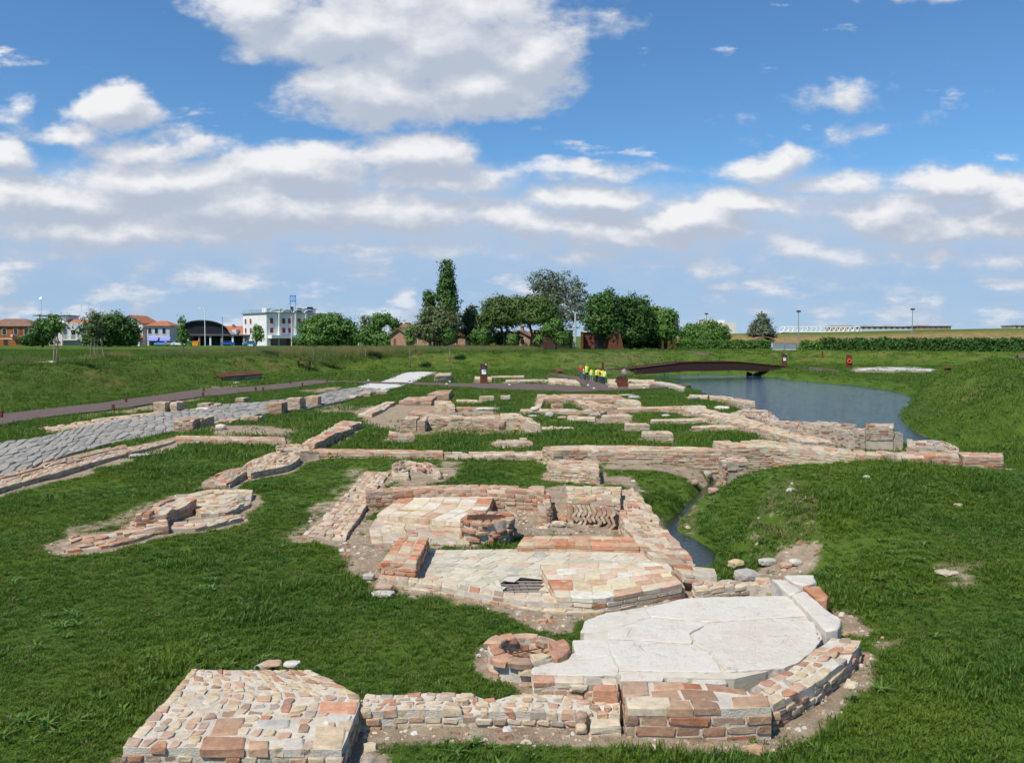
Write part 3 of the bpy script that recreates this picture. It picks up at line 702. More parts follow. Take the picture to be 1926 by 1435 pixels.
wall('far_wall', 'pale wall from the kids to the rusty reading desk', 'wall', [(1141, 713), (1160, 713)], [(1143, 722), (1160, 724)], 0.4, -0.1, row=0.7, ln=(0.4, 0.8), mat='brick_pale')
wall('far_wall', 'pale low wall right of the rusty reading desk, nearer the walkway', 'wall', [(1182, 721), (1220, 721)], [(1182, 725), (1222, 725)], 0.3, -0.1, row=0.7, ln=(0.4, 0.8), mat='brick_pale')
wall('far_wall', 'pale low wall right of the rusty reading desk, farther from the walkway', 'wall', [(1182, 713), (1230, 714)], [(1182, 717), (1232, 719)], 0.3, -0.1, row=0.7, ln=(0.4, 0.8), mat='brick_pale')
wall('quay_kerb', 'pale stone kerb at the head of the pond', 'wall', [(1234, 717), (1262, 720), (1291, 728)], [(1228, 720), (1256, 724), (1286, 732)], 0.25, -0.6, row=0.9, ln=(0.6, 1.2), mat='stone_pale')

for w in W:
    if 'L' in w:
        w['Lw'] = [site(x, y, w['zt'])[:2] for x, y in w['L']]
        w['Rw'] = [site(x, y, w['zt'])[:2] for x, y in w['R']]
    w['poly'] = np.array(list(w['Lw']) + list(w['Rw'])[::-1])
    w['dist'] = float(np.mean(w['poly'][:, 1]))

WELL = site(988, 1213, 0.32)[:2]
KILN = site(917, 972, 0.45)[:2]
MARBLE_Z = 0.26
MARBLE = [[(1216, 1142), (1250, 1133), (1286, 1124), (1390, 1121), (1486, 1121), (1527, 1157), (1490, 1160), (1400, 1165), (1333, 1168), (1226, 1157)],
          [(1336, 1171), (1410, 1167), (1490, 1163), (1530, 1171), (1543, 1208), (1524, 1228), (1503, 1244), (1475, 1256), (1420, 1259), (1366, 1262), (1340, 1226), (1309, 1211), (1301, 1191)],
          [(1144, 1203), (1224, 1206), (1304, 1213), (1334, 1226), (1359, 1262), (1292, 1261), (1167, 1260), (1152, 1230)],
          [(1146, 1184), (1180, 1175), (1227, 1160), (1333, 1171), (1297, 1191), (1302, 1210), (1224, 1204), (1144, 1200)],
          [(1100, 1165), (1141, 1149), (1214, 1147), (1224, 1158), (1178, 1172), (1144, 1183), (1092, 1188)],
          [(1077, 1201), (1108, 1199), (1140, 1201), (1150, 1229), (1116, 1233), (1086, 1237)],
          [(1112, 1237), (1151, 1232), (1164, 1258), (1163, 1267), (1080, 1268), (1001, 1266), (1001, 1252), (1064, 1242)],
          [(1168, 1263), (1208, 1262), (1250, 1264), (1246, 1277), (1200, 1277), (1168, 1276)],
          [(1253, 1265), (1292, 1264), (1296, 1277), (1256, 1278)], [(1300, 1266), (1340, 1264), (1362, 1268), (1368, 1279), (1330, 1279), (1302, 1277)]]
KERB_BLOCKS = [([(1451, 1088), (1476, 1090), (1510, 1109), (1487, 1117), (1470, 1104)], 'marble', 'near white marble kerb block, upper of two, leaning at the floor edge'),
               ([(1488, 1117), (1512, 1110), (1545, 1137), (1583, 1166), (1576, 1181), (1553, 1184), (1520, 1150)], 'marble', 'longest white marble kerb block beside the curved wall'),
               ([(1474, 1081), (1502, 1080), (1531, 1081), (1536, 1094), (1512, 1099), (1490, 1093)], 'marble', 'small cracked white block at the far end of the marble kerb'),
               ([(1510, 1102), (1540, 1101), (1559, 1120), (1556, 1128), (1536, 1126)], 'tile_orange', 'orange stone block beside the marble kerb')]

ROAD_UP = [(-210, 868), (-60, 842), (0, 832), (106, 815), (159, 800), (289, 778), (400, 762), (500, 754), (587, 745), (627, 734), (668, 728)]
ROAD_LO = [(-210, 957), (-60, 910), (0, 893), (66, 874), (135, 851), (217, 831), (324, 813), (410, 794), (500, 777), (590, 765), (650, 752), (722, 733)]
ROAD_Z = 0.14
ROAD = (np.array([site(x, y, ROAD_Z)[:2] for x, y in ROAD_UP]), np.array([site(x, y, ROAD_Z)[:2] for x, y in ROAD_LO]))
ROAD_POLY = np.vstack([ROAD[0], ROAD[1][::-1]])
# ---------------------------------------------------------------- terrain
PLAIN = 2.4
TOE = np.array([(-36, -40), (-34, 20), (-30.6, 49), (-29, 58.6), (-27.6, 75), (-26, 95), (-21, 109), (-10, 116), (5, 117), (18, 122), (30, 137), (50, 142), (75, 136), (110, 122), (120, 80), (95, 30), (90, -40)], float)
MOUND = np.array([(28, 38), (29.5, 46), (31, 52), (34, 57), (70, 60), (70, 34), (31, 34)], float)
WATER_Z = -0.70
DITCH_Z = -0.50
POND = np.array([site(x, y, WATER_Z)[:2] for x, y in ((1192, 710), (1230, 705), (1330, 703.5), (1420, 706), (1500, 716), (1600, 724), (1680, 735), (1713, 746), (1716, 762), (1692, 780), (1700, 800), (1722, 816), (1770, 832), (1850, 850), (1845, 862), (1730, 856), (1620, 848), (1540, 832), (1470, 812), (1400, 780), (1334, 750), (1280, 730), (1226, 717))])
DITCH = np.array([site(x, y, DITCH_Z)[:2] for x, y in ((1352, 882), (1337, 912), (1312, 938), (1288, 962), (1262, 984), (1272, 1010), (1298, 1036), (1335, 1056), (1392, 1066))])
CTRL = [(1345, 898, -.6), (1330, 925, -.62), (1300, 955, -.62), (1268, 983, -.62), (1290, 1020, -.66), (1330, 1050, -.66), (1375, 1064, -.5), (1300, 1075, -.45), (1335, 1092, -.2),
        (1308, 905, -.05), (1270, 930, 0), (1232, 962, -.05), (1215, 925, 0), (1180, 890, 0), (1250, 888, 0), (1300, 878, 0),
        (1375, 912, .1), (1398, 893, .5), (1450, 884, .78), (1550, 876, .84), (1650, 872, .86), (1750, 876, .82), (1850, 886, .7), (1920, 892, .5),
        (1352, 960, -.05), (1315, 1000, -.35), (1400, 1000, .26), (1375, 1045, -.25), (1450, 950, .62), (1450, 1040, .05), (1550, 1000, .55), (1550, 1070, .15), (1700, 950, .78), (1700, 1050, .45),
        (1850, 1000, .55), (1850, 1100, .35), (1620, 1150, .05), (1650, 1220, 0), (1750, 1200, .1), (1900, 1250, .15), (1700, 1300, 0), (1900, 1420, .05), (1560, 1180, 0), (1480, 1080, 0), (1600, 1330, -.02),
        (1450, 1420, 0), (1000, 1420, 0), (700, 1420, -.02), (200, 1430, -.12), (100, 1350, -.05), (0, 1250, 0), (-100, 1100, 0), (0, 1050, .05), (300, 1100, 0), (500, 1150, 0), (600, 1080, 0), (700, 1150, 0),
        (850, 1200, 0), (950, 1290, 0), (500, 950, 0), (300, 900, .05), (100, 950, 0), (0, 980, 0), (400, 860, 0), (650, 870, 0), (900, 885, .05), (1000, 900, .05), (1000, 872, 0), (1400, 1250, 0), (1200, 1100, 0), (900, 1050, 0),
        (1000, 975, -.18), (1060, 985, -.18), (1130, 985, -.18), (1110, 1000, -.16), (960, 990, -.1), (1060, 955, -.05),
        (1450, 866, 0), (1600, 866, 0), (1750, 868, 0), (1890, 876, 0), (1350, 878, -.2), (700, 820, 0), (900, 830, 0), (1200, 840, 0), (1350, 835, 0), (560, 792, .45), (620, 783, .3), (500, 812, .25), (700, 795, .1), (800, 805, 0), (200, 850, 0)]
_cw = np.array([site(x, y, z) for x, y, z in CTRL])


def _tps(r2):
    return 0.5 * r2 * np.log(r2 + 1e-6)


def _fit():
    n = len(_cw)
    d2 = ((_cw[:, None, :2] - _cw[None, :, :2]) ** 2).sum(-1)
    A = np.zeros((n + 3, n + 3))
    A[:n, :n] = _tps(d2) + np.eye(n) * 0.4
    A[:n, n] = A[n, :n] = 1
    A[:n, n + 1:] = _cw[:, :2]; A[n + 1:, :n] = _cw[:, :2].T
    b = np.zeros(n + 3); b[:n] = _cw[:, 2]
    return np.linalg.solve(A, b)


_tw = _fit()


def sstep(a, b, x):
    t = np.clip((x - a) / (b - a), 0, 1)
    return t * t * (3 - 2 * t)


def inside(poly, x, y):
    r = np.zeros(x.shape, bool)
    n = len(poly)
    for i in range(n):
        x0, y0 = poly[i]; x1, y1 = poly[(i + 1) % n]
        c = (y0 > y) != (y1 > y)
        with np.errstate(divide='ignore', invalid='ignore'):
            xi = (x1 - x0) * (y - y0) / (y1 - y0 + 1e-12) + x0
        r ^= c & (x < xi)
    return r


def pdist(poly, x, y, closed=True):
    d = np.full(x.shape, 1e9)
    n = len(poly)
    for i in range(n if closed else n - 1):
        x0, y0 = poly[i]; x1, y1 = poly[(i + 1) % n]
        ex, ey = x1 - x0, y1 - y0
        t = np.clip(((x - x0) * ex + (y - y0) * ey) / (ex * ex + ey * ey + 1e-12), 0, 1)
        d = np.minimum(d, np.hypot(x - x0 - t * ex, y - y0 - t * ey))
    return d


def sdist(poly, x, y):
    d = pdist(poly, x, y)
    return np.where(inside(poly, x, y), -d, d)


def vnoise(x, y, s, seed=0):
    """cheap smooth value noise"""
    x, y = x / s + seed * 17.3, y / s - seed * 9.1
    xi, yi = np.floor(x), np.floor(y)
    fx, fy = x - xi, y - yi
    fx, fy = fx * fx * (3 - 2 * fx), fy * fy * (3 - 2 * fy)
    def h(a, b):
        v = np.sin(a * 127.1 + b * 311.7 + seed) * 43758.5453
        return v - np.floor(v)
    return (h(xi, yi) * (1 - fx) + h(xi + 1, yi) * fx) * (1 - fy) + (h(xi, yi + 1) * (1 - fx) + h(xi + 1, yi + 1) * fx) * fy


def ground(x, y):
    x = np.atleast_1d(np.asarray(x, float)); y = np.atleast_1d(np.asarray(y, float))
    far = sdist(TOE, x, y)
    z = PLAIN * sstep(0, 8.5, far)
    # rough bank
    z += (vnoise(x, y, 2.3, 3) - .5) * 0.22 * sstep(0, 2, far) * (1 - sstep(7, 10, far))
    # local relief of the dig
    win = sstep(44, 36, y) * sstep(3.0, 4.5, y) * sstep(24, 18, np.abs(x))
    m = win > 0
    if m.any():
        q = np.zeros(m.sum())
        xm, ym = x[m], y[m]
        for i in range(len(_cw)):
            q += _tw[i] * _tps((xm - _cw[i, 0]) ** 2 + (ym - _cw[i, 1]) ** 2)
        n = len(_cw)
        q += _tw[n] + _tw[n + 1] * xm + _tw[n + 2] * ym
        z[m] += np.clip(q, -0.8, 0.9) * win[m]
    z += (vnoise(x, y, 1.1, 1) - .5) * 0.05 + (vnoise(x, y, 3.7, 2) - .5) * 0.08 * sstep(14, 30, y)
    # the drain cut
    m = (x > 3) & (x < 9) & (y > 13) & (y < 30)
    if m.any():
        d = pdist(DITCH, x[m], y[m], False)
        z[m] = np.minimum(z[m], np.where(d < 1.0, -0.57 + 0.85 * sstep(.04, .65, d) + .06 * (vnoise(x[m], y[m], .4, 8) - .5), 9))
    # spoil mound by the pond
    d = np.maximum(sdist(MOUND, x, y), 0)
    z = np.maximum(z, 3.0 * (1 - np.minimum(d / 6.6, 1) ** 1.7) + np.where(d < 6.6, 0, -9))
    # approach embankments of the footbridge
    for cx_, cy_, rr, hh in ((12.6, 106, 5, .45), (41.5, 116, 6, .5)):
        d = np.hypot(x - cx_, y - cy_)
        z = np.maximum(z, np.where(d < rr, hh * (1 - sstep(1.5, rr, d)) + np.minimum(z, 0), -9))
    # pond
    d = sdist(POND, x, y)
    z = np.where(d < 0, WATER_Z - 0.05 - 0.8 * sstep(0, 2.5, -d), np.where(d < 1.6, np.minimum(z, WATER_Z - 0.03 + (z - WATER_Z + 0.03) * sstep(0, 1.6, d)), z))
    # levee behind the hedge
    z = z + (3.6 + 1.5 * sstep(75, 150, x)) * sstep(212, 236, y + 0.05 * x) * sstep(52, 66, x + (y - 220) * 0.1)
    # made level under the paving
    d = sdist(ROAD_POLY, x, y)
    z = np.where(d < 1.2, np.minimum(z, 0.03 + (z - 0.03) * sstep(-.3, 1.2, d)), z)
    return z


def gz(x, y):
    return float(ground([x], [y])[0])


# bare earth and gravel: sight-line outlines (at level z) and how bare
DIRT = [([(925, 940), (1065, 925), (1165, 945), (1160, 985), (1195, 1005), (980, 1010), (925, 1000)], -.1, 1.0), ([(650, 1010), (720, 1010), (740, 1100), (700, 1130), (665, 1090), (650, 1050)], 0, 1),
        ([(690, 1100), (760, 1110), (900, 1135), (1020, 1165), (1070, 1185), (1060, 1150), (900, 1110), (720, 1080)], 0, .9), ([(870, 1235), (905, 1215), (1000, 1270), (1000, 1300), (930, 1290), (880, 1265)], 0, .9),
        ([(670, 1355), (900, 1360), (1100, 1375), (1460, 1395), (1500, 1420), (1380, 1415), (1000, 1392), (670, 1385)], 0, .85), ([(1460, 1345), (1560, 1300), (1640, 1200), (1730, 1210), (1690, 1235), (1640, 1270), (1570, 1340), (1480, 1410)], 0, .8),
        ([(1540, 1125), (1600, 1150), (1640, 1200), (1600, 1195), (1560, 1170)], 0, .8), ([(1400, 1065), (1480, 1050), (1530, 1060), (1540, 1085), (1450, 1090), (1390, 1090)], 0, .9),
        ([(1400, 990), (1480, 950), (1540, 1000), (1540, 1045), (1440, 1055), (1390, 1040)], .1, .34), ([(1440, 900), (1500, 940), (1480, 970), (1420, 960)], .4, .3),
        ([(1250, 985), (1300, 960), (1345, 905), (1395, 895), (1360, 950), (1300, 1010), (1330, 1060), (1290, 1060), (1260, 1020)], -.5, .4), ([(1190, 900), (1215, 950), (1255, 985), (1230, 985), (1190, 940)], 0, .7),
        ([(1120, 876), (1330, 876), (1340, 888), (1130, 884)], 0, .8), ([(770, 886), (860, 884), (850, 897), (780, 915), (735, 915)], 0, .9), ([(840, 868), (870, 870), (850, 880), (830, 880)], 0, .7), ([(1130, 900), (1185, 895), (1200, 912), (1135, 912)], 0, .8),
        ([(560, 1015), (600, 975), (655, 918), (680, 884), (660, 884), (630, 912), (560, 985), (530, 1010)], 0, .6), ([(70, 1040), (130, 1000), (250, 960), (330, 915), (385, 905), (345, 922), (240, 985), (150, 1005)], 0, .55),
        ([(300, 1000), (420, 985), (500, 945), (495, 960), (420, 992), (310, 1003)], 0, .55), ([(-40, 935), (100, 895), (330, 832), (330, 842), (120, 902), (-40, 945)], 0, .9), ([(380, 920), (470, 885), (480, 890), (440, 905), (385, 922)], 0, .7),
        ([(940, 780), (1015, 790), (1022, 818), (935, 818)], 0, .6), ([(1105, 760), (1200, 765), (1195, 800), (1110, 800)], 0, .65), ([(1005, 744), (1180, 744), (1190, 762), (1010, 760)], 0, .6), ([(1280, 760), (1420, 790), (1560, 842), (1480, 842), (1340, 800)], 0, .6), ([(745, 780), (950, 786), (950, 818), (745, 816)], 0, .55), ([(690, 760), (830, 757), (880, 770), (860, 782), (800, 782), (750, 808), (700, 795), (680, 782)], .1, 1.0), ([(560, 760), (650, 757), (720, 772), (690, 780), (600, 775)], .05, .6), ([(430, 800), (600, 775), (640, 780), (560, 800), (545, 830), (480, 820)], .25, .35),
        ([(380, 810), (480, 806), (560, 815), (540, 824), (400, 822)], .1, .8), ([(870, 765), (930, 765), (935, 782), (850, 782)], 0, 1.0), ([(130, 790), (290, 772), (390, 750), (390, 745), (250, 765), (100, 790)], 0, .6),
        ([(560, 735), (640, 727), (640, 735), (590, 742)], 0, .8), ([(740, 698), (830, 695), (840, 702), (760, 704)], .3, .6), ([(1000, 705), (1090, 708), (1090, 730), (1030, 716)], 0, .5),
        ([(1040, 672), (1250, 668), (1230, 684), (1090, 690)], 1.5, .35), ([(240, 745), (390, 722), (480, 715), (400, 735), (280, 752)], .3, .55), ([(600, 690), (800, 690), (900, 694), (640, 700)], .8, .25), ([(250, 680), (440, 695), (420, 705), (200, 700)], 1.2, .2),
        ([(1590, 690), (1680, 690), (1760, 693), (1750, 700), (1600, 700)], .1, .8), ([(1690, 790), (1720, 815), (1780, 830), (1830, 845), (1800, 820), (1730, 790)], 0, .5), ([(1730, 1060), (1860, 1060), (1860, 1100), (1760, 1105)], .4, .5),
        ([(1460, 770), (1530, 800), (1610, 840), (1580, 848), (1450, 800), (1380, 778)], 0, .8), ([(720, 1430), (680, 1400), (660, 1360), (640, 1435)], 0, .8), ([(170, 1435), (235, 1415), (260, 1435)], -.1, .7)]
for d in DIRT: pass
DIRTW = [(np.array([site(x, y, z)[:2] for x, y in p]), a) for p, z, a in DIRT]
PATHS = [('walkway', [(-230, 811), (-60, 787), (0, 779), (100, 768), (200, 757), (300, 743), (380, 732), (480, 727), (540, 721), (585, 715), (622, 716), (760, 719.5), (860, 721), (1000, 722), (1075, 727), (1150, 726.5), (1240, 724), (1300, 721)],
          [(-230, 839), (-60, 809), (0, 800), (100, 783), (200, 772), (300, 757), (390, 745.5), (480, 736.5), (560, 728), (600, 722), (632, 718.5), (760, 723), (860, 727.5), (1000, 735), (1080, 737), (1150, 735), (1240, 730), (1300, 725)], 0.06),
         ('walkway_branch', [(1034, 701), (1082, 708), (1120, 717), (1150, 727)], [(1028, 703), (1066, 711), (1092, 720), (1104, 729)], 0.055),
         ('bridge_approach', [(1126, 689.5), (1166, 688.5)], [(1140, 697), (1172, 698)], 0.42)]
pathw = [(n, np.array([site(x, y, z)[:2] for x, y in a]), np.array([site(x, y, z)[:2] for x, y in b]), z) for n, a, b, z in PATHS]
GRAVEL = np.array([site(x, y, .1)[:2] for x, y in ((668, 728), (690, 721), (717, 717), (765, 700), (790, 698.5), (818, 699), (802, 706), (772, 721), (724, 733))])


def bare(x, y):
    """0 grass .. 1 bare earth"""
    v = np.zeros(x.shape)
    n1 = vnoise(x, y, 0.35, 5); n2 = vnoise(x, y, 1.3, 6)
    for w in W:
        p = w['poly']; r = 0.9
        m = (x > p[:, 0].min() - r) & (x < p[:, 0].max() + r) & (y > p[:, 1].min() - r) & (y < p[:, 1].max() + r)
        if not m.any(): continue
        d = sdist(p, x[m], y[m])
        v[m] = np.maximum(v[m], sstep(0.28, -0.02, d - 0.25 * n1[m]) * 0.75)
    for p, a in DIRTW:
        r = 1.5
        m = (x > p[:, 0].min() - r) & (x < p[:, 0].max() + r) & (y > p[:, 1].min() - r) & (y < p[:, 1].max() + r)
        if not m.any(): continue
        d = sdist(p, x[m], y[m])
        sc_ = np.clip(y[m] / 20, 0.5, 3)
        v[m] = np.maximum(v[m], a * sstep(0.35, -0.25, (d + 0.8 * (n2[m] - .5) * 1.0) / sc_))
    return np.clip(v, 0, 1)


def covered(x, y, grow=0.0):
    """under masonry, paving or water: nothing grows there"""
    v = np.zeros(x.shape, bool)
    polys = [w['poly'] for w in W] + [np.vstack([ROAD[0], ROAD[1][::-1]]), GRAVEL, POND] + [np.vstack([a, b[::-1]]) for _, a, b, _ in pathw]
    polys += [np.array([site(px, py, MARBLE_Z)[:2] for px, py in p]) for p in MARBLE] + [np.array([site(px, py, .45)[:2] for px, py in b[0]]) for b in KERB_BLOCKS]
    for p in polys:
        m = (x > p[:, 0].min()) & (x < p[:, 0].max()) & (y > p[:, 1].min()) & (y < p[:, 1].max())
        if m.any(): v[m] |= inside(p, x[m], y[m])
    for (cx_, cy_), r in ((WELL, .62), (KILN, .7)):
        v |= np.hypot(x - cx_, y - cy_) < r
    return v


def hit(px, py):
    """where the sight line meets the ground"""
    Y = 6.0 * 1.01 ** np.arange(420)
    q0 = at(px, py, 1.0)
    for _ in range(3):
        x, z = q0.x * Y, EYE + (q0.z - EYE) * Y
        below = np.nonzero(z < ground(x, Y))[0]
        if not len(below): return tuple(at(px, py, 120))
        k = max(below[0], 1)
        Yk = float(Y[k])
        Y = np.linspace(Y[k - 1], Y[k], 30)
    return (q0.x * Yk, Yk, gz(q0.x * Yk, Yk))


def skin_body(joints, edges):
    """one continuous surface grown over a posed skeleton"""
    me = bpy.data.meshes.new('body')
    me.from_pydata([j[0] for j in joints], edges, [])
    ob = bpy.data.objects.new('tmp', me); COL.objects.link(ob)
    ob.modifiers.new('s', 'SKIN')
    sv = me.skin_vertices[0].data
    for i, j in enumerate(joints): sv[i].radius = (j[1], j[2] if len(j) > 2 else j[1])
    sv[0].use_root = True
    sub = ob.modifiers.new('u', 'SUBSURF'); sub.levels = sub.render_levels = 1
    dg = bpy.context.evaluated_depsgraph_get()
    out = bpy.data.meshes.new_from_object(ob.evaluated_get(dg))
    bpy.data.objects.remove(ob)
    return out


BODY = {}
for armpose in (0, 1, 2):
    for st_ in (.06, .14):
        # joints in metres for a 1.70 m figure, facing -y
        J = [((0, 0, .95), .15, .11), ((0, 0, 1.15), .135, .10), ((0, -.01, 1.36), .165, .105), ((0, 0, 1.46), .06, .06), ((0, -.015, 1.53), .055, .055), ((0, -.02, 1.60), .085, .10), ((0, -.015, 1.67), .06, .07)]
        E = [(0, 1), (1, 2), (2, 3), (3, 4), (4, 5), (5, 6)]
        for sd in (-1, 1):
            k = len(J)
            J += [((sd * .095, 0, .90), .088), ((sd * .105, -st_ * sd * .5 - .02, .50), .058), ((sd * .105, -st_ * sd + .02, .10), .038), ((sd * .115, -st_ * sd - .12, .045), .034)]
            E += [(0, k), (k, k + 1), (k + 1, k + 2), (k + 2, k + 3)]
            k = len(J)
            if armpose == 0: el, ha = (sd * .25, .02, 1.12), (sd * .25, -.09, .88)
            elif armpose == 1: el, ha = (sd * .25, .0, 1.13), (sd * .10, -.24, 1.16)
            else: el, ha = ((sd * .26, -.02, 1.14), (sd * .26, -.22, 1.24)) if sd > 0 else ((sd * .25, .02, 1.12), (sd * .25, -.09, .88))
            J += [((sd * .185, 0, 1.38), .058), (el, .043), (ha, .032), ((ha[0], ha[1] - .03, ha[2] - .07), .036)]
            E += [(2, k), (k, k + 1), (k + 1, k + 2), (k + 2, k + 3)]
        BODY[armpose, st_] = (J, skin_body(J, E))
# ---------------------------------------------------------------- ground sheet
def lines(a, segs):
    """coordinates from a outward; segs = (end, step0, growth)"""
    out = [a]
    for end, st, gr in segs:
        while out[-1] < end:
            out.append(out[-1] + st); st *= gr
    return out


def ground_mat():
    m, nt, N, L, b = new_mat('ground')
    b.inputs['Roughness'].default_value = 0.95
    b.inputs['Specular IOR Level'].default_value = 0.1
    geo = N.new('ShaderNodeNewGeometry')
    def noise(s, d, r=0.6):
        q = N.new('ShaderNodeTexNoise'); q.inputs['Scale'].default_value = s; q.inputs['Detail'].default_value = d
        q.inputs['Roughness'].default_value = r; L.new(geo.outputs['Position'], q.inputs['Vector']); return q.outputs['Fac']
    def ramp(v, *st):
        q = N.new('ShaderNodeValToRGB'); L.new(v, q.inputs[0]); cr = q.color_ramp
        for i, (p, c) in enumerate(st):
            e = cr.elements[i] if i < 2 else cr.elements.new(p)
            e.position = p; e.color = (*c, 1)
        return q.outputs[0]
    def mix(f, a, c):
        q = N.new('ShaderNodeMix'); q.data_type = 'RGBA'
        L.new(f, q.inputs['Factor'])
        for k, v in (('A', a), ('B', c)):
            if isinstance(v, tuple): q.inputs[k].default_value = (*v, 1)
            else: L.new(v, q.inputs[k])
        return q.outputs['Result']
    def mr(v, a, b_, c, d):
        q = N.new('ShaderNodeMapRange'); L.new(v, q.inputs[0])
        for i, x in enumerate((a, b_, c, d)): q.inputs[1 + i].default_value = x
        return q.outputs[0]
    g1 = ramp(noise(0.35, 6), (0.3, (0.042, 0.085, 0.012)), (0.7, (0.105, 0.155, 0.022)))
    g2 = ramp(noise(7.0, 8, 0.7), (0.32, (0.026, 0.056, 0.008)), (0.6, (0.080, 0.135, 0.019)), (0.8, (0.18, 0.185, 0.055)))
    gr = mix(mr(noise(1.1, 3), .3, .7, .35, .65), g1, g2)
    d1 = ramp(noise(3.0, 9, 0.7), (0.3, (0.20, 0.14, 0.09)), (0.55, (0.32, 0.25, 0.175)), (0.75, (0.44, 0.37, 0.28)))
    peb = N.new('ShaderNodeTexVoronoi'); peb.inputs['Scale'].default_value = 38; L.new(geo.outputs['Position'], peb.inputs['Vector'])
    d2 = mix(mr(peb.outputs['Distance'], 0.05, 0.33, 0.75, 0.0), d1, (0.50, 0.45, 0.375))
    at_ = N.new('ShaderNodeAttribute'); at_.attribute_name = 'bare'
    ad = N.new('ShaderNodeMath'); ad.operation = 'ADD'; L.new(at_.outputs['Fac'], ad.inputs[0])
    mq = mr(noise(4.5, 8, 0.7), 0.2, 0.8, -0.42, 0.42); L.new(mq, ad.inputs[1])
    mask = mr(ad.outputs[0], 0.38, 0.62, 0, 1)
    at2 = N.new('ShaderNodeAttribute'); at2.attribute_name = 'dry'
    ad2 = N.new('ShaderNodeMath'); ad2.operation = 'MULTIPLY'; L.new(at2.outputs['Fac'], ad2.inputs[0]); L.new(mr(noise(1.6, 6, .7), .3, .6, .3, 1.15), ad2.inputs[1])
    straw = ramp(noise(.6, 8, .7), (.3, (.20, .115, .055)), (.7, (.34, .22, .11)))
    gr = mix(ad2.outputs[0], gr, straw)
    L.new(mix(mask, gr, d2), b.inputs['Base Color'])
    bp = N.new('ShaderNodeBump'); bp.inputs['Strength'].default_value = 0.9; bp.inputs['Distance'].default_value = 0.05
    L.new(noise(22, 6, 0.7), bp.inputs['Height']); L.new(bp.outputs[0], b.inputs['Normal'])
    M['ground'] = m
    return m


def build_ground():
    xp = lines(0, ((11, .15, 1.0), (40, .16, 1.035), (140, 1.2, 1.03), (2600, 6, 1.25)))
    xs = np.array([-v for v in xp[:0:-1]] + xp)
    ys = np.array([-v for v in lines(0, ((60, 3, 1.3),))[:0:-1]] + lines(0, ((6, .5, 1), (24, .15, 1.0), (60, .16, 1.018), (150, .7, 1.008), (300, 1.5, 1.05), (4000, 12, 1.25))))
    X, Y = np.meshgrid(xs, ys)
    x, y = X.ravel(), Y.ravel()
    z = ground(x, y)
    b = np.zeros(x.shape)
    near = (y > 4) & (y < 150) & (np.abs(x) < 100)
    b[near] = bare(x[near], y[near])
    nx, ny = len(xs), len(ys)
    idx = np.arange(nx * ny).reshape(ny, nx)
    q = np.stack([idx[:-1, :-1], idx[:-1, 1:], idx[1:, 1:], idx[1:, :-1]], -1).reshape(-1, 4)
    me = bpy.data.meshes.new('ground')
    me.vertices.add(nx * ny); me.vertices.foreach_set('co', np.stack([x, y, z], -1).ravel())
    me.loops.add(q.size); me.loops.foreach_set('vertex_index', q.ravel().astype(np.int32))
    me.polygons.add(len(q)); me.polygons.foreach_set('loop_start', np.arange(0, q.size, 4, dtype=np.int32))
    me.update(); me.validate()
    hl = ground(x, y) - PLAIN
    dry = np.where((y > 200) & (x > 40), sstep(.3, 1.0, hl) * sstep(3.6, 2.6, hl - 1.0 * sstep(75, 150, x)), 0) * .9
    bank = sstep(.3, .9, z) * sstep(2.3, 1.9, z) * (y > 40) * (y < 150)
    dry = np.maximum(dry, bank * (.05 + .45 * sstep(.5, .8, vnoise(x, y, 5.0, 31)) * sstep(.35, .7, vnoise(x, y, 1.2, 32))))
    a = me.attributes.new('dry', 'FLOAT', 'POINT'); a.data.foreach_set('value', dry.astype(np.float32))
    a = me.attributes.new('bare', 'FLOAT', 'POINT'); a.data.foreach_set('value', b.astype(np.float32))
    o = link('ground', me, ground_mat(), smooth=True)
    tag(o, kind='structure')
    print('ground', nx * ny)


build_ground()


# ---------------------------------------------------------------- water
def water_mat(name, tint, rough, s, strength):
    m, nt, N, L, b = new_mat(name)
    b.inputs['Base Color'].default_value = (*tint, 1)
    b.inputs['Roughness'].default_value = rough
    b.inputs['IOR'].default_value = 1.33
    b.inputs['Specular IOR Level'].default_value = 0.6
    geo = N.new('ShaderNodeNewGeometry')
    mp = N.new('ShaderNodeVectorMath'); mp.operation = 'MULTIPLY'; mp.inputs[1].default_value = (1.0, 1.6, 1.0); L.new(geo.outputs['Position'], mp.inputs[0])
    n = N.new('ShaderNodeTexNoise'); n.inputs['Scale'].default_value = s; n.inputs['Detail'].default_value = 4; L.new(mp.outputs[0], n.inputs['Vector'])
    bp = N.new('ShaderNodeBump'); bp.inputs['Strength'].default_value = strength; bp.inputs['Distance'].default_value = 0.09
    L.new(n.outputs['Fac'], bp.inputs['Height']); L.new(bp.outputs[0], b.inputs['Normal'])
    M[name] = m
    return m


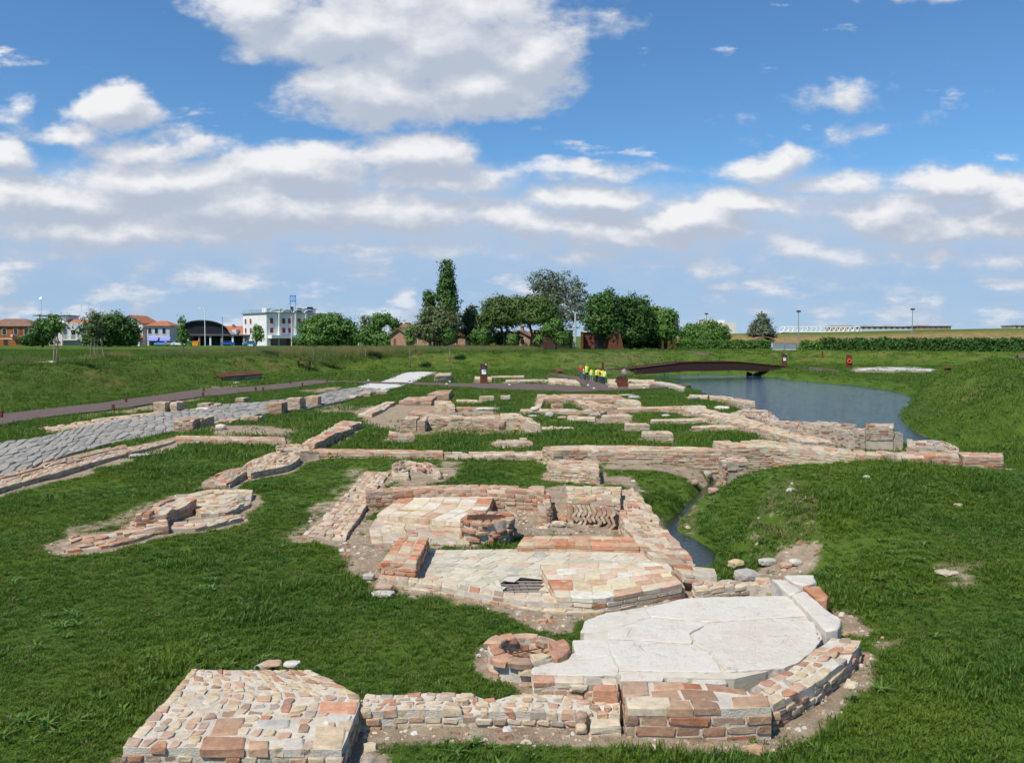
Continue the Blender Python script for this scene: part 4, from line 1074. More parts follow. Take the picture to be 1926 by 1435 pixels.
water_mat('pond_water', (0.008, 0.022, 0.05), 0.04, 1.6, 1.0)
water_mat('ditch_water', (0.025, 0.025, 0.014), 0.10, 6.0, 0.25)
mb = MB()
c = POND.mean(0)
ring = [tuple(c + (p - c) * 1.03) for p in POND]
mb.add([(p[0], p[1], WATER_Z) for p in ring], [tuple(range(len(ring)))[::-1]])
tag(mb.build('pond', M['pond_water']), kind='structure')
mb = MB()
dd_ = np.vstack([DITCH, DITCH[-1:] + np.array([[.8, .1]])])
tn = np.gradient(dd_, axis=0); tn /= np.hypot(*tn.T)[:, None]
nl = np.stack([-tn[:, 1], tn[:, 0]], -1)
A_ = [tuple(a) + (DITCH_Z,) for a in dd_ + nl * .75]; B_ = [tuple(a) + (DITCH_Z,) for a in dd_ - nl * .75]
k = len(A_)
mb.add(B_ + A_, [(i, i + 1, k + i + 1, k + i) for i in range(k - 1)])
tag(mb.build('ditch_water', M['ditch_water']), kind='structure')


# ---------------------------------------------------------------- strips and stones
class Strip:
    """a band between two surveyed edges; pos(s, t): s metres along, t 0..1 across"""
    def __init__(self, Lw, Rw, wob=0.0, seed=0):
        def res(p, n):
            p = np.array(p, float)
            d = np.r_[0, np.cumsum(np.hypot(*np.diff(p, axis=0).T))]
            u = np.linspace(0, d[-1], n)
            return np.stack([np.interp(u, d, p[:, 0]), np.interp(u, d, p[:, 1])], -1)
        n = 48
        if len(Lw) == len(Rw):
            # keep matching corners together
            def par(p):
                p = np.array(p, float); k = np.linspace(0, len(p) - 1, n)
                return np.stack([np.interp(k, np.arange(len(p)), p[:, i]) for i in (0, 1)], -1)
            self.L, self.R = par(Lw), par(Rw)
        else:
            self.L, self.R = res(Lw, n), res(Rw, n)
        if wob:
            # worn edges wander
            for e_, sd in ((self.L, seed), (self.R, seed + 5)):
                e_[:, 0] += (vnoise(e_[:, 0] * 1.0, e_[:, 1], .45, sd) - .5) * 2 * wob
                e_[:, 1] += (vnoise(e_[:, 0] + 7, e_[:, 1] + 3, .45, sd + 1) - .5) * 2 * wob
        C = (self.L + self.R) / 2
        self.sv = np.r_[0, np.cumsum(np.hypot(*np.diff(C, axis=0).T))]
        self.len = float(self.sv[-1])
        self.wid = float(np.mean(np.hypot(*(self.L - self.R).T)))
        # orientation: does L -> R turn left or right of travel
        d = C[-1] - C[0]; w = self.R[0] - self.L[0]
        self.sign = 1.0 if d[0] * w[1] - d[1] * w[0] > 0 else -1.0

    def pos(self, s, t):
        s = min(max(s, 0.0), self.len)
        l = (np.interp(s, self.sv, self.L[:, 0]), np.interp(s, self.sv, self.L[:, 1]))
        r = (np.interp(s, self.sv, self.R[:, 0]), np.interp(s, self.sv, self.R[:, 1]))
        return (l[0] + (r[0] - l[0]) * t, l[1] + (r[1] - l[1]) * t)


def stone_geo(pts, thick, bevel, rg, jit=1.0, rings=2):
    """a worn block: outline in the plane, top at w=0, body below. returns verts (u,v,w), faces"""
    n = len(pts)
    cu = sum(p[0] for p in pts) / n; cv = sum(p[1] for p in pts) / n
    if sum(pts[i][0] * pts[(i + 1) % n][1] - pts[(i + 1) % n][0] * pts[i][1] for i in range(n)) < 0:
        pts = pts[::-1]
    size = max(1e-3, min(max(abs(p[0] - cu) for p in pts), max(abs(p[1] - cv) for p in pts)))
    bv = min(bevel, size * 0.45)
    vs, fs = [], []
    def ring(inset, w, j):
        for p in pts:
            du, dv = cu - p[0], cv - p[1]
            l = math.hypot(du, dv) + 1e-9
            k = inset * 1.25 / l
            vs.append((p[0] + du * k + rg.uniform(-j, j), p[1] + dv * k + rg.uniform(-j, j), w + rg.uniform(-j, j) * 0.6))
    j = 0.006 * jit
    ring(0.0, -thick, j)
    ring(0.0, -bv * 0.9, j)
    if rings > 1: ring(bv * 0.35, -bv * 0.30, j * .7)
    ring(bv * 1.0, 0.0, j)
    R_ = 4 if rings > 1 else 3
    for r in range(R_ - 1):
        for i in range(n):
            k = (i + 1) % n
            fs.append((r * n + i, r * n + k, (r + 1) * n + k, (r + 1) * n + i))
    fs.append(tuple(range((R_ - 1) * n, R_ * n)))
    return vs, fs


def cut_corner(pts, rg, p):
    """knock a corner off now and then"""
    out = []
    n = len(pts)
    for i in range(n):
        if rg.random() < p:
            a, b, c = pts[i - 1], pts[i], pts[(i + 1) % n]
            k1, k2 = rg.uniform(.12, .4), rg.uniform(.12, .4)
            out.append((b[0] + (a[0] - b[0]) * k1, b[1] + (a[1] - b[1]) * k1))
            out.append((b[0] + (c[0] - b[0]) * k2, b[1] + (c[1] - b[1]) * k2))
        else:
            out.append(pts[i])
    return out


def inset_quad(q, gap):
    n = len(q)
    cx = sum(p[0] for p in q) / n; cy = sum(p[1] for p in q) / n
    out = []
    for p in q:
        d = math.hypot(p[0] - cx, p[1] - cy) + 1e-9
        k = max(0.3, 1 - gap * 1.3 / d)
        out.append((cx + (p[0] - cx) * k, cy + (p[1] - cy) * k))
    return out


def soft(fs):
    """faces of a worn block: the worn arris is smooth, the top and the sides stay flat"""
    n = len(fs[-1]); r = (len(fs) - 1) // n
    return [k // n >= 1 for k in range(len(fs) - 1)] + [False]


STAT = dict(ind=0, join=0)


class Pieces:
    """gathers the stones of one thing; the largest become parts of their own, the rest one part"""
    def __init__(self, root, part='brick', limit=300, minpx=11.0):
        self.root, self.part, self.limit, self.minpx = root, part, limit, minpx
        self.items = []
        self.o = Vector(root.location)

    def add(self, vs, fs, org, U, V, Nn, mat, size):
        dist = max(5.0, org[1])
        self.items.append((size * FPX / dist, vs, fs, org, U, V, Nn, mat))

    def finish(self):
        it = sorted(self.items, key=lambda q: -q[0])
        ind = [q for q in it if q[0] >= self.minpx][:self.limit]
        rest = it[len(ind):]
        for s, vs, fs, org, U, V, Nn, mat in ind:
            B = Matrix((U, V, Nn)).transposed()
            me = bpy.data.meshes.new(self.part)
            me.from_pydata([tuple(B @ Vector(v)) for v in vs], [], fs)
            me.materials.append(mat)
            me.polygons.foreach_set('use_smooth', soft(fs))
            ob = bpy.data.objects.new(self.part, me)
            COL.objects.link(ob)
            ob.parent = self.root
            ob.location = Vector(org) - self.o
        STAT['ind'] += len(ind)
        by = {}
        for q in rest: by.setdefault(q[7].name, []).append(q)
        if rest:
            V_, F_, MI = [], [], []
            mats = [M[k] for k in by]
            for mi, k in enumerate(by):
                for s, vs, fs, org, U, V, Nn, mat in by[k]:
                    b = len(V_); o = Vector(org) - self.o
                    V_ += [(o.x + U[0] * p[0] + V[0] * p[1] + Nn[0] * p[2], o.y + U[1] * p[0] + V[1] * p[1] + Nn[1] * p[2], o.z + U[2] * p[0] + V[2] * p[1] + Nn[2] * p[2]) for p in vs]
                    F_ += [tuple(i + b for i in f) for f in fs]
                    MI += [mi] * len(fs)
            me = bpy.data.meshes.new(self.part + 'work')
            me.from_pydata(V_, [], F_)
            for m_ in mats: me.materials.append(m_)
            me.polygons.foreach_set('material_index', MI)
            ob = bpy.data.objects.new(self.part + 'work', me)
            COL.objects.link(ob); ob.parent = self.root
            ob['kind'] = 'stuff'
            STAT['join'] += len(rest)


Z3 = (0.0, 0.0, 1.0)


def in_poly(poly, p):
    r = False; n = len(poly)
    for i in range(n):
        (x0, y0), (x1, y1) = poly[i], poly[(i + 1) % n]
        if (y0 > p[1]) != (y1 > p[1]) and p[0] < (x1 - x0) * (p[1] - y0) / (y1 - y0 + 1e-12) + x0: r = not r
    return r


def build_wall(w, idx):
    rg = random.Random(1000 + idx)
    far = w['dist'] > 36
    st = Strip(w['Lw'], w['Rw'], w.get('wob', .045 if not far else .09), idx)
    zt, zb = w['zt'], w['zb']
    ero, CH = w.get('erode', .22), w.get('course', 0.076)

    def worn(x, y):
        """courses lost from the top"""
        if ero <= 0: return 0.0
        v = float(vnoise(np.array([x]), np.array([y]), .55 if not far else .9, idx + 40)[0]) * .75 + float(vnoise(np.array([x]), np.array([y]), .2, idx + 41)[0]) * .25
        n_ = (1 if v > .80 - ero * .75 else 0) + (1 if v > 1.02 - ero * .75 else 0)
        return min(n_ * CH, max(0.0, zt - zb - .12))
    mid = st.pos(st.len / 2, .5)
    root = empty(w['name'], (mid[0], mid[1], zb), 0, w['label'], w['cat'], w.get('group'))
    root['kind'] = 'thing'
    P = Pieces(root, 'tile' if w['name'] in ('tile_floor', 'stone_terrace') else ('stone' if w.get('mat') in ('stone_pale', 'quay_stone') else 'brick'))
    mat = M[w.get('mat', 'brick')]
    gap = w.get('gap', 0.014) if not far else 0.008
    jit = w.get('jit', 1.0)
    row, (l0, l1) = w.get('row', 0.2), w.get('ln', (0.18, 0.36))
    crazy, drop = w.get('crazy', 0.12), w.get('drop', 0.015)
    thick = w.get('thick', 0.075)
    ragged = w.get('ragged', 0.0)
    O = Vector(root.location)
    spec = []
    for quad, mname in w.get('special', ()):
        spec.append(([site(x, y, zt)[:2] for x, y in quad], mname))
    hole = [site(x, y, zt)[:2] for x, y in w['hole']] if 'hole' in w else None
    # --- mortar body
    na = max(2, int(st.len / 0.25)); nt_ = max(2, int(st.wid / 0.25))
    na, nt_ = min(na, 40), min(nt_, 12)
    mb = MB(); ins = 0.016
    V_, F_ = [], []
    def core(s, t, z):
        x, y = st.pos(s, t)
        return (x - O.x, y - O.y, z - O.z)
    ti, si = min(0.3, ins / st.wid), min(st.len * .3, ins)
    for i in range(na + 1):
        for k in range(nt_ + 1):
            s = si + (st.len - 2 * si) * i / na; t = ti + (1 - 2 * ti) * k / nt_
            V_.append(core(s, t, zt - 0.010 + rg.uniform(-.004, .004) - ragged * rg.random() * 1.2 - worn(*st.pos(s, t))))
    for i in range(na):
        for k in range(nt_):
            if hole and in_poly(hole, (V_[i * (nt_ + 1) + k][0] + O.x, V_[i * (nt_ + 1) + k][1] + O.y)): continue
            a = i * (nt_ + 1) + k; q = (a, a + 1, a + nt_ + 2, a + nt_ + 1)
            F_.append(q if st.sign > 0 else q[::-1])
    loop = [i * (nt_ + 1) for i in range(na + 1)] + [na * (nt_ + 1) + k for k in range(1, nt_ + 1)] + [i * (nt_ + 1) + nt_ for i in range(na - 1, -1, -1)] + [k for k in range(nt_ - 1, 0, -1)]
    b0 = len(V_)
    for q in loop: V_.append((V_[q][0], V_[q][1], zb - (0.0 if w.get('floating') else 0.3) - O.z))
    if w.get('floating'): F_.append(tuple(range(b0, b0 + len(loop))) if st.sign < 0 else tuple(range(b0, b0 + len(loop)))[::-1])
    n = len(loop)
    for i in range(n):
        k = (i + 1) % n; q = (loop[i], b0 + i, b0 + k, loop[k])
        F_.append(q if st.sign < 0 else q[::-1])
    mb.add(V_, F_).build('mortar', M[w.get('mortar', 'mortar' if w['dist'] < 15 else 'mortar_far')], root)
    # --- top pieces
    for quad, mname in spec:
        c = (sum(p[0] for p in quad) / 4, sum(p[1] for p in quad) / 4)
        q = inset_quad(quad, gap)
        vs, fs = stone_geo([(p[0] - c[0], p[1] - c[1]) for p in q], 0.1, 0.028, rg, jit)
        P.add(vs, fs, (c[0], c[1], zt + 0.012), (1, 0, 0), (0, 1, 0), Z3, M[mname], 0.45)
    nr = max(1, round(st.wid / row))
    wob = [(rg.uniform(.5, 2.0), rg.uniform(0, 6), rg.uniform(0.04, .16) / nr) for _ in range(nr + 1)]
    def tb(k, s):
        if k <= 0: return 0.0
        if k >= nr: return 1.0
        a, b, c = wob[k]
        return k / nr + c * math.sin(a * s + b)
    for k in range(nr):
        s = -rg.uniform(0, l0 * .5)
        edge = k == 0 or k == nr - 1
        while s < st.len - 0.04:
            ln = rg.uniform(l0, l1) * (1.12 if edge else 1.0)
            s1 = min(s + ln, st.len)
            if st.len - s1 < l0 * 0.5: s1 = st.len
            sa = max(s, 0)
            q = [st.pos(sa, tb(k, sa)), st.pos(s1, tb(k, s1)), st.pos(s1, tb(k + 1, s1)), st.pos(sa, tb(k + 1, sa))]
            s = s1
            if rg.random() < drop: continue
            c = (sum(p[0] for p in q) / 4, sum(p[1] for p in q) / 4)
            if any(in_poly(sp, c) for sp, _ in spec): continue
            if hole and in_poly(hole, c): continue
            jj = 0.012 * jit if edge else 0.02 * jit
            if far: jj *= .7
            q = inset_quad([(p[0] + rg.uniform(-jj, jj), p[1] + rg.uniform(-jj, jj)) for p in q], gap * (1 if edge else 1.25))
            q = cut_corner(q, rg, crazy * (0.3 if edge else 1.0))
            vs, fs = stone_geo([(p[0] - c[0], p[1] - c[1]) for p in q], thick + rg.uniform(-.01, .02), rg.uniform(.012, .022) if edge else rg.uniform(.007, .014), rg, jit, 1 if far else 2)
            dz = rg.uniform(-.005, .009) * jit - ragged * rg.random() - worn(*c)
            tx, ty = rg.gauss(0, .012) * jit, rg.gauss(0, .012) * jit
            U = Vector((1, 0, tx)).normalized(); Vv = Vector((0, 1, ty)); Nn = U.cross(Vv).normalized(); Vv = Nn.cross(U)
            P.add(vs, fs, (c[0], c[1], zt + dz), U, Vv, Nn, mat, max(math.dist(q[0], q[1]), math.dist(q[1], q[2])))
    # --- faces
    ch = CH
    c0, c1 = w.get('cln', (max(.14, l0 * .85), l1 * .9))
    sides = []
    for t in (0.0, 1.0):
        sides.append([st.pos(st.len * i / 24, t) for i in range(25)])
    for s in (0.0, st.len):
        sides.append([st.pos(s, i / 8) for i in range(9)])
    cxy = st.pos(st.len / 2, .5)
    for si_, line in enumerate(sides):
        line = np.array(line)
        d = np.r_[0, np.cumsum(np.hypot(*np.diff(line, axis=0).T))]
        if d[-1] < 0.1: continue
        out = None
        zc = zt - thick - 0.012
        ci = 0
        glow = float(ground(line[:, 0], line[:, 1]).min())
        while zc - ch > max(zb - 0.05, glow - ch * 1.2) and ci < w.get('maxcourse', 99):
            s = rg.uniform(-c1 * .6, 0)
            while s < d[-1] - 0.03:
                s1 = min(s + rg.uniform(c0, c1), d[-1])
                if d[-1] - s1 < c0 * .5: s1 = d[-1]
                sa = max(s, 0.0); s = s1
                if s1 - sa < 0.05: continue
                a = np.array([np.interp(sa, d, line[:, 0]), np.interp(sa, d, line[:, 1])])
                b = np.array([np.interp(s1, d, line[:, 0]), np.interp(s1, d, line[:, 1])])
                m_ = (a + b) / 2
                e = b - a; L_ = float(np.hypot(*e))
                if L_ < 0.03: continue
                e /= L_
                nn = np.array([e[1], -e[0]])
                # outward: away from the middle of the band
                if si_ < 2:
                    ref = np.array(st.pos(np.interp(s1, d, np.linspace(0, st.len, len(d))), 0.5))
                else:
                    ref = np.array(cxy)
                if np.dot(nn, m_ - ref) < 0: nn = -nn
                if np.dot(nn, -m_) / (np.hypot(*m_) + 1e-9) < -0.22: continue
                if far and np.dot(nn, -m_) < 0: continue
                if rg.random() < drop * 1.5: continue
                if ci < 2 and worn(*m_) > ci * CH + .01: continue
                uc = w.get('undercut')
                if uc and si_ == 1:
                    fr = (sa + s1) / 2 / d[-1]
                    if uc[0] < fr < uc[1] and 3 <= ci <= 4: continue
                hgt = ch - (0.014 if not far else 0.01)
                g_ = 0.006
                q = [(-L_ / 2 + g_, -hgt / 2), (L_ / 2 - g_, -hgt / 2), (L_ / 2 - g_, hgt / 2), (-L_ / 2 + g_, hgt / 2)]
                q = [(p[0] + rg.uniform(-.006, .006) * jit, p[1] + rg.uniform(-.005, .005) * jit) for p in q]
                q = cut_corner(q, rg, 0.12 * jit)
                vs, fs = stone_geo(q, 0.09, rg.uniform(.010, .022), rg, jit * .8, 1 if far else 2)
                pr = rg.uniform(-.014, .016) * jit - (ragged * rg.random() * .6)
                U = Vector((-nn[1], nn[0], 0)); Nn = Vector((nn[0], nn[1], 0)); Vv = Vector(Z3)
                P.add(vs, fs, (m_[0] + nn[0] * pr, m_[1] + nn[1] * pr, zc - ch / 2), U, Vv, Nn, mat, L_)
            zc -= ch; ci += 1
    P.finish()
    return root


ROOTS = {}
for i, w in enumerate(W):
    ROOTS[w['label']] = build_wall(w, i)
print('pieces', STAT)
# ---------------------------------------------------------------- road, walkway, gravel
def sheet(name, mat, A, B, z, th=0.06, drape=True, nseg=90):
    """a paved band with a real edge, laid a little above the ground"""
    st = Strip([tuple(p) for p in A], [tuple(p) for p in B])
    na, nb = nseg, 4
    pts = [st.pos(st.len * i / na, k / nb) for i in range(na + 1) for k in range(nb + 1)]
    x = np.array([p[0] for p in pts]); y = np.array([p[1] for p in pts])
    zz = np.maximum(ground(x, y) * 0.5 + 0.02, 0) + z if drape else ground(x, y) + .06
    top = [(x[i], y[i], zz[i]) for i in range(len(x))]
    F_ = []
    for i in range(na):
        for k in range(nb):
            a = i * (nb + 1) + k; q = (a, a + 1, a + nb + 2, a + nb + 1)
            F_.append(q if st.sign > 0 else q[::-1])
    loop = [i * (nb + 1) for i in range(na + 1)] + [na * (nb + 1) + k for k in range(1, nb + 1)] + [i * (nb + 1) + nb for i in range(na - 1, -1, -1)] + [k for k in range(nb - 1, 0, -1)]
    b0 = len(top)
    top += [(top[q][0], top[q][1], top[q][2] - th - 0.25) for q in loop]
    n = len(loop)
    for i in range(n):
        k = (i + 1) % n; q = (loop[i], b0 + i, b0 + k, loop[k]); F_.append(q if st.sign < 0 else q[::-1])
    return tag(MB().add(top, F_).build(name, mat), kind='structure')


for n_, a_, b_, z_ in pathw:
    sheet(n_, M['path'], a_, b_, z_ if 'bridge' not in n_ else z_, drape='bridge' not in n_)
sheet('gravel_road', M['gravel_white'], [tuple(p) for p in GRAVEL[:6]], [tuple(p) for p in (GRAVEL[8], GRAVEL[7] * .5 + GRAVEL[8] * .5, GRAVEL[7], GRAVEL[6] * .5 + GRAVEL[7] * .5, GRAVEL[6], GRAVEL[5] + np.array([.3, 0]))], 0.045)


def build_road():
    """Roman road of polygonal basalt slabs: a jittered honeycomb, every slab a stone of its own"""
    rg = random.Random(77)
    # three carriageway thirds with their own bend keep the slabs compact
    st = Strip([tuple(p) for p in ROAD[0]], [tuple(p) for p in ROAD[1]])
    mid = st.pos(st.len * .3, .5)
    root = empty('basalt_road', (mid[0], mid[1], 0), 0)
    root['kind'] = 'structure'
    P = Pieces(root, 'paving_stone', 300, 9.0)
    # bed
    na, nb = 80, 6
    V_ = []; F_ = []
    for i in range(na + 1):
        for k in range(nb + 1):
            x, y = st.pos(st.len * i / na, 0.01 + .98 * k / nb)
            V_.append((x - mid[0], y - mid[1], ROAD_Z - 0.05))
    for i in range(na):
        for k in range(nb):
            a = i * (nb + 1) + k; q = (a, a + 1, a + nb + 2, a + nb + 1); F_.append(q if st.sign > 0 else q[::-1])
    MB().add(V_, F_).build('bed', M['mortar_dark'], root)
    cell = 0.86
    def jitter(i, j):
        h = random.Random((i * 7349 + j * 9151) & 0xffffff)
        return h.uniform(-.17, .17), h.uniform(-.17, .17)
    nrow = int(st.wid / (cell * 0.87)) + 1
    ncol = int(st.len / cell) + 1
    def corner(u, v, key):
        a, b = jitter(*key)
        s, t = (u + a) * cell, (v * 0.87 * cell + b * cell) / st.wid
        return st.pos(min(max(s, 0), st.len), min(max(t, 0.0), 1.0))
    for r in range(nrow):
        for c in range(ncol):
            u = c + 0.5 * (r % 2); v = r + 0.5
            K = 2 * c + (r % 2)
            pts = []
            for du, dv in ((-.5, -.29), (0, -.6), (.5, -.29), (.5, .29), (0, .6), (-.5, .29)):
                ku = round((u + du) * 2); kv = round((v + dv) * 10 / 1.0)
                # shared corners share their jitter
                row_line = round(v + (0.5 if dv > 0 else -0.5))
                key = (ku, row_line * 3 + (1 if abs(dv) > .5 else 0) * (1 if dv > 0 else -1))
                kk = (ku, row_line)
                pts.append(corner(u + du, v + dv, kk))
            cc = (sum(p[0] for p in pts) / 6, sum(p[1] for p in pts) / 6)
            ar = abs(sum(pts[i][0] * pts[(i + 1) % 6][1] - pts[(i + 1) % 6][0] * pts[i][1] for i in range(6))) / 2
            if ar < 0.06: continue
            q = inset_quad(pts, 0.014)
            q = [(p[0] - cc[0], p[1] - cc[1]) for p in q]
            vs, fs = stone_geo(cut_corner(q, rg, .15), 0.22, rg.uniform(.03, .055), rg, 1.5, 2)
            tx, ty = rg.gauss(0, .02), rg.gauss(0, .02)
            U = Vector((1, 0, tx)).normalized(); Vv = Vector((0, 1, ty)); Nn = U.cross(Vv).normalized(); Vv = Nn.cross(U)
            P.add(vs, fs, (cc[0], cc[1], ROAD_Z + rg.uniform(-.02, .02)), U, Vv, Nn, M['basalt'], 0.7)
    P.finish()


build_road()


# ---------------------------------------------------------------- marble floor
def slab_geo(pts, thick, rg, rough=0.012, bevel=0.02, sub=0.12):
    """a slab with a ragged, chipped outline"""
    out = []
    n = len(pts)
    for i in range(n):
        a, b = pts[i], pts[(i + 1) % n]
        m = max(1, int(math.dist(a, b) / sub))
        for k in range(m):
            t = k / m
            out.append((a[0] + (b[0] - a[0]) * t + rg.uniform(-rough, rough), a[1] + (b[1] - a[1]) * t + rg.uniform(-rough, rough)))
    return stone_geo(out, thick, bevel, rg, 0.8, 2)


rg = random.Random(5)
mw = [[site(x, y, MARBLE_Z)[:2] for x, y in p] for p in MARBLE]
c0 = np.mean(np.array([p for q in mw for p in q]), 0)
root = empty('marble_floor', (c0[0], c0[1], 0), 0, 'cracked white marble floor inside the curved wall', 'floor')
root['kind'] = 'thing'
bed = [site(x, y, 0.08)[:2] for x, y in ((1100, 1194), (1142, 1172), (1290, 1146), (1478, 1144), (1530, 1172), (1546, 1222), (1505, 1258), (1440, 1286), (1380, 1300), (1180, 1296), (1012, 1286), (1016, 1270), (1096, 1244))]
MB().add([(p[0] - c0[0], p[1] - c0[1], 0.236) for p in bed] + [(p[0] - c0[0], p[1] - c0[1], -0.3) for p in bed], [tuple(range(13))[::-1]] + [(i, (i + 1) % 13, 13 + (i + 1) % 13, 13 + i) for i in range(13)]).build('bed', M['lime_floor'], root)
for i, p in enumerate(mw):
    cc = np.mean(np.array(p), 0)
    q = inset_quad(p, -0.002)
    vs, fs = slab_geo([(a - cc[0], b - cc[1]) for a, b in q], 0.14, rg, 0.013, 0.012, .07)
    me = bpy.data.meshes.new('slab'); me.from_pydata(vs, [], fs)
    dz = (0.0, 0.008, -0.002, 0.003, -0.015, -0.02, -0.01, -.02, -.03, -.04)[i]
    o = link('slab', me, M['marble'] if i not in (8, 9) else M['stone_pale'], root, (cc[0] - c0[0], cc[1] - c0[1], MARBLE_Z + dz))
    me.polygons.foreach_set('use_smooth', soft(fs))
    o.rotation_euler = (rg.gauss(0, .006), rg.gauss(0, .006), 0)
for p, mname, lab in KERB_BLOCKS:
    q = [site(x, y, .36)[:2] for x, y in p]
    cc = np.mean(np.array(q), 0)
    vs, fs = slab_geo([(a - cc[0], b - cc[1]) for a, b in q], 0.36, rg, 0.010, 0.03)
    me = bpy.data.meshes.new('kerb_block'); me.from_pydata(vs, [], fs)
    o = link('marble_block' if mname == 'marble' else 'stone_block', me, M[mname], None, (cc[0], cc[1], .36))
    me.polygons.foreach_set('use_smooth', soft(fs))
    tag(o, lab, 'stone', 'blocks of the marble kerb', 'thing')


# ---------------------------------------------------------------- loose stones
def rock_geo(rx, ry, rz, rg, n=9, blocky=0.5):
    bm = bmesh.new()
    bmesh.ops.create_icosphere(bm, subdivisions=2, radius=1)
    for v in bm.verts:
        p = v.co
        k = max(abs(p.x), abs(p.y), abs(p.z))
        q = p * (1 - blocky) + p / k * blocky * 0.8
        f = 1 + rg.uniform(-.07, .07)
        v.co = Vector((q.x * rx * f, q.y * ry * f, q.z * rz * f))
    me = bpy.data.meshes.new('rock'); bm.to_mesh(me); bm.free()
    return me


def rock(px, py, w, d, h, mname, label, rz=0.0, name='stone', group=None, z=None, cat='stone', tilt=0.0, blocky=.6):
    """stone whose foot is seen at (px, py); size in metres"""
    x, y, zz = hit(px, py) if z is None else site(px, py, z)
    o = link(name, rock_geo(w / 2, d / 2, h / 2, random.Random(int(px * 31 + py)), blocky=blocky), M[mname], None, (x, y + d / 2, zz + h * .42), smooth=False)
    o.rotation_euler = (tilt, tilt * .6, rz)
    return tag(o, label, cat, group)


rock(1094, 1384, .15, .14, .13, 'brick_pale', 'lower rounded stone of a pair stacked before the low front wall')
rock(1095, 1366, .16, .15, .16, 'brick_red', 'upper rounded stone of a pair stacked before the low front wall', z=0.1)
rock(1090, 1306, .27, .2, .13, 'stone_pale', 'pale square stone leaning on the pale brick course', z=.12)
rock(718, 1127, .46, .26, .12, 'stone_pale', 'pale lower slab of two at the left tip of the curved rim')
rock(720, 1112, .40, .3, .10, 'quay_stone', 'grey upper slab of two at the left tip of the curved rim', z=.1)
rock(692, 1093, .26, .2, .14, 'stone_pale', 'whitish round stone before the dark sided brick block')
rock(1032, 978, .24, .2, .16, 'marble', 'white stone in the gravel pit, upper of two')
rock(1052, 992, .42, .22, .16, 'stone_pale', 'pale grey stone in the gravel pit, lower of two', rz=-.3)
rock(1058, 984, .16, .42, .14, 'tile_orange', 'tan log-shaped stone beside the white stones in the gravel pit', rz=.6)
rock(1482, 1326 + 8, .25, .1, .05, 'stone_pale', 'flat pale flake beside the curved wall', rz=-.4)
rock(1540, 1322, .18, .08, .05, 'stone_pale', 'small pale chip right of the flat flake', rz=.3)
rock(1388, 1072, .34, .3, .2, 'brick_pale', 'yellowish boulder at the end of the ditch', rz=.5, z=-.1)
rock(1448, 1066, .42, .26, .16, 'stone_pale', 'broken white stone above the marble floor', rz=.2)
rock(1482, 1071, .28, .24, .12, 'tile_orange', 'small orange stone beside the broken white stone')
rock(1500, 1066, .28, .24, .14, 'stone_pale', 'small grey stone right of the orange stone')
rock(1410, 1100, .55, .4, .26, 'quay_stone', 'big tilted brown stone by the marble kerb', rz=.3, tilt=.15)
rock(1305, 915, .42, .34, .22, 'quay_stone', 'brownish boulder on the left bank of the ditch')
rock(1332, 901, .35, .4, .3, 'quay_stone', 'grey boulder left of the culvert under the long wall', z=-.45)
rock(1344, 930, .36, .28, .2, 'quay_stone', 'brownish boulder on the right bank of the ditch')
rock(1376, 905, .55, .45, .35, 'brick_pale', 'yellowish boulder right of the culvert under the long wall', z=-.4)
rock(365 + 13, 774, 1.0, .5, .28, 'marble', 'white stone beam on the far side of the road', cat='stone')
rock(413, 809, .55, .35, .3, 'marble', 'white stone at the foot of the low road pier')
rock(260, 861, .9, .3, .16, 'stone_pale', 'white slab fallen below the kerb wall', rz=.25)
rock(915, 772, 1.6, .35, .2, 'marble', 'long white stone beam on the court grass')
rock(943, 806, .42, .3, .48, 'quay_stone', 'upright grey stone set into the longest court wall', z=.1)
rock(1004, 785, .75, .4, .14, 'stone_pale', 'flat grey stone on the court grass behind the longest wall')
rock(1034, 786, .6, .5, .35, 'stone_pale', 'round grey boulder on the court grass behind the longest wall')
rock(1006, 774, .55, .4, .3, 'marble', 'pointed white stone on the low wall line', z=.3)
rock(1058, 789, .6, .4, .2, 'brick_pale', 'squarish pale stone right of the round grey boulder')
rock(1069, 809, .7, .4, .16, 'stone_pale', 'oval pale stone alone on the court grass')
rock(1040, 793, .55, .3, .08, 'marble', 'thin white flake on the court grass')
rock(1112, 794, .6, .35, .1, 'stone_pale', 'thin pale slab left of the stepped block')
rock(1120, 786, .8, .5, .3, 'brick_pale', 'pale masonry lump left of the stepped block')
rock(1254, 785, .6, .4, .18, 'stone_pale', 'light stone on the grass before the thin court wall')
rock(1360, 772, 1.1, .5, .3, 'marble', 'bright white stone block beside the slanting wall', rz=-.2)
rock(1308, 752, .7, .5, .35, 'stone_pale', 'round grey stone at the near corner of the pond')
rock(1418, 765, .9, .6, .4, 'marble', 'white stone at the end of the low quay wall')
rock(1180, 745, 1.6, .5, .15, 'stone_pale', 'thin pale slab on the grass left of the pond')
rock(1194, 751, 1.0, .6, .3, 'stone_pale', 'pale stone block on the grass left of the pond')
rock(1560, 872, .9, .5, .45, 'brick_pale', 'pinkish stone block leaning at the foot of the tall pale wall', rz=-.5, tilt=.3, z=.2)
rock(1790, 1085, .42, .36, .07, 'stone_pale', 'flat grey stone slab set in the grass of the mound', rz=.5)
rock(1632, 901, .18, .14, .1, 'stone_pale', 'small white stone in the grass on the mound, upper left')
rock(1674, 945, .14, .12, .09, 'stone_pale', 'small cream stone in the grass on the mound, centre')
rock(1806, 955, .2, .16, .1, 'brick_brown', 'small brown stone in the grass on the mound')
rock(443, 722, .7, .5, .2, 'marble', 'small white stone on the grass before the rusty bench')
rock(70, 685, 1.3, .6, .25, 'stone_pale', 'grey stone on the crest of the left bank')
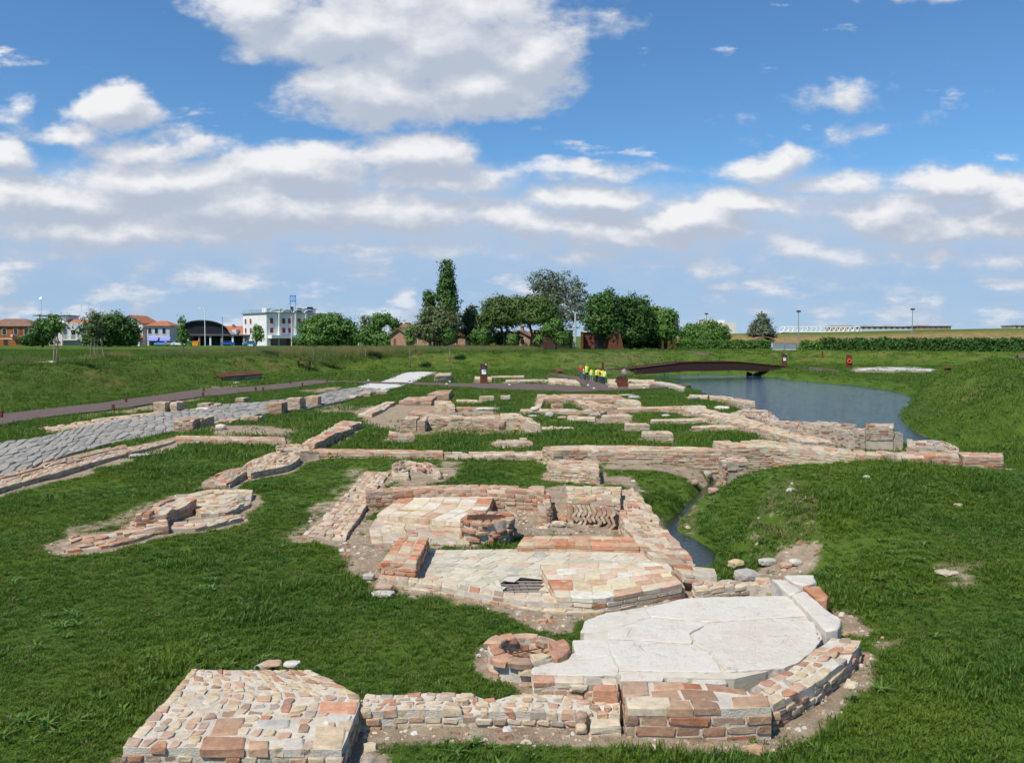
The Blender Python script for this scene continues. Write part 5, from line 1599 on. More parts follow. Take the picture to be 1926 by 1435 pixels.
rock(90, 684, 1.0, .6, .25, 'marble', 'white stone on the crest of the left bank')
# terracotta tile, stone and drain pipe behind the front platform
rock(505, 1258, .30, .26, .05, 'brick_red', 'flat red tile fragment behind the front platform', z=.18, rz=.3)
rock(545, 1258, .24, .2, .07, 'stone_pale', 'flat pale stone behind the front platform', z=.18)
mb = MB()
px_, py_, _ = site(484, 1252, .12)
for i in range(9):
    a = math.pi * i / 8
    for r in (.085, .072):
        mb.v.append((r * math.cos(a), 0, r * math.sin(a))); mb.v.append((r * math.cos(a) * 1.05, .34, r * math.sin(a) * 1.05))
for i in range(8):
    b = i * 4
    mb.f += [(b, b + 4, b + 5, b + 1), (b + 2, b + 3, b + 7, b + 6), (b, b + 2, b + 6, b + 4), (b + 1, b + 5, b + 7, b + 3)]
o = mb.build('drain_tile', M['quay_stone'], None, (px_, py_, .06), True); o.rotation_euler = (0, 0, -.5); o.scale = (.8, .7, .8)
tag(o, 'grey curved drain tile poking out behind the front platform', 'drain tile')


# ---------------------------------------------------------------- round brick structures
def ring_stones(root, c, r0, r1, zt, th, n, rg, mat, P, rag=0.03):
    a = rg.uniform(0, 1)
    cuts = sorted(a + (i + rg.uniform(-.2, .2)) / n * 2 * math.pi for i in range(n))
    for i in range(n):
        a0 = cuts[i] + .02; a1 = (cuts[(i + 1) % n] + (2 * math.pi if i == n - 1 else 0)) - .02
        ro = r1 + rg.uniform(-rag, rag); ri = r0 + rg.uniform(-rag, rag) * .5
        q = [(ro * math.cos(a0), ro * math.sin(a0)), (ro * 1.02 * math.cos((a0 + a1) / 2), ro * 1.02 * math.sin((a0 + a1) / 2)), (ro * math.cos(a1), ro * math.sin(a1)), (ri * math.cos(a1), ri * math.sin(a1)), (ri * math.cos((a0 + a1) / 2), ri * math.sin((a0 + a1) / 2)), (ri * math.cos(a0), ri * math.sin(a0))]
        q = [(x + rg.uniform(-.012, .012), y + rg.uniform(-.012, .012)) for x, y in q]
        m = (sum(p[0] for p in q) / 6, sum(p[1] for p in q) / 6)
        vs, fs = stone_geo([(p[0] - m[0], p[1] - m[1]) for p in q], th, rg.uniform(.02, .035), rg, 1.6)
        P.add(vs, fs, (c[0] + m[0], c[1] + m[1], zt + rg.uniform(-.02, .025)), (1, 0, 0), (0, 1, 0), Z3, M[mat], .3)


def round_well(name, label, c, rin, rout, zt, zb, nst, mat, course, bars, rag):
    rg = random.Random(int(c[1] * 100))
    root = empty(name, (c[0], c[1], zb), 0, label, 'well')
    P = Pieces(root, 'brick')
    z = zt
    k = 0
    while z > zb:
        ring_stones(root, c, rin, rout + (0 if k == 0 else rg.uniform(-.05, .01)), z, course - .012, nst + (0 if k == 0 else 2), rg, mat, P, rag)
        z -= course; k += 1
    P.finish()
    # mortar ring and dark shaft
    mb = MB(); n = 28
    for r, zz in ((rout - .045, zb - .2), (rout - .045, zt - .03), (rin + .03, zt - .03), (rin + .03, zb - .9)):
        mb.v += [(r * math.cos(2 * math.pi * i / n), r * math.sin(2 * math.pi * i / n), zz - zb) for i in range(n)]
    for j in range(3):
        mb.f += [(j * n + i, j * n + (i + 1) % n, (j + 1) * n + (i + 1) % n, (j + 1) * n + i) for i in range(n)]
    mb.f.append(tuple(range(3 * n, 4 * n)))
    mb.build('mortar', M['mortar'], root)
    for p0, p1, r in bars:
        mb = MB().tube([p0, p1], r, 6)
        mb.build('bar', M['rust'], root)
    return root


bars = []
for i in range(2):
    o = (i - .5) * .22
    bars.append(((-.36, -.16 + o, .19), (.36, .12 + o, .22), .009)); bars.append(((-.36, .14 + o, .205), (.36, -.14 + o, .19), .009))
round_well('brick_well', 'round brick well head with rusty crossed bars', WELL, .34, .55, .31, 0.0, 10, 'brick_red', .10, bars, .085)
bars = [((-.45, -.25 + .12 * i, .56), (.4, -.22 + .12 * i, .56), .012) for i in range(4)]
round_well('brick_kiln', 'round stack of ragged bricks with a rusty grating beside the tile floor', KILN, .34, .6, .45, -.1, 13, 'brick_brown', .09, bars, .07)
# iron grate over the pit in the terrace
gq = [site(x, y, .06) for x, y in ((938, 1088), (1020, 1088), (1034, 1119), (950, 1119))]
gc = np.mean(np.array(gq), 0)
root = empty('iron_grate', (gc[0], gc[1], .05), 0, 'iron bar grate over the pit in the stone terrace', 'grate')
def gp(u, v):
    a = Vector(gq[0]) * (1 - u) + Vector(gq[1]) * u; b = Vector(gq[3]) * (1 - u) + Vector(gq[2]) * u
    return a * (1 - v) + b * v - Vector(root.location)
for i in range(6): MB().tube([gp(0, i / 5), gp(1, i / 5)], .014, 6).build('bar', M['steel'], root)
for i in range(6): MB().tube([gp(.08 + i * .17, 0) + Vector((0, 0, -.03)), gp(.08 + i * .17, 1) + Vector((0, 0, -.03))], .010, 6).build('cross_bar', M['rust'], root)
MB().add([gp(-.03, -.03) - Vector((0, 0, .4)), gp(1.03, -.03) - Vector((0, 0, .4)), gp(1.03, 1.03) - Vector((0, 0, .4)), gp(-.03, 1.03) - Vector((0, 0, .4))], [(3, 2, 1, 0)]).build('pit_floor', M['mortar_dark'], root)

for (ua, va), (ub, vb) in (((-.10, -.16), (1.10, -.04)), ((-.10, 1.03), (1.10, 1.18)), ((-.14, -.16), (-.03, 1.18)), ((1.02, -.16), (1.13, 1.18))):
    n = 4 if abs(ub - ua) > .5 else 3
    for i in range(n):
        a0, a1 = (ua + (ub - ua) * i / n, ua + (ub - ua) * (i + 1) / n) if abs(ub - ua) > .5 else (ua, ub)
        b0, b1 = (va, vb) if abs(ub - ua) > .5 else (va + (vb - va) * i / n, va + (vb - va) * (i + 1) / n)
        q = [gp(a0, b0), gp(a1, b0), gp(a1, b1), gp(a0, b1)]
        c_ = sum(q, Vector()) / 4
        vs, fs = stone_geo(cut_corner(inset_quad([(v.x - c_.x, v.y - c_.y) for v in q], .006), rg, .2), .16, .015, rg, .8)
        me = bpy.data.meshes.new('frame_stone'); me.from_pydata(vs, [], fs)
        link('frame_stone', me, M['tile_white'], root, (c_.x, c_.y, .062 + rg.uniform(-.008, .012)))


# ---------------------------------------------------------------- herringbone masonry on its wall
def herringbone():
    rg = random.Random(3)
    root = ROOTS['brick wall with herringbone masonry facing the gravel pit']
    P = Pieces(root, 'herringbone_brick', 300, 6)
    a = Vector(site(1070, 938, .42)); b = Vector(site(1164, 943, .42))
    e = (b - a); L_ = Vector((e.x, e.y, 0)).length; e = Vector((e.x, e.y, 0)).normalized(); nn = Vector((e.y, -e.x, 0))
    if nn.y > 0: nn = -nn
    for r in range(4):
        n = int(L_ / .118)
        for i in range(n):
            if rg.random() < .04 or (r == 3 and rg.random() < .35): continue
            ang = R(48 if r % 2 else -48) + rg.gauss(0, .10)
            p = a + e * ((i + .5) * .118 + rg.uniform(-.01, .01)) + nn * (.0 + r * .03 + rg.uniform(-.015, .02))
            p.z = .20 - r * .125
            U = (e * math.cos(ang) + Vector((0, 0, 1)) * math.sin(ang)); Vv = nn.cross(U)
            q = [(-.088, -.036), (.088, -.036), (.088, .036), (-.088, .036)]
            q = cut_corner([(x + rg.uniform(-.012, .012), y + rg.uniform(-.006, .006)) for x, y in q], rg, .2)
            vs, fs = stone_geo(q, .09, .010, rg, .7)
            P.add(vs, fs, tuple(p + nn * .05), U, Vv, nn, M['brick'] if rg.random() < .6 else M['brick_pale'], .17)
    P.finish()


herringbone()

# mouth of the drain under the long wall: two cheeks and a lintel round a black block painted as the unlit inside
x, y, _ = site(1363, 893, -.5)
root = empty('culvert_mouth', (x, y + .25, -.75), .1, 'dark culvert mouth at the foot of the long wall where the ditch starts', 'culvert')
rg = random.Random(9)
P = Pieces(root, 'stone', 300, 4)
for sx in (-.62, .62):
    for k in range(4):
        q = cut_corner([(-.2 + rg.uniform(-.04, .04), -.25), (.2 + rg.uniform(-.05, .05), -.25), (.2, .25), (-.2, .25)], rg, .3)
        vs, fs = stone_geo(q, .13, .03, rg, 2.0)
        P.add(vs, fs, (x + sx + rg.uniform(-.05, .05), y + .25 + rg.uniform(-.05, .05), -.55 + k * .13), (1, 0, 0), (0, 1, 0), Z3, M['quay_stone'], .4)
for k in range(3):
    q = cut_corner([(-.28, -.3), (.28, -.3), (.28, .3), (-.28, .3)], rg, .3)
    vs, fs = stone_geo(q, .12, .03, rg, 2.0)
    P.add(vs, fs, (x - .55 + k * .55, y + .25, -.02 + rg.uniform(-.02, .02)), (1, 0, 0), (0, 1, 0), Z3, M['quay_stone'], .5)
P.finish()
MB().box(-.45, .45, .1, .3, -.2, .62).build('shade_block', M['black'], root)  # solid black block, painting the shade inside the mouth
# ---------------------------------------------------------------- grass and ground cover
def leaf_mat(name, cols, trans=0.35, rough=0.6, patch=0.25, patch_amt=0.5, alt=(0.10, 0.13, 0.03)):
    m, nt, N, L, b = new_mat(name)
    oi = N.new('ShaderNodeObjectInfo'); geo = N.new('ShaderNodeNewGeometry')
    a = N.new('ShaderNodeMath'); a.operation = 'MULTIPLY_ADD'; a.inputs[1].default_value = 3.7
    L.new(geo.outputs['Random Per Island'], a.inputs[0]); L.new(oi.outputs['Random'], a.inputs[2])
    f = N.new('ShaderNodeMath'); f.operation = 'FRACT'; L.new(a.outputs[0], f.inputs[0])
    rp = N.new('ShaderNodeValToRGB'); cr = rp.color_ramp
    n = len(cols)
    for i, c in enumerate(cols):
        e = cr.elements[i] if i < 2 else cr.elements.new(i / (n - 1))
        e.position = i / (n - 1); e.color = (*c, 1)
    L.new(f.outputs[0], rp.inputs[0])
    no = N.new('ShaderNodeTexNoise'); no.inputs['Scale'].default_value = patch; no.inputs['Detail'].default_value = 4
    L.new(geo.outputs['Position'], no.inputs['Vector'])
    mr = N.new('ShaderNodeMapRange'); L.new(no.outputs['Fac'], mr.inputs[0])
    for i, x in enumerate((.42, .68, 0, patch_amt)): mr.inputs[1 + i].default_value = x
    mx = N.new('ShaderNodeMix'); mx.data_type = 'RGBA'
    L.new(mr.outputs[0], mx.inputs['Factor']); L.new(rp.outputs[0], mx.inputs['A']); mx.inputs['B'].default_value = (*alt, 1)
    L.new(mx.outputs['Result'], b.inputs['Base Color'])
    b.inputs['Roughness'].default_value = rough
    b.inputs['Specular IOR Level'].default_value = 0.2
    tr = N.new('ShaderNodeBsdfTranslucent'); L.new(mx.outputs['Result'], tr.inputs['Color'])
    ms = N.new('ShaderNodeMixShader'); ms.inputs[0].default_value = trans
    L.new(b.outputs[0], ms.inputs[1]); L.new(tr.outputs[0], ms.inputs[2])
    L.new(ms.outputs[0], N['Material Output'].inputs[0])
    M[name] = m
    return m


leaf_mat('grass_blade', [(0.032, 0.085, 0.009), (0.060, 0.140, 0.013), (0.105, 0.205, 0.022), (0.046, 0.115, 0.012), (0.19, 0.23, 0.07)], 0.40, 0.5, 0.33, 0.7, (0.15, 0.215, 0.022))
leaf_mat('weed_leaf', [(0.075, 0.165, 0.020), (0.11, 0.21, 0.03), (0.16, 0.25, 0.06), (0.07, 0.15, 0.022)], 0.3, 0.45, 0.6, 0.2)
leaf_mat('dry_blade', [(0.26, 0.21, 0.10), (0.18, 0.17, 0.06), (0.34, 0.28, 0.15), (0.10, 0.12, 0.03)], 0.3, 0.7, 0.3, 0.3, (0.20, 0.16, 0.06))
leaf_mat('tall_blade', [(0.15, 0.22, 0.06), (0.22, 0.28, 0.09), (0.30, 0.30, 0.12), (0.13, 0.20, 0.05)], 0.5, 0.7, 0.16, 0.75, (0.46, 0.31, 0.13))


def tuft(name, mat, n, rad, h0, h1, wd, lean, seed, seg=2, broad=False):
    rg = random.Random(seed)
    V_, F_ = [], []
    for i in range(n):
        a = rg.uniform(0, 2 * math.pi); r = rad * math.sqrt(rg.random()) * (0.25 if broad else 1)
        x, y = r * math.cos(a), r * math.sin(a)
        h = rg.uniform(h0, h1); d = rg.uniform(0, 2 * math.pi) if not broad else a + rg.gauss(0, .3)
        ln = lean * rg.uniform(.3, 1.2) * h
        w = wd * rg.uniform(.7, 1.3)
        px, py = -math.sin(d), math.cos(d)
        b = len(V_)
        prof = [(0, .6 if not broad else .3, 0), (.5, 1.0, .62), (1, 0, 1.0)] if seg == 2 else [(0, .7, 0), (1, 0, 1)]
        for t, ww, hz in prof:
            ox = math.cos(d) * ln * t * t; oy = math.sin(d) * ln * t * t
            if broad: hz = hz * (1 - .35 * t)
            if ww:
                V_.append((x + ox - px * w * ww, y + oy - py * w * ww, h * hz)); V_.append((x + ox + px * w * ww, y + oy + py * w * ww, h * hz))
            else:
                V_.append((x + ox, y + oy, h * hz))
        if seg == 2: F_ += [(b, b + 1, b + 3, b + 2), (b + 2, b + 3, b + 4)]
        else: F_ += [(b, b + 1, b + 2)]
    me = bpy.data.meshes.new(name); me.from_pydata(V_, [], F_); me.materials.append(mat)
    return bpy.data.objects.new(name, me)      # a source for the scatter; never linked to the scene


SRC = [tuft('tuft_a', M['grass_blade'], 30, .11, .030, .075, .006, 1.1, 1), tuft('tuft_b', M['grass_blade'], 28, .12, .02, .055, .0065, 1.4, 2), tuft('tuft_c', M['grass_blade'], 24, .09, .05, .12, .005, .8, 3),
       tuft('tuft_d', M['grass_blade'], 16, .07, .09, .20, .006, .6, 4), tuft('weed', M['weed_leaf'], 13, .10, .09, .17, .017, 1.3, 5, broad=True), tuft('dry', M['dry_blade'], 12, .09, .04, .11, .004, .9, 6),
       tuft('far_a', M['grass_blade'], 40, .42, .07, .16, .022, .6, 7, seg=1), tuft('far_b', M['grass_blade'], 36, .40, .05, .12, .026, .8, 8, seg=1),
       tuft('far_dry', M['dry_blade'], 14, .40, .05, .14, .022, .6, 12, seg=1),
       tuft('tall_a', M['tall_blade'], 26, .6, .55, 1.05, .028, .25, 9, seg=1), tuft('tall_b', M['tall_blade'], 26, .6, .35, .8, .035, .3, 10, seg=1), tuft('tall_c', M['weed_leaf'], 30, .6, .25, .65, .05, .5, 11, seg=1)]


def scatter(name, x, y, z, idx, scl, rz, tilt, label, cat='grass'):
    n = len(x)
    me = bpy.data.meshes.new(name)
    me.vertices.add(n); me.vertices.foreach_set('co', np.stack([x, y, z], -1).astype(np.float32).ravel())
    r = np.stack([tilt * np.cos(rz * 3.1), tilt * np.sin(rz * 2.3), rz], -1)
    me.attributes.new('rot', 'FLOAT_VECTOR', 'POINT').data.foreach_set('vector', r.astype(np.float32).ravel())
    me.attributes.new('scl', 'FLOAT', 'POINT').data.foreach_set('value', scl.astype(np.float32))
    me.attributes.new('idx', 'INT', 'POINT').data.foreach_set('value', idx.astype(np.int32))
    o = link(name, me)
    ng = bpy.data.node_groups.new(name + '_scatter', 'GeometryNodeTree')
    ng.interface.new_socket('Geometry', in_out='INPUT', socket_type='NodeSocketGeometry')
    ng.interface.new_socket('Geometry', in_out='OUTPUT', socket_type='NodeSocketGeometry')
    N, L = ng.nodes, ng.links
    gi, go = N.new('NodeGroupInput'), N.new('NodeGroupOutput')
    iop = N.new('GeometryNodeInstanceOnPoints')
    L.new(gi.outputs[0], iop.inputs['Points'])
    jn = N.new('GeometryNodeJoinGeometry')
    nodes = []
    for s in SRC:
        q = N.new('GeometryNodeObjectInfo'); q.inputs['Object'].default_value = s; q.inputs['As Instance'].default_value = True
        nodes.append(q)
    for q in nodes[::-1]: L.new(q.outputs['Geometry'], jn.inputs[0])
    L.new(jn.outputs[0], iop.inputs['Instance'])
    iop.inputs['Pick Instance'].default_value = True
    def attr(nm, t):
        q = N.new('GeometryNodeInputNamedAttribute'); q.data_type = t; q.inputs['Name'].default_value = nm
        return q.outputs['Attribute']
    L.new(attr('idx', 'INT'), iop.inputs['Instance Index'])
    L.new(attr('rot', 'FLOAT_VECTOR'), iop.inputs['Rotation'])
    L.new(attr('scl', 'FLOAT'), iop.inputs['Scale'])
    L.new(iop.outputs[0], go.inputs[0])
    md = o.modifiers.new('scatter', 'NODES'); md.node_group = ng
    tag(o, label, cat, kind='stuff')
    return o


def fan(y0, y1, dens, margin=1.25):
    """random points over the ground between two distances, a little wider than the view"""
    k = 963 / FPX * margin
    area = k * (y1 * y1 - y0 * y0)
    n = int(area * dens)
    y = np.sqrt(nrg.uniform(y0 * y0, y1 * y1, n))
    return nrg.uniform(-1, 1, n) * y * k + 0, y


def lawn():
    XS, YS, ZS, IS, SS = [], [], [], [], []
    for y0, y1, dens, far in ((7.2, 11, 230, 0), (11, 15, 165, 0), (15, 21, 95, 0), (21, 30, 48, 0), (30, 45, 11, 1), (45, 75, 7, 1), (75, 150, 1.9, 1)):
        x, y = fan(y0, y1, dens)
        keep = ~covered(x, y)
        x, y = x[keep], y[keep]
        b = bare(x, y)
        u = nrg.random(len(x))
        pn = vnoise(x, y, 0.45, 21)
        keep = u > np.clip((b + (pn - .5) * .5 - .12) * 1.5, 0, .985)
        x, y, b = x[keep], y[keep], b[keep]
        z = ground(x, y)
        keep = z > (WATER_Z + .04)
        # nothing in the ditch water
        keep &= ~((z < DITCH_Z + .03) & (y < 30))
        x, y, z, b = x[keep], y[keep], z[keep], b[keep]
        n = len(x)
        lush = vnoise(x, y, 1.7, 22) * .6 + vnoise(x, y, 0.6, 23) * .4
        u = nrg.random(n)
        if far:
            idx = np.where(u < .5, 6, 7)
            bank = (z > .5) & (z < 2.3) & (y > 45)
            idx = np.where((u > .82) & (b > .2), 8, idx)
            idx = np.where(bank & (u > .86), 8, idx)
            sc = (.75 + .6 * lush) * nrg.uniform(.8, 1.25, n) * (1 + .5 * (y > 75))
        else:
            idx = np.where(u < .45, 0, np.where(u < .8, 1, 2))
            idx = np.where((lush > .62) & (u > .7), 3, idx)
            wz = vnoise(x, y, 1.1, 24)
            idx = np.where((wz > .66) & (nrg.random(n) > .94), 4, idx)
            idx = np.where((b > .3) & (u > .55), 5, idx)
            idx = np.where(nrg.random(n) > .955 + .04 * (lush > .5), 5, idx)
            sc = (.40 + .80 * lush) * nrg.uniform(.75, 1.25, n) * (1.0 if y0 < 15 else 1.2)
            sc = np.where(idx == 4, nrg.uniform(.4, 1.05, n), sc)
            sc *= np.where(b > .35, .75, 1)
        XS.append(x); YS.append(y); ZS.append(z - .006); IS.append(idx); SS.append(sc)
    x, y, z, i, s = map(np.concatenate, (XS, YS, ZS, IS, SS))
    print('grass tufts', len(x))
    scatter('grass', x, y, z, i, s, nrg.uniform(0, 6.283, len(x)), nrg.uniform(0, .25, len(x)), 'green lawn and weeds covering the ground between the ruins')


lawn()


def tall_field():
    edge = np.array([site(px, py, PLAIN)[:2] for px, py in ((-120, 694), (0, 689), (90, 685), (180, 673), (345, 671), (600, 666.5), (800, 663.5), (1022, 661))] )
    poly = np.vstack([edge, edge[::-1] * np.array([1.0, 1.0]) + np.array([-4, 55])])
    n = 60000
    x = nrg.uniform(poly[:, 0].min(), poly[:, 0].max(), n); y = nrg.uniform(poly[:, 1].min(), poly[:, 1].max(), n)
    k = inside(poly, x, y); x, y = x[k], y[k]
    d = pdist(edge, x, y, False)
    k = nrg.random(len(x)) < np.where(d < 8, 1.0, .28)
    x, y, d = x[k], y[k], d[k]
    z = ground(x, y)
    u = nrg.random(len(x))
    idx = np.where(u < .45, 9, np.where(u < .8, 10, 11))
    idx = np.where(d < 1.6, np.where(u < .6, 11, 10), idx)
    sc = nrg.uniform(.75, 1.15, len(x)) * np.where(d < 1.2, .7, 1.0) * np.where((x < -42) & (y < 100), .62, 1)
    scatter('tall_grass', x, y, z - .02, idx, sc, nrg.uniform(0, 6.283, len(x)), nrg.uniform(0, .1, len(x)), 'tall seeding meadow grass along the crest of the far bank')
    print('tall', len(x))


tall_field()


def gravel():
    """chips of brick and stone lying on the bare ground"""
    V_, F_ = [], []
    for y0, y1, dens in ((7.5, 13, 170), (13, 22, 80), (22, 34, 16)):
        x, y = fan(y0, y1, dens)
        k = ~covered(x, y); x, y = x[k], y[k]
        b = bare(x, y)
        k = nrg.random(len(x)) < np.clip(b - .25, 0, 1) * 1.2
        x, y = x[k], y[k]
        z = ground(x, y)
        for a, c, e in zip(x, y, z):
            s = min(.008 * math.exp(rng.gauss(.55, .6)), .06) if rng.random() > .02 else rng.uniform(.05, .1)
            q = rng.uniform(0, 6.28)
            b0 = len(V_)
            w, l, h = s * rng.uniform(.8, 1.3), s * rng.uniform(.8, 1.7), s * rng.uniform(.35, .8)
            for i in range(5):
                t = q + i * 1.2566
                f = rng.uniform(.75, 1.15)
                V_.append((a + l * math.cos(t) * f, c + w * math.sin(t) * f, e - .004))
            for i in range(5):
                t = q + i * 1.2566
                f = rng.uniform(.5, .8)
                V_.append((a + l * math.cos(t) * f, c + w * math.sin(t) * f, e + h))
            F_ += [tuple(b0 + 5 + i for i in range(5))] + [(b0 + i, b0 + (i + 1) % 5, b0 + 5 + (i + 1) % 5, b0 + 5 + i) for i in range(5)]
    me = bpy.data.meshes.new('gravel'); me.from_pydata(V_, [], F_)
    print('gravel', len(V_) // 10)
    tag(link('gravel', me, M['chips']), 'chips of brick and stone scattered on the bare ground', 'gravel', kind='stuff')


masonry_mat('chips', [T_PA, T_CR, T_GR, T_SA, (0.55, 0.53, 0.50), T_PA, T_OR, T_GR, T_PA, T_BR], lime_amt=.3)
gravel()


# poppies on the road verge and in the lawn
def poppy(px, py, i, lab, h=.28):
    x, y, z = hit(px, py)
    root = empty('poppy', (x, y, z), rng.uniform(0, 6), lab, 'poppy', 'red poppies')
    MB().tube([(0, 0, 0), (.01, 0, h * .6), (.0, .01, h)], .004, 5).build('stem', M['weed_leaf'], root)
    for k in range(4):
        a = k * math.pi / 2
        c, s = math.cos(a), math.sin(a)
        mb = MB()
        mb.add([(0, 0, h), (c * .03 - s * .03, s * .03 + c * .03, h + .02), (c * .055, s * .055, h + .035), (c * .03 + s * .03, s * .03 - c * .03, h + .02)], [(0, 1, 2, 3)])
        mb.build('petal', M['red_paint'], root)
poppy(77, 806, 0, 'red poppy at the left tip of the far road kerb'); poppy(84, 811, 1, 'red poppy second from the tip of the far road kerb'); poppy(91, 812, 2, 'red poppy third from the tip of the far road kerb')
poppy(650, 1066, 3, 'single red poppy in the lawn left of the brick block', .2); poppy(448, 801, 4, 'red poppy beside the low road pier'); poppy(643, 1026, 5, 'small red poppy in the lawn near the slanting brick band', .2)
# ---------------------------------------------------------------- trees
leaf_mat('leaf_dark', [(0.036, 0.088, 0.018), (0.057, 0.128, 0.025), (0.081, 0.164, 0.033), (0.048, 0.105, 0.021)], 0.22, 0.5, 0.4, 0.2, (0.05, 0.09, 0.02))
leaf_mat('leaf_mid', [(0.064, 0.145, 0.025), (0.090, 0.190, 0.033), (0.128, 0.236, 0.045), (0.073, 0.154, 0.029)], 0.25, 0.5, 0.4, 0.2, (0.08, 0.13, 0.03))
leaf_mat('leaf_light', [(0.109, 0.217, 0.040), (0.154, 0.271, 0.054), (0.200, 0.326, 0.073), (0.109, 0.200, 0.036)], 0.3, 0.5, 0.4, 0.2)
leaf_mat('leaf_olive', [(0.100, 0.136, 0.051), (0.136, 0.173, 0.073), (0.081, 0.112, 0.040), (0.173, 0.200, 0.090)], 0.25, 0.5, 0.4, 0.2)
leaf_mat('leaf_silver', [(0.13, 0.165, 0.10), (0.17, 0.20, 0.13), (0.09, 0.13, 0.065), (0.22, 0.24, 0.18)], 0.3, 0.5, 0.5, 0.2)
leaf_mat('leaf_pine', [(0.054, 0.105, 0.021), (0.081, 0.141, 0.029), (0.109, 0.173, 0.040), (0.057, 0.100, 0.025)], 0.2, 0.6, 0.4, 0.2)


def leaves(blobs, nclump, kleaf, size, rc, seed, shell=.55, flat=0.0):
    """leaf-sized faces gathered in clumps through the crown's volume"""
    g = np.random.default_rng(seed)
    bl = np.array(blobs, float)                       # x, y, z, rx, ry, rz
    vol = bl[:, 3] * bl[:, 5]
    which = g.choice(len(bl), nclump, p=vol / vol.sum())
    d = g.normal(size=(nclump, 3)); d /= np.linalg.norm(d, axis=1)[:, None]
    r = shell + (1 - shell) * g.random(nclump) ** .6
    r *= 1 + .12 * g.normal(size=nclump)
    c = bl[which, :3] + d * r[:, None] * bl[which, 3:6]
    # clumps deep inside another blob carry few leaves: leave gaps near the outline
    k = g.poisson(kleaf, nclump) + 2
    ci = np.repeat(np.arange(nclump), k)
    n = len(ci)
    off = g.normal(size=(n, 3)) * rc * np.array([1, 1, .7 - .4 * flat])
    p = c[ci] + off
    nn = off / (np.linalg.norm(off, axis=1)[:, None] + 1e-6) + d[ci] * .7 + np.array([0, 0, .35]) + g.normal(size=(n, 3)) * .45
    nn /= np.linalg.norm(nn, axis=1)[:, None]
    a = np.cross(nn, g.normal(size=(n, 3))); a /= np.linalg.norm(a, axis=1)[:, None] + 1e-9
    b = np.cross(nn, a)
    s = size * g.uniform(.6, 1.35, n)[:, None]
    a, b = a * s, b * s * .62
    v = np.stack([p - a, p - b * .9, p + a, p + b], 1).reshape(-1, 3)
    f = np.arange(n * 4).reshape(-1, 4)
    return v, f


def np_mesh(name, v, f):
    me = bpy.data.meshes.new(name)
    me.vertices.add(len(v)); me.vertices.foreach_set('co', v.astype(np.float32).ravel())
    me.loops.add(f.size); me.loops.foreach_set('vertex_index', f.astype(np.int32).ravel())
    me.polygons.add(len(f)); me.polygons.foreach_set('loop_start', np.arange(0, f.size, f.shape[1], dtype=np.int32))
    me.update(); me.validate()
    return me


def tree(name, label, px, D, blobs, mat, n=260, k=16, size=.26, rc=.55, trunk=.22, bark='bark', group=None, shell=.5, cat='tree', stems=1, flat=0, foot=None):
    """blobs: (px, py, rx, ry) as seen from the camera at distance D; depth as wide as the width"""
    m = D / FPX
    b0 = at(px, 650, D)
    z0 = gz(b0.x, D)
    seed = int(px * 7 + D)
    rg = random.Random(seed)
    root = empty(name, (b0.x, D, z0), 0, label, cat, group)
    bl = []
    for x, y, rx, ry in blobs:
        c = at(x, y, D)
        bl.append((c.x - b0.x, rg.uniform(-.3, .3) * rx * m, c.z - z0, rx * m, rx * m * .9, ry * m))
    v, f = leaves(bl, n, k, size, rc, seed, shell, flat)
    keep = v.reshape(-1, 4, 3)[:, :, 2].min(1) > .05
    f = f[keep]
    used = np.unique(f); mp = np.zeros(len(v), int); mp[used] = np.arange(len(used))
    link('crown', np_mesh('crown', v[used], mp[f]), M[mat], root)
    mb = MB()
    top = max(bl, key=lambda q: q[2])
    for s_ in range(stems):
        ox = (s_ - (stems - 1) / 2) * trunk * 2.6
        p1 = Vector((ox * 1.6 + bl[0][0] * .35, rg.uniform(-.2, .2), bl[0][2] * .55)); p2 = Vector((bl[s_ % len(bl)][0], bl[s_ % len(bl)][1], bl[s_ % len(bl)][2]))
        mb.tube([(ox, 0, -.2), (ox + rg.uniform(-.1, .1), 0, p1.z * .5), p1, p2], [trunk * 1.25, trunk, trunk * .8, trunk * .35], 8)
    for q in bl:
        for _ in range(3):
            e = Vector((q[0] + rg.uniform(-.7, .7) * q[3], q[1] + rg.uniform(-.7, .7) * q[4], q[2] + rg.uniform(-.2, .75) * q[5]))
            s0 = p1.lerp(p2, rg.uniform(0, .8)) if q[2] >= p1.z else Vector((q[0], q[1], 0)).lerp(p1, rg.uniform(.3, .9))
            mb.tube([s0, s0.lerp(e, .5) + Vector((0, 0, .12 * q[5])), e], [trunk * .42, trunk * .25, trunk * .08], 5)
    mb.build('trunk', M[bark], root, smooth=True)
    return root


tree('dark_tree', 'small dark layered tree before the orange house', 80, 205, [(80, 622, 20, 18), (72, 634, 20, 12), (92, 632, 14, 12), (78, 608, 12, 8)], 'leaf_dark', 190, 14, .3, .5)
tree('broad_tree', 'broad dark green tree between the white house and the gable house', 205, 215, [(182, 622, 33, 25), (212, 612, 36, 24), (236, 625, 26, 22), (200, 640, 40, 12), (222, 640, 34, 12)], 'leaf_dark', 620, 18, .34, .62, .4)
tree('round_tree', 'huge round dark green tree beside the white three storey block', 620, 214, [(592, 622, 34, 30), (624, 614, 38, 24), (652, 628, 28, 24), (600, 640, 42, 14), (640, 640, 40, 14)], 'leaf_mid', 760, 18, .34, .6, .45)
tree('cedar_tree', 'sparse cedar right of the huge round tree', 690, 222, [(690, 606, 10, 12), (690, 620, 17, 9), (688, 634, 15, 12)], 'leaf_olive', 110, 11, .3, .5, .22)
tree('leafy_tree', 'leafy tree between the cedar and the brick house', 716, 205, [(718, 601, 17, 12), (708, 612, 10, 10), (714, 634, 18, 15), (700, 640, 14, 10)], 'leaf_mid', 260, 15, .3, .5, .22)
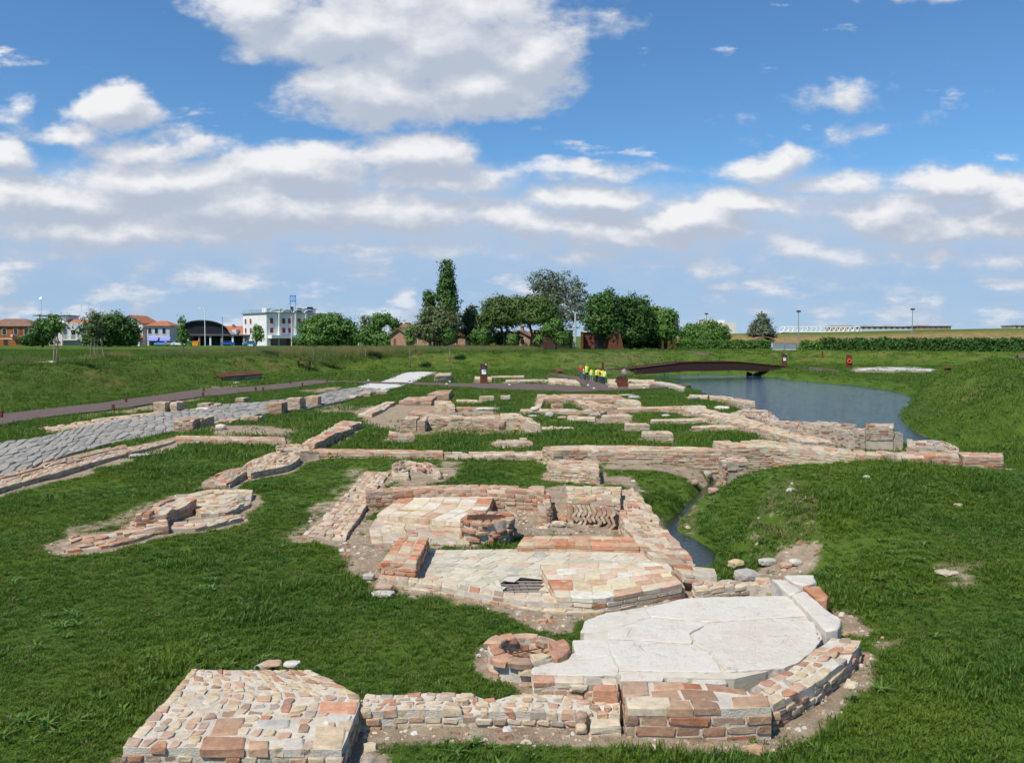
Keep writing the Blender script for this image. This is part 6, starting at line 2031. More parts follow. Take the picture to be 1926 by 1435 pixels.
tree('small_tree', 'small dark tree behind the brick house gable', 741, 225, [(741, 609, 10, 8), (744, 620, 8, 8)], 'leaf_dark', 70, 14, .3, .45, .15)
tree('poplar_tree', 'tall dark columnar poplar, highest tree of the row', 841, 172, [(840, 515, 12, 24), (841, 545, 18, 30), (842, 580, 18, 36), (843, 618, 18, 34), (836, 560, 14, 30)], 'leaf_dark', 640, 18, .27, .45, .35, shell=.35)
tree('poplar_tree', 'short dark poplar just left of the tallest one', 809, 176, [(809, 562, 11, 14), (812, 585, 13, 22), (812, 615, 14, 24)], 'leaf_dark', 240, 16, .27, .42, .22, shell=.4)
tree('bushy_tree', 'bushy olive green tree in front of the tall poplar', 822, 160, [(812, 600, 26, 24), (838, 606, 28, 28), (822, 625, 38, 22), (795, 620, 18, 18)], 'leaf_olive', 520, 15, .24, .45, .2, stems=3, shell=.4)
tree('bushy_tree', 'upright olive green tree right of the tall poplar', 884, 178, [(886, 592, 15, 18), (880, 612, 18, 24), (892, 618, 16, 26)], 'leaf_olive', 300, 15, .25, .42, .2, shell=.4)
tree('umbrella_pine', 'umbrella pine, left of two, with a broad round crown', 952, 165, [(938, 582, 34, 24), (968, 576, 36, 20), (920, 606, 22, 26), (950, 600, 40, 16)], 'leaf_pine', 620, 18, .22, .45, .28, stems=2, shell=.5)
tree('umbrella_pine', 'umbrella pine, right of two, with a bare trunk', 1003, 162, [(985, 580, 26, 20), (1014, 582, 34, 24), (1006, 598, 42, 14), (1040, 600, 16, 14)], 'leaf_pine', 560, 18, .22, .45, .3, shell=.5)
tree('white_poplar', 'tall airy silver leaved poplar behind the pines', 1046, 188, [(1018, 538, 28, 30), (1048, 540, 34, 38), (1082, 552, 22, 32), (1048, 580, 44, 36), (1088, 590, 16, 26)], 'leaf_silver', 520, 13, .26, .5, .35, bark='bark_pale', stems=2, shell=.3)
tree('oak_tree', 'dark green oak right of the concrete pole', 1134, 156, [(1120, 575, 20, 24), (1144, 580, 26, 34), (1128, 605, 32, 26), (1150, 618, 24, 22)], 'leaf_dark', 560, 17, .25, .45, .3, shell=.4)
tree('oak_tree', 'dark green oak in the middle of the right group', 1188, 158, [(1178, 580, 24, 26), (1204, 582, 20, 24), (1190, 606, 38, 28), (1180, 628, 34, 18)], 'leaf_dark', 560, 17, .25, .45, .3, shell=.4)
tree('oak_tree', 'mid green oak at the right end of the tree group', 1240, 162, [(1232, 600, 22, 24), (1252, 604, 20, 22), (1242, 625, 32, 20), (1264, 622, 12, 16)], 'leaf_mid', 520, 17, .25, .45, .28, shell=.4)
tree('young_tree', 'low bright green tree before the rusty building', 1046, 150, [(1036, 622, 20, 13), (1056, 630, 16, 12), (1046, 612, 14, 10), (1062, 640, 14, 10)], 'leaf_mid', 260, 15, .2, .38, .12, stems=2)
tree('round_bush', 'round green tree beyond the clipped hedge, left of the white block', 1322, 195, [(1300, 626, 22, 16), (1330, 618, 24, 16), (1352, 626, 22, 16), (1322, 632, 42, 12)], 'leaf_mid', 420, 15, .28, .5, .2)
tree('willow_tree', 'pale conical willow standing alone by the levee', 1433, 225, [(1434, 600, 10, 10), (1432, 614, 18, 14), (1434, 628, 24, 14)], 'leaf_silver', 300, 16, .3, .5, .25)
tree('round_bush', 'dark shrub at the foot of the white house', 60, 226, [(52, 640, 14, 9), (66, 642, 12, 8)], 'leaf_dark', 110, 14, .3, .45, .12, cat='shrub')
tree('round_bush', 'dark shrub behind the cedar', 728, 190, [(728, 640, 22, 12), (700, 645, 16, 8)], 'leaf_mid', 150, 14, .3, .45, .12, cat='shrub')
tree('round_bush', 'dark shrub under the umbrella pines', 930, 170, [(906, 636, 22, 16), (950, 638, 30, 14)], 'leaf_dark', 220, 15, .3, .45, .12, cat='shrub')
tree('round_bush', 'dark undergrowth under the middle oak', 1200, 166, [(1190, 642, 30, 14), (1230, 642, 26, 14)], 'leaf_dark', 260, 15, .3, .45, .12, cat='shrub')
# saplings along the crest
gsap = 'young trees along the crest of the bank'
for px, yb, bl, mt, lab, sz in ((109, 685, [(104, 606, 12, 13), (98, 620, 10, 10), (112, 616, 9, 9)], 'leaf_mid', 'young tree with a leaning trunk, first along the crest', .13), (182, 676, [(180, 606, 13, 20), (175, 626, 10, 12)], 'leaf_olive', 'young tree held by three stakes on the crest', .14),
                                (345, 672, [(341, 612, 4, 14), (345, 632, 8, 12)], 'leaf_mid', 'thin young tree before the dark hangar', .15), (482, 668, [(484, 622, 8, 9), (486, 632, 9, 9)], 'leaf_light', 'young tree before the white three storey block', .16),
                                (589, 667, [(590, 624, 8, 10), (590, 637, 10, 9)], 'leaf_light', 'young tree before the huge round tree, centre', .16), (687, 665, [(686, 628, 8, 11), (690, 640, 8, 8)], 'leaf_mid', 'young tree before the cedar', .17),
                                (772, 665, [(770, 626, 7, 14), (773, 640, 6, 6)], 'leaf_light', 'young tree before the brick house', .17), (845, 664, [(845, 630, 7, 11)], 'leaf_mid', 'young tree before the tall poplar', .17),
                                (909, 663, [(910, 628, 8, 9), (908, 638, 7, 6)], 'leaf_mid', 'young tree left of the pines', .17), (965, 662, [(965, 638, 6, 9)], 'leaf_light', 'young tree before the little brick house', .17),
                                (1013, 661, [(1013, 640, 6, 9)], 'leaf_light', 'young tree under the right pine', .17), (1058, 660, [(1058, 640, 7, 9)], 'leaf_mid', 'last young tree, left of the concrete pole', .17)):
    q = site(px, yb, PLAIN)
    t_ = tree('young_tree', lab, px, q[1], bl, mt, 46, 13, sz, .24, .055, 'bark_pale', gsap)
    if px in (109,):
        MB().tube([(-.35, -.1, 0), (-.15, -.05, 2.6)], .05, 6).build('stake', M['stake'], t_)
    if px == 182:
        for a in (-.55, -.2, .45):
            MB().tube([(a * 1.5, rng.uniform(-.5, .3), 0), (a * .9, 0, 2.1)], .05, 6).build('stake', M['stake'], t_)


def hedge(label, p, D0, D1, h, th, mat='leaf_dark', dens=26, size=.2):
    """clipped hedge between two points given by photo column and distance"""
    a = Vector(((p[0] - CX) / FPX * D0, D0, 0)); b = Vector(((p[1] - CX) / FPX * D1, D1, 0))
    L_ = (b - a).length; e = (b - a).normalized(); nn = Vector((-e.y, e.x, 0))
    if nn.y < 0: nn = -nn
    z0 = gz(*((a + b) / 2)[:2])
    root = empty('clipped_hedge', ((a + b) / 2)[:2] + (z0,) if False else ((a.x + b.x) / 2, (a.y + b.y) / 2, z0), 0, label, 'hedge', 'clipped hedges')
    n = int(L_ * dens)
    g_ = np.random.default_rng(int(p[0]))
    u = g_.random(n) * L_; w_ = g_.random(n)
    # front face and top
    top = g_.random(n) < .4
    zz = np.where(top, h + g_.normal(size=n) * .06, g_.random(n) * h)
    dd = np.where(top, g_.random(n) * th, g_.normal(size=n) * .07)
    wav = .08 * np.sin(u * 1.3) + .05 * np.sin(u * 3.1)
    c = np.stack([a.x + e.x * u + nn.x * (dd + wav), a.y + e.y * u + nn.y * (dd + wav), zz + wav * .8], -1) - np.array([(a.x + b.x) / 2, (a.y + b.y) / 2, 0])
    k = 7
    ci = np.repeat(np.arange(n), k); m = len(ci)
    q = c[ci] + g_.normal(size=(m, 3)) * .13
    nv = g_.normal(size=(m, 3)) + np.array([-nn.x * .8, -nn.y * .8, .6]); nv /= np.linalg.norm(nv, axis=1)[:, None]
    a1 = np.cross(nv, g_.normal(size=(m, 3))); a1 /= np.linalg.norm(a1, axis=1)[:, None]; b1 = np.cross(nv, a1)
    s = size * g_.uniform(.6, 1.3, m)[:, None]
    v = np.stack([q - a1 * s, q - b1 * s * .6, q + a1 * s, q + b1 * s * .6], 1).reshape(-1, 3)
    link('foliage', np_mesh('foliage', v, np.arange(m * 4).reshape(-1, 4)), M[mat], root)
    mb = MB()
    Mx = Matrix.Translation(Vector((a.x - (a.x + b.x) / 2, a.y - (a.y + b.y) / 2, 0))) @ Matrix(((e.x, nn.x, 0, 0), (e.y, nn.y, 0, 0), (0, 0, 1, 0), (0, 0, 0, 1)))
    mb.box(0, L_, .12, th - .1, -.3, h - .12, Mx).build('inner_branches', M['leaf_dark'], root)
    return root


hedge('long dark clipped hedge on the right bank', (1543, 2010), 150, 138, 2.0, 1.6)
hedge('clipped hedge between the oaks and the grey gates', (1236, 1450), 172, 168, 1.6, 1.4, 'leaf_mid')
hedge('short light hedge between the grey gates and the long hedge', (1502, 1541), 158, 152, 1.5, 1.3, 'leaf_light')


# ---------------------------------------------------------------- buildings
class Bld:
    def __init__(self, name, label, px, D, rz=0.0, cat='building', group=None, z=None):
        p = at(px, 650, D)
        self.D = D
        self.m = D / FPX
        self.z0 = gz(p.x, D) if z is None else z
        self.x0 = p.x
        self.root = empty(name, (p.x, D, self.z0), rz, label, cat, group)

    def h(self, py):                # height above the foot of something seen at row py
        return at(963, py, self.D).z - self.z0

    def part(self, name, mat, fn, parent=None):
        mb = MB(); fn(mb)
        return mb.build(name, M[mat], parent or self.root)

    def box(self, name, mat, *a, parent=None):
        return self.part(name, mat, lambda mb: mb.box(*a), parent)

    def window(self, x, z, w, h, pane='glass', y=0.0, frame='white_paint', side=None, shut=None):
        """window on the front (y) or on the left side (side = x)"""
        def bx(mb, a0, a1, z0, z1, o0, o1):
            if side is None: mb.box(a0, a1, y - o1, y - o0, z0, z1)
            else: mb.box(side - o1, side - o0, a0, a1, z0, z1)
        mb = MB(); t = .09
        bx(mb, x - w / 2 - t, x - w / 2, z - t, z + h + t, .0, .07); bx(mb, x + w / 2, x + w / 2 + t, z - t, z + h + t, 0, .07)
        bx(mb, x - w / 2, x + w / 2, z + h, z + h + t, 0, .07); bx(mb, x - w / 2, x + w / 2, z - t, z, 0, .12)
        f = mb.build('window', M[frame], self.root)
        mb = MB(); bx(mb, x - w / 2, x + w / 2, z, z + h, .005, .03); mb.build('pane' if pane == 'glass' else 'shutter', M[pane], f)
        return f

    def gable(self, name, mat, x0, x1, y0, y1, z0, zr, ov=.4, along='y', th=.22):
        """saddle roof; ridge runs along y or x"""
        mb = MB()
        if along == 'y':
            xm = (x0 + x1) / 2
            for a, b in ((x0 - ov, xm), (x1 + ov, xm)):
                za = z0 - ov * (zr - z0) / ((x1 - x0) / 2)
                mb.add([(a, y0 - ov, za), (b, y0 - ov, zr), (b, y1 + ov, zr), (a, y1 + ov, za), (a, y0 - ov, za - th), (b, y0 - ov, zr - th), (b, y1 + ov, zr - th), (a, y1 + ov, za - th)],
                       [(0, 1, 2, 3), (4, 7, 6, 5), (0, 4, 5, 1), (1, 5, 6, 2), (2, 6, 7, 3), (3, 7, 4, 0)])
        else:
            ym = (y0 + y1) / 2
            for a, b in ((y0 - ov, ym), (y1 + ov, ym)):
                za = z0 - ov * (zr - z0) / ((y1 - y0) / 2)
                mb.add([(x0 - ov, a, za), (x0 - ov, b, zr), (x1 + ov, b, zr), (x1 + ov, a, za), (x0 - ov, a, za - th), (x0 - ov, b, zr - th), (x1 + ov, b, zr - th), (x1 + ov, a, za - th)],
                       [(0, 1, 2, 3), (4, 7, 6, 5), (0, 4, 5, 1), (1, 5, 6, 2), (2, 6, 7, 3), (3, 7, 4, 0)])
        return mb.build(name, M[mat], self.root)

    def hip(self, name, mat, x0, x1, y0, y1, z0, zr, ov=.5, run=None):
        r = run if run is not None else (y1 - y0) / 2
        ym = (y0 + y1) / 2
        mb = MB()
        mb.add([(x0 - ov, y0 - ov, z0), (x1 + ov, y0 - ov, z0), (x1 + ov, y1 + ov, z0), (x0 - ov, y1 + ov, z0), (x0 + r, ym, zr), (x1 - r, ym, zr), (x0 - ov, y0 - ov, z0 - .2), (x1 + ov, y0 - ov, z0 - .2), (x1 + ov, y1 + ov, z0 - .2), (x0 - ov, y1 + ov, z0 - .2)],
               [(0, 1, 5, 4), (1, 2, 5), (2, 3, 4, 5), (3, 0, 4), (6, 7, 1, 0), (7, 8, 2, 1), (8, 9, 3, 2), (9, 6, 0, 3), (9, 8, 7, 6)])
        return mb.build(name, M[mat], self.root)

    def antenna(self, x, y, z, h):
        mb = MB(); mb.tube([(x, y, z), (x, y, z + h)], .035, 5)
        for i in range(3): mb.tube([(x - .55 + .1 * i, y, z + h - .12 - .25 * i), (x + .55 - .1 * i, y, z + h - .12 - .25 * i)], .02, 4)
        mb.build('antenna', M['steel'], self.root)

    def chimney(self, x, y, z, h, mat='plaster_white'):
        mb = MB().box(x - .35, x + .35, y - .35, y + .35, z, z + h).box(x - .5, x + .5, y - .5, y + .5, z + h, z + h + .15)
        c = mb.build('chimney', M[mat], self.root)


def rel(b, px):
    return (px - CX) * b.m - b.x0


# orange house
b = Bld('orange_house', 'orange plastered house with brown tile roof at the far left', -34, 252)
w1, hw = rel(b, 62), b.h(613)
b.box('wall', 'plaster_orange', 0, w1, 0, 9, -.3, hw)
b.hip('roof', 'roof_old', 0, w1, 0, 9, hw, b.h(599))
b.box('string_course', 'plaster_cream', -.02, w1 + .02, -.06, .0, b.h(638), b.h(636.5))
for px in (-18, 10, 31, 51): b.window(rel(b, px), b.h(630), 1.2, 1.9, 'glass', frame='plaster_cream')
for px in (12, 52): b.window(rel(b, px), b.h(648), 1.2, 1.4, 'glass', frame='shutter_brown')
for px in (24, 38): b.box('shutter', 'shutter_brown', rel(b, px), rel(b, px) + .9, -.06, 0, b.h(630), b.h(618))
b.part('balcony', 'shutter_brown', lambda mb: (mb.box(rel(b, 26), rel(b, 46), -1.1, 0, b.h(635), b.h(633.5)), [mb.box(rel(b, 26) + i * .3, rel(b, 26) + i * .3 + .05, -1.1, -1.05, b.h(633.5), b.h(628)) for i in range(11)], mb.box(rel(b, 26), rel(b, 46), -1.12, -1.04, b.h(628), b.h(627.5))))
b.box('air_conditioner', 'white_paint', rel(b, 23), rel(b, 27), -.5, -.06, b.h(634), b.h(629))
# white modern house
b = Bld('white_house', 'white flat roofed house with balcony beside the broad tree', 88, 268)
w1 = rel(b, 168)
b.box('wall', 'plaster_white', 0, rel(b, 122), -1.2, 10, -.3, b.h(608))
b.box('grey_wall', 'plaster_grey', rel(b, 122), w1, 0, 10, -.3, b.h(607))
b.box('upper_storey', 'plaster_white', rel(b, 92), rel(b, 120), 2, 10, b.h(608), b.h(594))
b.box('upper_wing', 'plaster_cream', rel(b, 64), rel(b, 92), 2.3, 10, b.h(612), b.h(599))
b.box('flat_roof', 'roof_dark', rel(b, 60), rel(b, 122), 1.2, 10.4, b.h(594), b.h(592.5))
b.gable('roof', 'roof_tile', rel(b, 121), w1, 1, 9, b.h(607), b.h(600), along='x')
b.part('balcony', 'white_paint', lambda mb: (mb.box(rel(b, 124), rel(b, 150), -1.4, 0, b.h(640), b.h(638)), mb.box(rel(b, 124), rel(b, 150), -1.4, -1.3, b.h(631), b.h(630.3)), [mb.box(rel(b, 124) + i * .22, rel(b, 124) + i * .22 + .06, -1.38, -1.32, b.h(638), b.h(631)) for i in range(20)]))
b.window(rel(b, 139), b.h(638), 1.5, 3.0, 'glass'); b.window(rel(b, 133), b.h(638), .8, 3.0, 'plaster_cream')
b.window(rel(b, 102), b.h(649), 1.4, .9, 'glass', y=-1.2); b.window(rel(b, 114), b.h(646), 1.6, .8, 'shutter_brown', y=-1.2)
b.window(rel(b, 78), b.h(607), 3, 1.2, 'glass', y=2.3)
for px, y in ((59, 591), (79, 590), (91, 592), (115, 592)): b.chimney(rel(b, px), 5, b.h(600), b.h(y) - b.h(600))
for px, y in ((61, 558), (79, 583), (138, 571), (152, 567), (110, 585)): b.antenna(rel(b, px), 6, b.h(598), b.h(y) - b.h(598))
b.part('dish', 'white_paint', lambda mb: mb.tube([(rel(b, 61), 5.9, b.h(560)), (rel(b, 61), 5.7, b.h(559.5))], .5, 10))
# gable house
b = Bld('gable_house', 'white gable house with red roof right of the broad tree', 222, 248)
w1 = rel(b, 270)
zr, ze = b.h(594), b.h(606)
b.part('wall', 'plaster_white', lambda mb: mb.prism([(0, -.3), (w1, -.3), (w1, ze), (w1 / 2, zr), (0, ze)], 'y', 0, 11))
b.gable('roof', 'roof_tile', 0, w1, 0, 11, ze, zr + .25, .6)
b.window(rel(b, 256), b.h(611), 1.0, 1.5, 'glass', frame='plaster_grey')
b.part('porch_roof', 'roof_tile', lambda mb: mb.prism([(-2.2, b.h(635) - .3), (0, b.h(631)), (0, b.h(631) - .2), (-2.2, b.h(635) - .5)], 'x', rel(b, 246), w1 + .4))
b.part('porch_post', 'plaster_white', lambda mb: mb.box(rel(b, 265), rel(b, 268.5), -1.9, -1.3, -.2, b.h(635)))
b.window(rel(b, 255), .2, 3.2, 2.2, 'glass', frame='shutter_brown')
# two storey shop house
b = Bld('shop_house', 'grey two storey house with two blue shop awnings', 277, 246, .06)
w1 = rel(b, 319)
b.box('wall', 'plaster_grey', 0, w1, 0, 9, -.3, b.h(612.5))
b.hip('roof', 'roof_tile', 0, w1, 0, 9, b.h(612.5), b.h(603), .5, 2.2)
b.box('string_course', 'plaster_white', -.03, w1 + .03, -.08, -.005, b.h(634), b.h(633))
for px in (283, 295, 309): b.window(rel(b, px), b.h(628), 1.0, 1.7, 'glass')
for a, c in ((280, 301), (302, 323)):
    b.part('awning', 'awning', lambda mb: mb.add([(rel(b, a), -.1, b.h(634.5)), (rel(b, c) - .3, -.1, b.h(634.5)), (rel(b, c), -2.0, b.h(640)), (rel(b, a) + .4, -2.0, b.h(640)), (rel(b, c), -2.0, b.h(641.5)), (rel(b, a) + .4, -2.0, b.h(641.5))], [(0, 3, 2, 1), (3, 5, 4, 2)]))
b.window(rel(b, 290), .1, 2.6, 2.2, 'glass', frame='shutter_brown'); b.window(rel(b, 308), .1, 2.8, 2.2, 'glass', frame='shutter_brown')
# hangar
b = Bld('vaulted_hangar', 'dark hangar with a barrel vaulted roof', 330, 272, .35)
w1 = rel(b, 421) / math.cos(.35)
hs, ht = b.h(630), b.h(601.5)
arc = [(w1 / 2 - w1 / 2 * math.cos(math.pi * i / 16), hs + (ht - hs) * math.sin(math.pi * i / 16) ** .85) for i in range(17)]
b.part('gable_front', 'hangar_front', lambda mb: mb.prism([(p[0] * .985 + w1 * .0075, p[1] - .15) for p in arc], 'y', .35, .6))
def vault(mb):
    n = len(arc)
    V_ = [(p[0], -.2, p[1]) for p in arc] + [(p[0], 30, p[1]) for p in arc] + [(p[0], -.2, p[1] - .35) for p in arc] + [(p[0], 30, p[1] - .35) for p in arc]
    mb.add(V_, [(i, i + 1, n + i + 1, n + i) for i in range(n - 1)] + [(2 * n + i, 3 * n + i, 3 * n + i + 1, 2 * n + i + 1) for i in range(n - 1)] + [(i, 2 * n + i, 2 * n + i + 1, i + 1) for i in range(n - 1)])
b.part('roof', 'roof_dark', vault)
b.box('wall', 'ochre_brick', 0, .4, .6, 30, -.3, hs)
b.box('front_wall', 'hangar_front', 0, w1, .65, .9, -.3, hs)
b.part('tie_band', 'grey_metal', lambda mb: mb.box(.3, w1 - .3, .1, .34, hs - .2, hs + .25))
for i in range(4): b.window(w1 * (.16 + .22 * i), .3, 2.6, 2.6, 'glass', y=.64, frame='grey_metal')
# shop canopy row
b = Bld('shop_canopy', 'long flat canopy on brick columns before the hangar', 345, 258, 0, 'canopy')
w1 = rel(b, 505)
b.box('roof_slab', 'roof_dark', 0, w1, 0, 5, b.h(632), b.h(629.5))
for i in range(8): b.box('column', 'brick_wall' if i % 2 else 'white_paint', 1 + i * (w1 - 2) / 7, 1.5 + i * (w1 - 2) / 7, .4, .9, -.3, b.h(632))
b.box('back_wall', 'hangar_front', 0, w1, 4.6, 4.9, -.3, b.h(632))
for i in range(7): b.window(2.4 + i * (w1 - 3) / 7, .3, 2.4, 2.2, 'glass', y=4.58, frame='grey_metal' if i % 2 else 'blue_paint')
b = Bld('roofed_hall', 'low hall with a wide terracotta roof behind the canopy', 398, 300)
w1 = rel(b, 468)
b.box('wall', 'plaster_cream', 0, w1, 0, 14, -.3, b.h(628)); b.gable('roof', 'roof_tile', 0, w1, 0, 14, b.h(629), b.h(612.5), along='x')
b.chimney(rel(b, 430), 6, b.h(618), 1.4, 'roof_tile'); b.box('skylight', 'plaster_white', rel(b, 439), rel(b, 447), -1.0, 3, b.h(629), b.h(620))
b = Bld('small_shed', 'little white gabled kiosk behind the canopy', 414, 280, 0, 'shed')
w1 = rel(b, 438)
b.part('wall', 'plaster_white', lambda mb: mb.prism([(0, -.3), (w1, -.3), (w1, b.h(630)), (w1 / 2, b.h(625)), (0, b.h(630))], 'y', 0, 6)); b.gable('roof', 'grey_metal', 0, w1, 0, 6, b.h(630), b.h(624.5))
# three storey block
b = Bld('office_block', 'white three storey block with red shutters and a rooftop sign', 502, 250, .75)
wf, wl, ht = 23.0, 16.0, b.h(589)
b.box('wall', 'plaster_white', 0, wf, 0, wl, -.3, ht)
b.box('cornice', 'grey_metal', -.4, wf + .4, -.4, wl + .4, ht, ht + .28)
b.part('roof_rail', 'grey_metal', lambda mb: ([mb.box(-.3, -.24, i * 1.2, i * 1.2 + .06, ht + .28, ht + 1.1) for i in range(10)], mb.box(-.31, -.23, 0, wl, ht + 1.1, ht + 1.16), mb.box(-.31, -.23, 0, wl, ht + .7, ht + .74)))
zs = [b.h(608), b.h(626)]
for zz in zs:
    for x in (1.6, 5.6, 7.6, 10.8, 15, 18.5): b.window(x, zz, 1.0, 1.5, 'shutter_red', frame='plaster_grey')
    for y in (10.6, 14.0): b.window(y, zz, 1.2, 1.5, 'shutter_red', side=0.0, frame='plaster_white')
for x in (3.9, 9.4, 12.9, 17): b.part('pilaster', 'plaster_white', lambda mb: mb.add([(x - .25, -.02, b.h(634)), (x + .25, -.02, b.h(634)), (x + .25, -.7, b.h(634)), (x - .25, -.7, b.h(634)), (x - .25, -.02, ht), (x + .25, -.02, ht), (x + .25, -1.1, ht), (x - .25, -1.1, ht)], [(3, 2, 6, 7), (0, 3, 7, 4), (2, 1, 5, 6), (4, 7, 6, 5)]))
for x in (.8, 4.6, 8.4, 12.2):
    b.part('roof_arch', 'white_paint', lambda mb: mb.tube([(x + 1.7 - 1.7 * math.cos(math.pi * i / 8), -.9, ht + .3 + .9 * math.sin(math.pi * i / 8)) for i in range(9)], .14, 6))
b.box('canopy', 'white_paint', .3, 12, -2.6, -.02, b.h(636.5), b.h(630.5))
for x in (2.4, 5.4, 8.4, 11.4): b.window(x, .2, 2.2, 2.0, 'glass', frame='roof_dark')
b.box('door', 'shutter_brown', 6.4, 7.6, -.07, -.01, 0, 2.3)
b.box('roof_box', 'white_paint', 1.5, 4.8, 3, 6, ht + .28, b.h(579)); b.part('penthouse', 'plaster_cream', lambda mb: mb.box(6, 14.5, 3, 9, ht + .28, b.h(581)).box(5.7, 14.8, 2.7, 9.3, b.h(581), b.h(580)))
b.box('stair_tower', 'plaster_white', 14.6, 18.4, 3.2, 8.6, ht + .28, b.h(578.5)); b.box('tower_roof', 'grey_metal', 14.3, 18.8, 2.9, 8.9, b.h(578.5), b.h(577.5))
b.window(12.6, ht + .6, 1.6, 1.2, 'glass', y=3.0, frame='plaster_grey'); b.window(10, ht + .6, 1.0, 1.6, 'glass', y=3.0, frame='plaster_grey'); b.window(16.4, ht + .7, 2.0, 1.6, 'glass', y=3.2, frame='plaster_grey')
# rooftop sign: a thing of its own on the roof
s0 = b.root.matrix_basis if False else None
ca, sa = math.cos(.75), math.sin(.75)
sx, sy = b.x0 + 11.5 * ca - 5 * sa, 250 + 11.5 * sa + 5 * ca
zc = at(963, 562, sy).z
sg = empty('rooftop_sign', (sx, sy, b.z0 + b.h(580)), .12, 'square blue sign with a white three pointed star on a roof', 'sign')
zz = zc - (b.z0 + b.h(580))
MB().box(-.95, .95, -.12, .12, zz - 1.05, zz + 1.05).build('panel', M['sign_blue'], sg)
mb = MB(); n = 28
for r in (.60, .72):
    for yy in (-.15, -.125): mb.v += [(r * math.cos(2 * math.pi * i / n), yy, zz + r * math.sin(2 * math.pi * i / n)) for i in range(n)]
for i in range(n):
    k = (i + 1) % n
    mb.f += [(i, k, 2 * n + k, 2 * n + i), (i, 2 * n + i, 3 * n + i, n + i), (i, n + i, n + k, k), (2 * n + i, 2 * n + k, 3 * n + k, 3 * n + i)]
mb.build('ring', M['white_paint'], sg)
mb = MB()
for k in range(3):
    a = math.pi / 2 + k * 2 * math.pi / 3
    t = (math.cos(a) * .58, math.sin(a) * .58); l = (math.cos(a + 1.05) * .13, math.sin(a + 1.05) * .13); r = (math.cos(a - 1.05) * .13, math.sin(a - 1.05) * .13)
    mb.add([(0, -.16, zz), (l[0], -.125, zz + l[1]), (t[0], -.125, zz + t[1]), (r[0], -.125, zz + r[1])], [(0, 1, 2), (0, 2, 3)])
mb.build('star', M['white_paint'], sg)
for x in (-.75, .75): MB().box(x - .09, x + .09, -.08, .08, -.2, zz - 1.05).build('post', M['grey_metal'], sg)
for x in (-1, 1): MB().tube([(x * .8, 0, zz - 1.2), (x * 2.3, .6, .1)], .05, 5).build('brace', M['grey_metal'], sg)
# brick house
b = Bld('brick_house', 'brown brick house with red shutters before the poplars', 735, 186, -.12)
w1 = rel(b, 765); zr, ze = b.h(618.5), b.h(628)
b.part('wall', 'brick_wall', lambda mb: mb.prism([(0, -.3), (w1, -.3), (w1, ze), (w1 / 2, zr), (0, ze)], 'y', 0, 14))
b.box('side_wing', 'brick_wall', w1, rel(b, 874), 2, 12, -.3, b.h(629))
b.gable('roof', 'roof_old', 0, w1, 0, 14, ze, zr + .2, .45); b.gable('wing_roof', 'roof_old', w1, rel(b, 874), 2, 12, b.h(629), b.h(617), .4, 'x')
b.window(rel(b, 743), b.h(648), .45, 1.3, 'shutter_brown', frame='brick_wall')
for px in (779, 806, 829, 850): b.window(rel(b, px), b.h(648), .7, 1.4, 'shutter_brown', y=2.0, frame='plaster_cream')
b = Bld('grey_roofed_house', 'pale house with a grey hip roof behind the brick house', 738, 235)
b.box('wall', 'plaster_cream', 0, rel(b, 780), 0, 9, -.3, b.h(616)); b.hip('roof', 'roof_old', 0, rel(b, 780), 0, 9, b.h(616), b.h(606)); b.chimney(rel(b, 757), 4, b.h(610), 1.2); b.antenna(rel(b, 750), 4, b.h(610), 2.4); b.window(rel(b, 745), b.h(630), 1, 1.4)
b = Bld('road_sign', 'small blue and white road sign left of the brick house', 731, 200, 0, 'sign')
b.box('post', 'steel', -.05, .05, -.05, .05, -.3, b.h(628)); b.box('white_plate', 'white_paint', -.4, .4, -.09, -.05, b.h(633), b.h(628)); b.box('blue_plate', 'blue_paint', -.4, .4, -.09, -.05, b.h(638), b.h(634))
# little brick house among the pines
b = Bld('cottage', 'small old brick house under the umbrella pines', 932, 176, -.2)
w1 = rel(b, 1002)
b.box('wall', 'brick_wall', 0, w1, 0, 8, -.3, b.h(632)); b.gable('roof', 'roof_old', 0, w1, 0, 8, b.h(632), b.h(623), .4, 'x')
zr, ze = b.h(622), b.h(632)
x0, x1 = rel(b, 958), rel(b, 1000)
b.part('gable_front', 'brick_wall', lambda mb: mb.prism([(x0, -.3), (x1, -.3), (x1, ze), ((x0 + x1) / 2, zr), (x0, ze)], 'y', -1.2, 5)); b.gable('gable_roof', 'roof_old', x0, x1, -1.2, 5, ze, zr + .15, .35)
b.chimney(rel(b, 980), 2, b.h(624), 1.1, 'brick_wall')
b.box('door', 'shutter_brown', rel(b, 972), rel(b, 978), -1.28, -1.2, -.2, b.h(638)); b.window(rel(b, 986), b.h(648), .8, 1.1, 'glass', y=-1.2, frame='plaster_cream'); b.window(rel(b, 940), b.h(648), .8, 1.1, 'shutter_brown', frame='plaster_cream')
b.box('stable_wing', 'corten_dark', rel(b, 1003), rel(b, 1070), 1, 7, -.3, b.h(622)); b.part('wing_roof', 'roof_old', lambda mb: mb.box(rel(b, 1000), rel(b, 1072), .4, 7.6, b.h(622), b.h(620.5)))
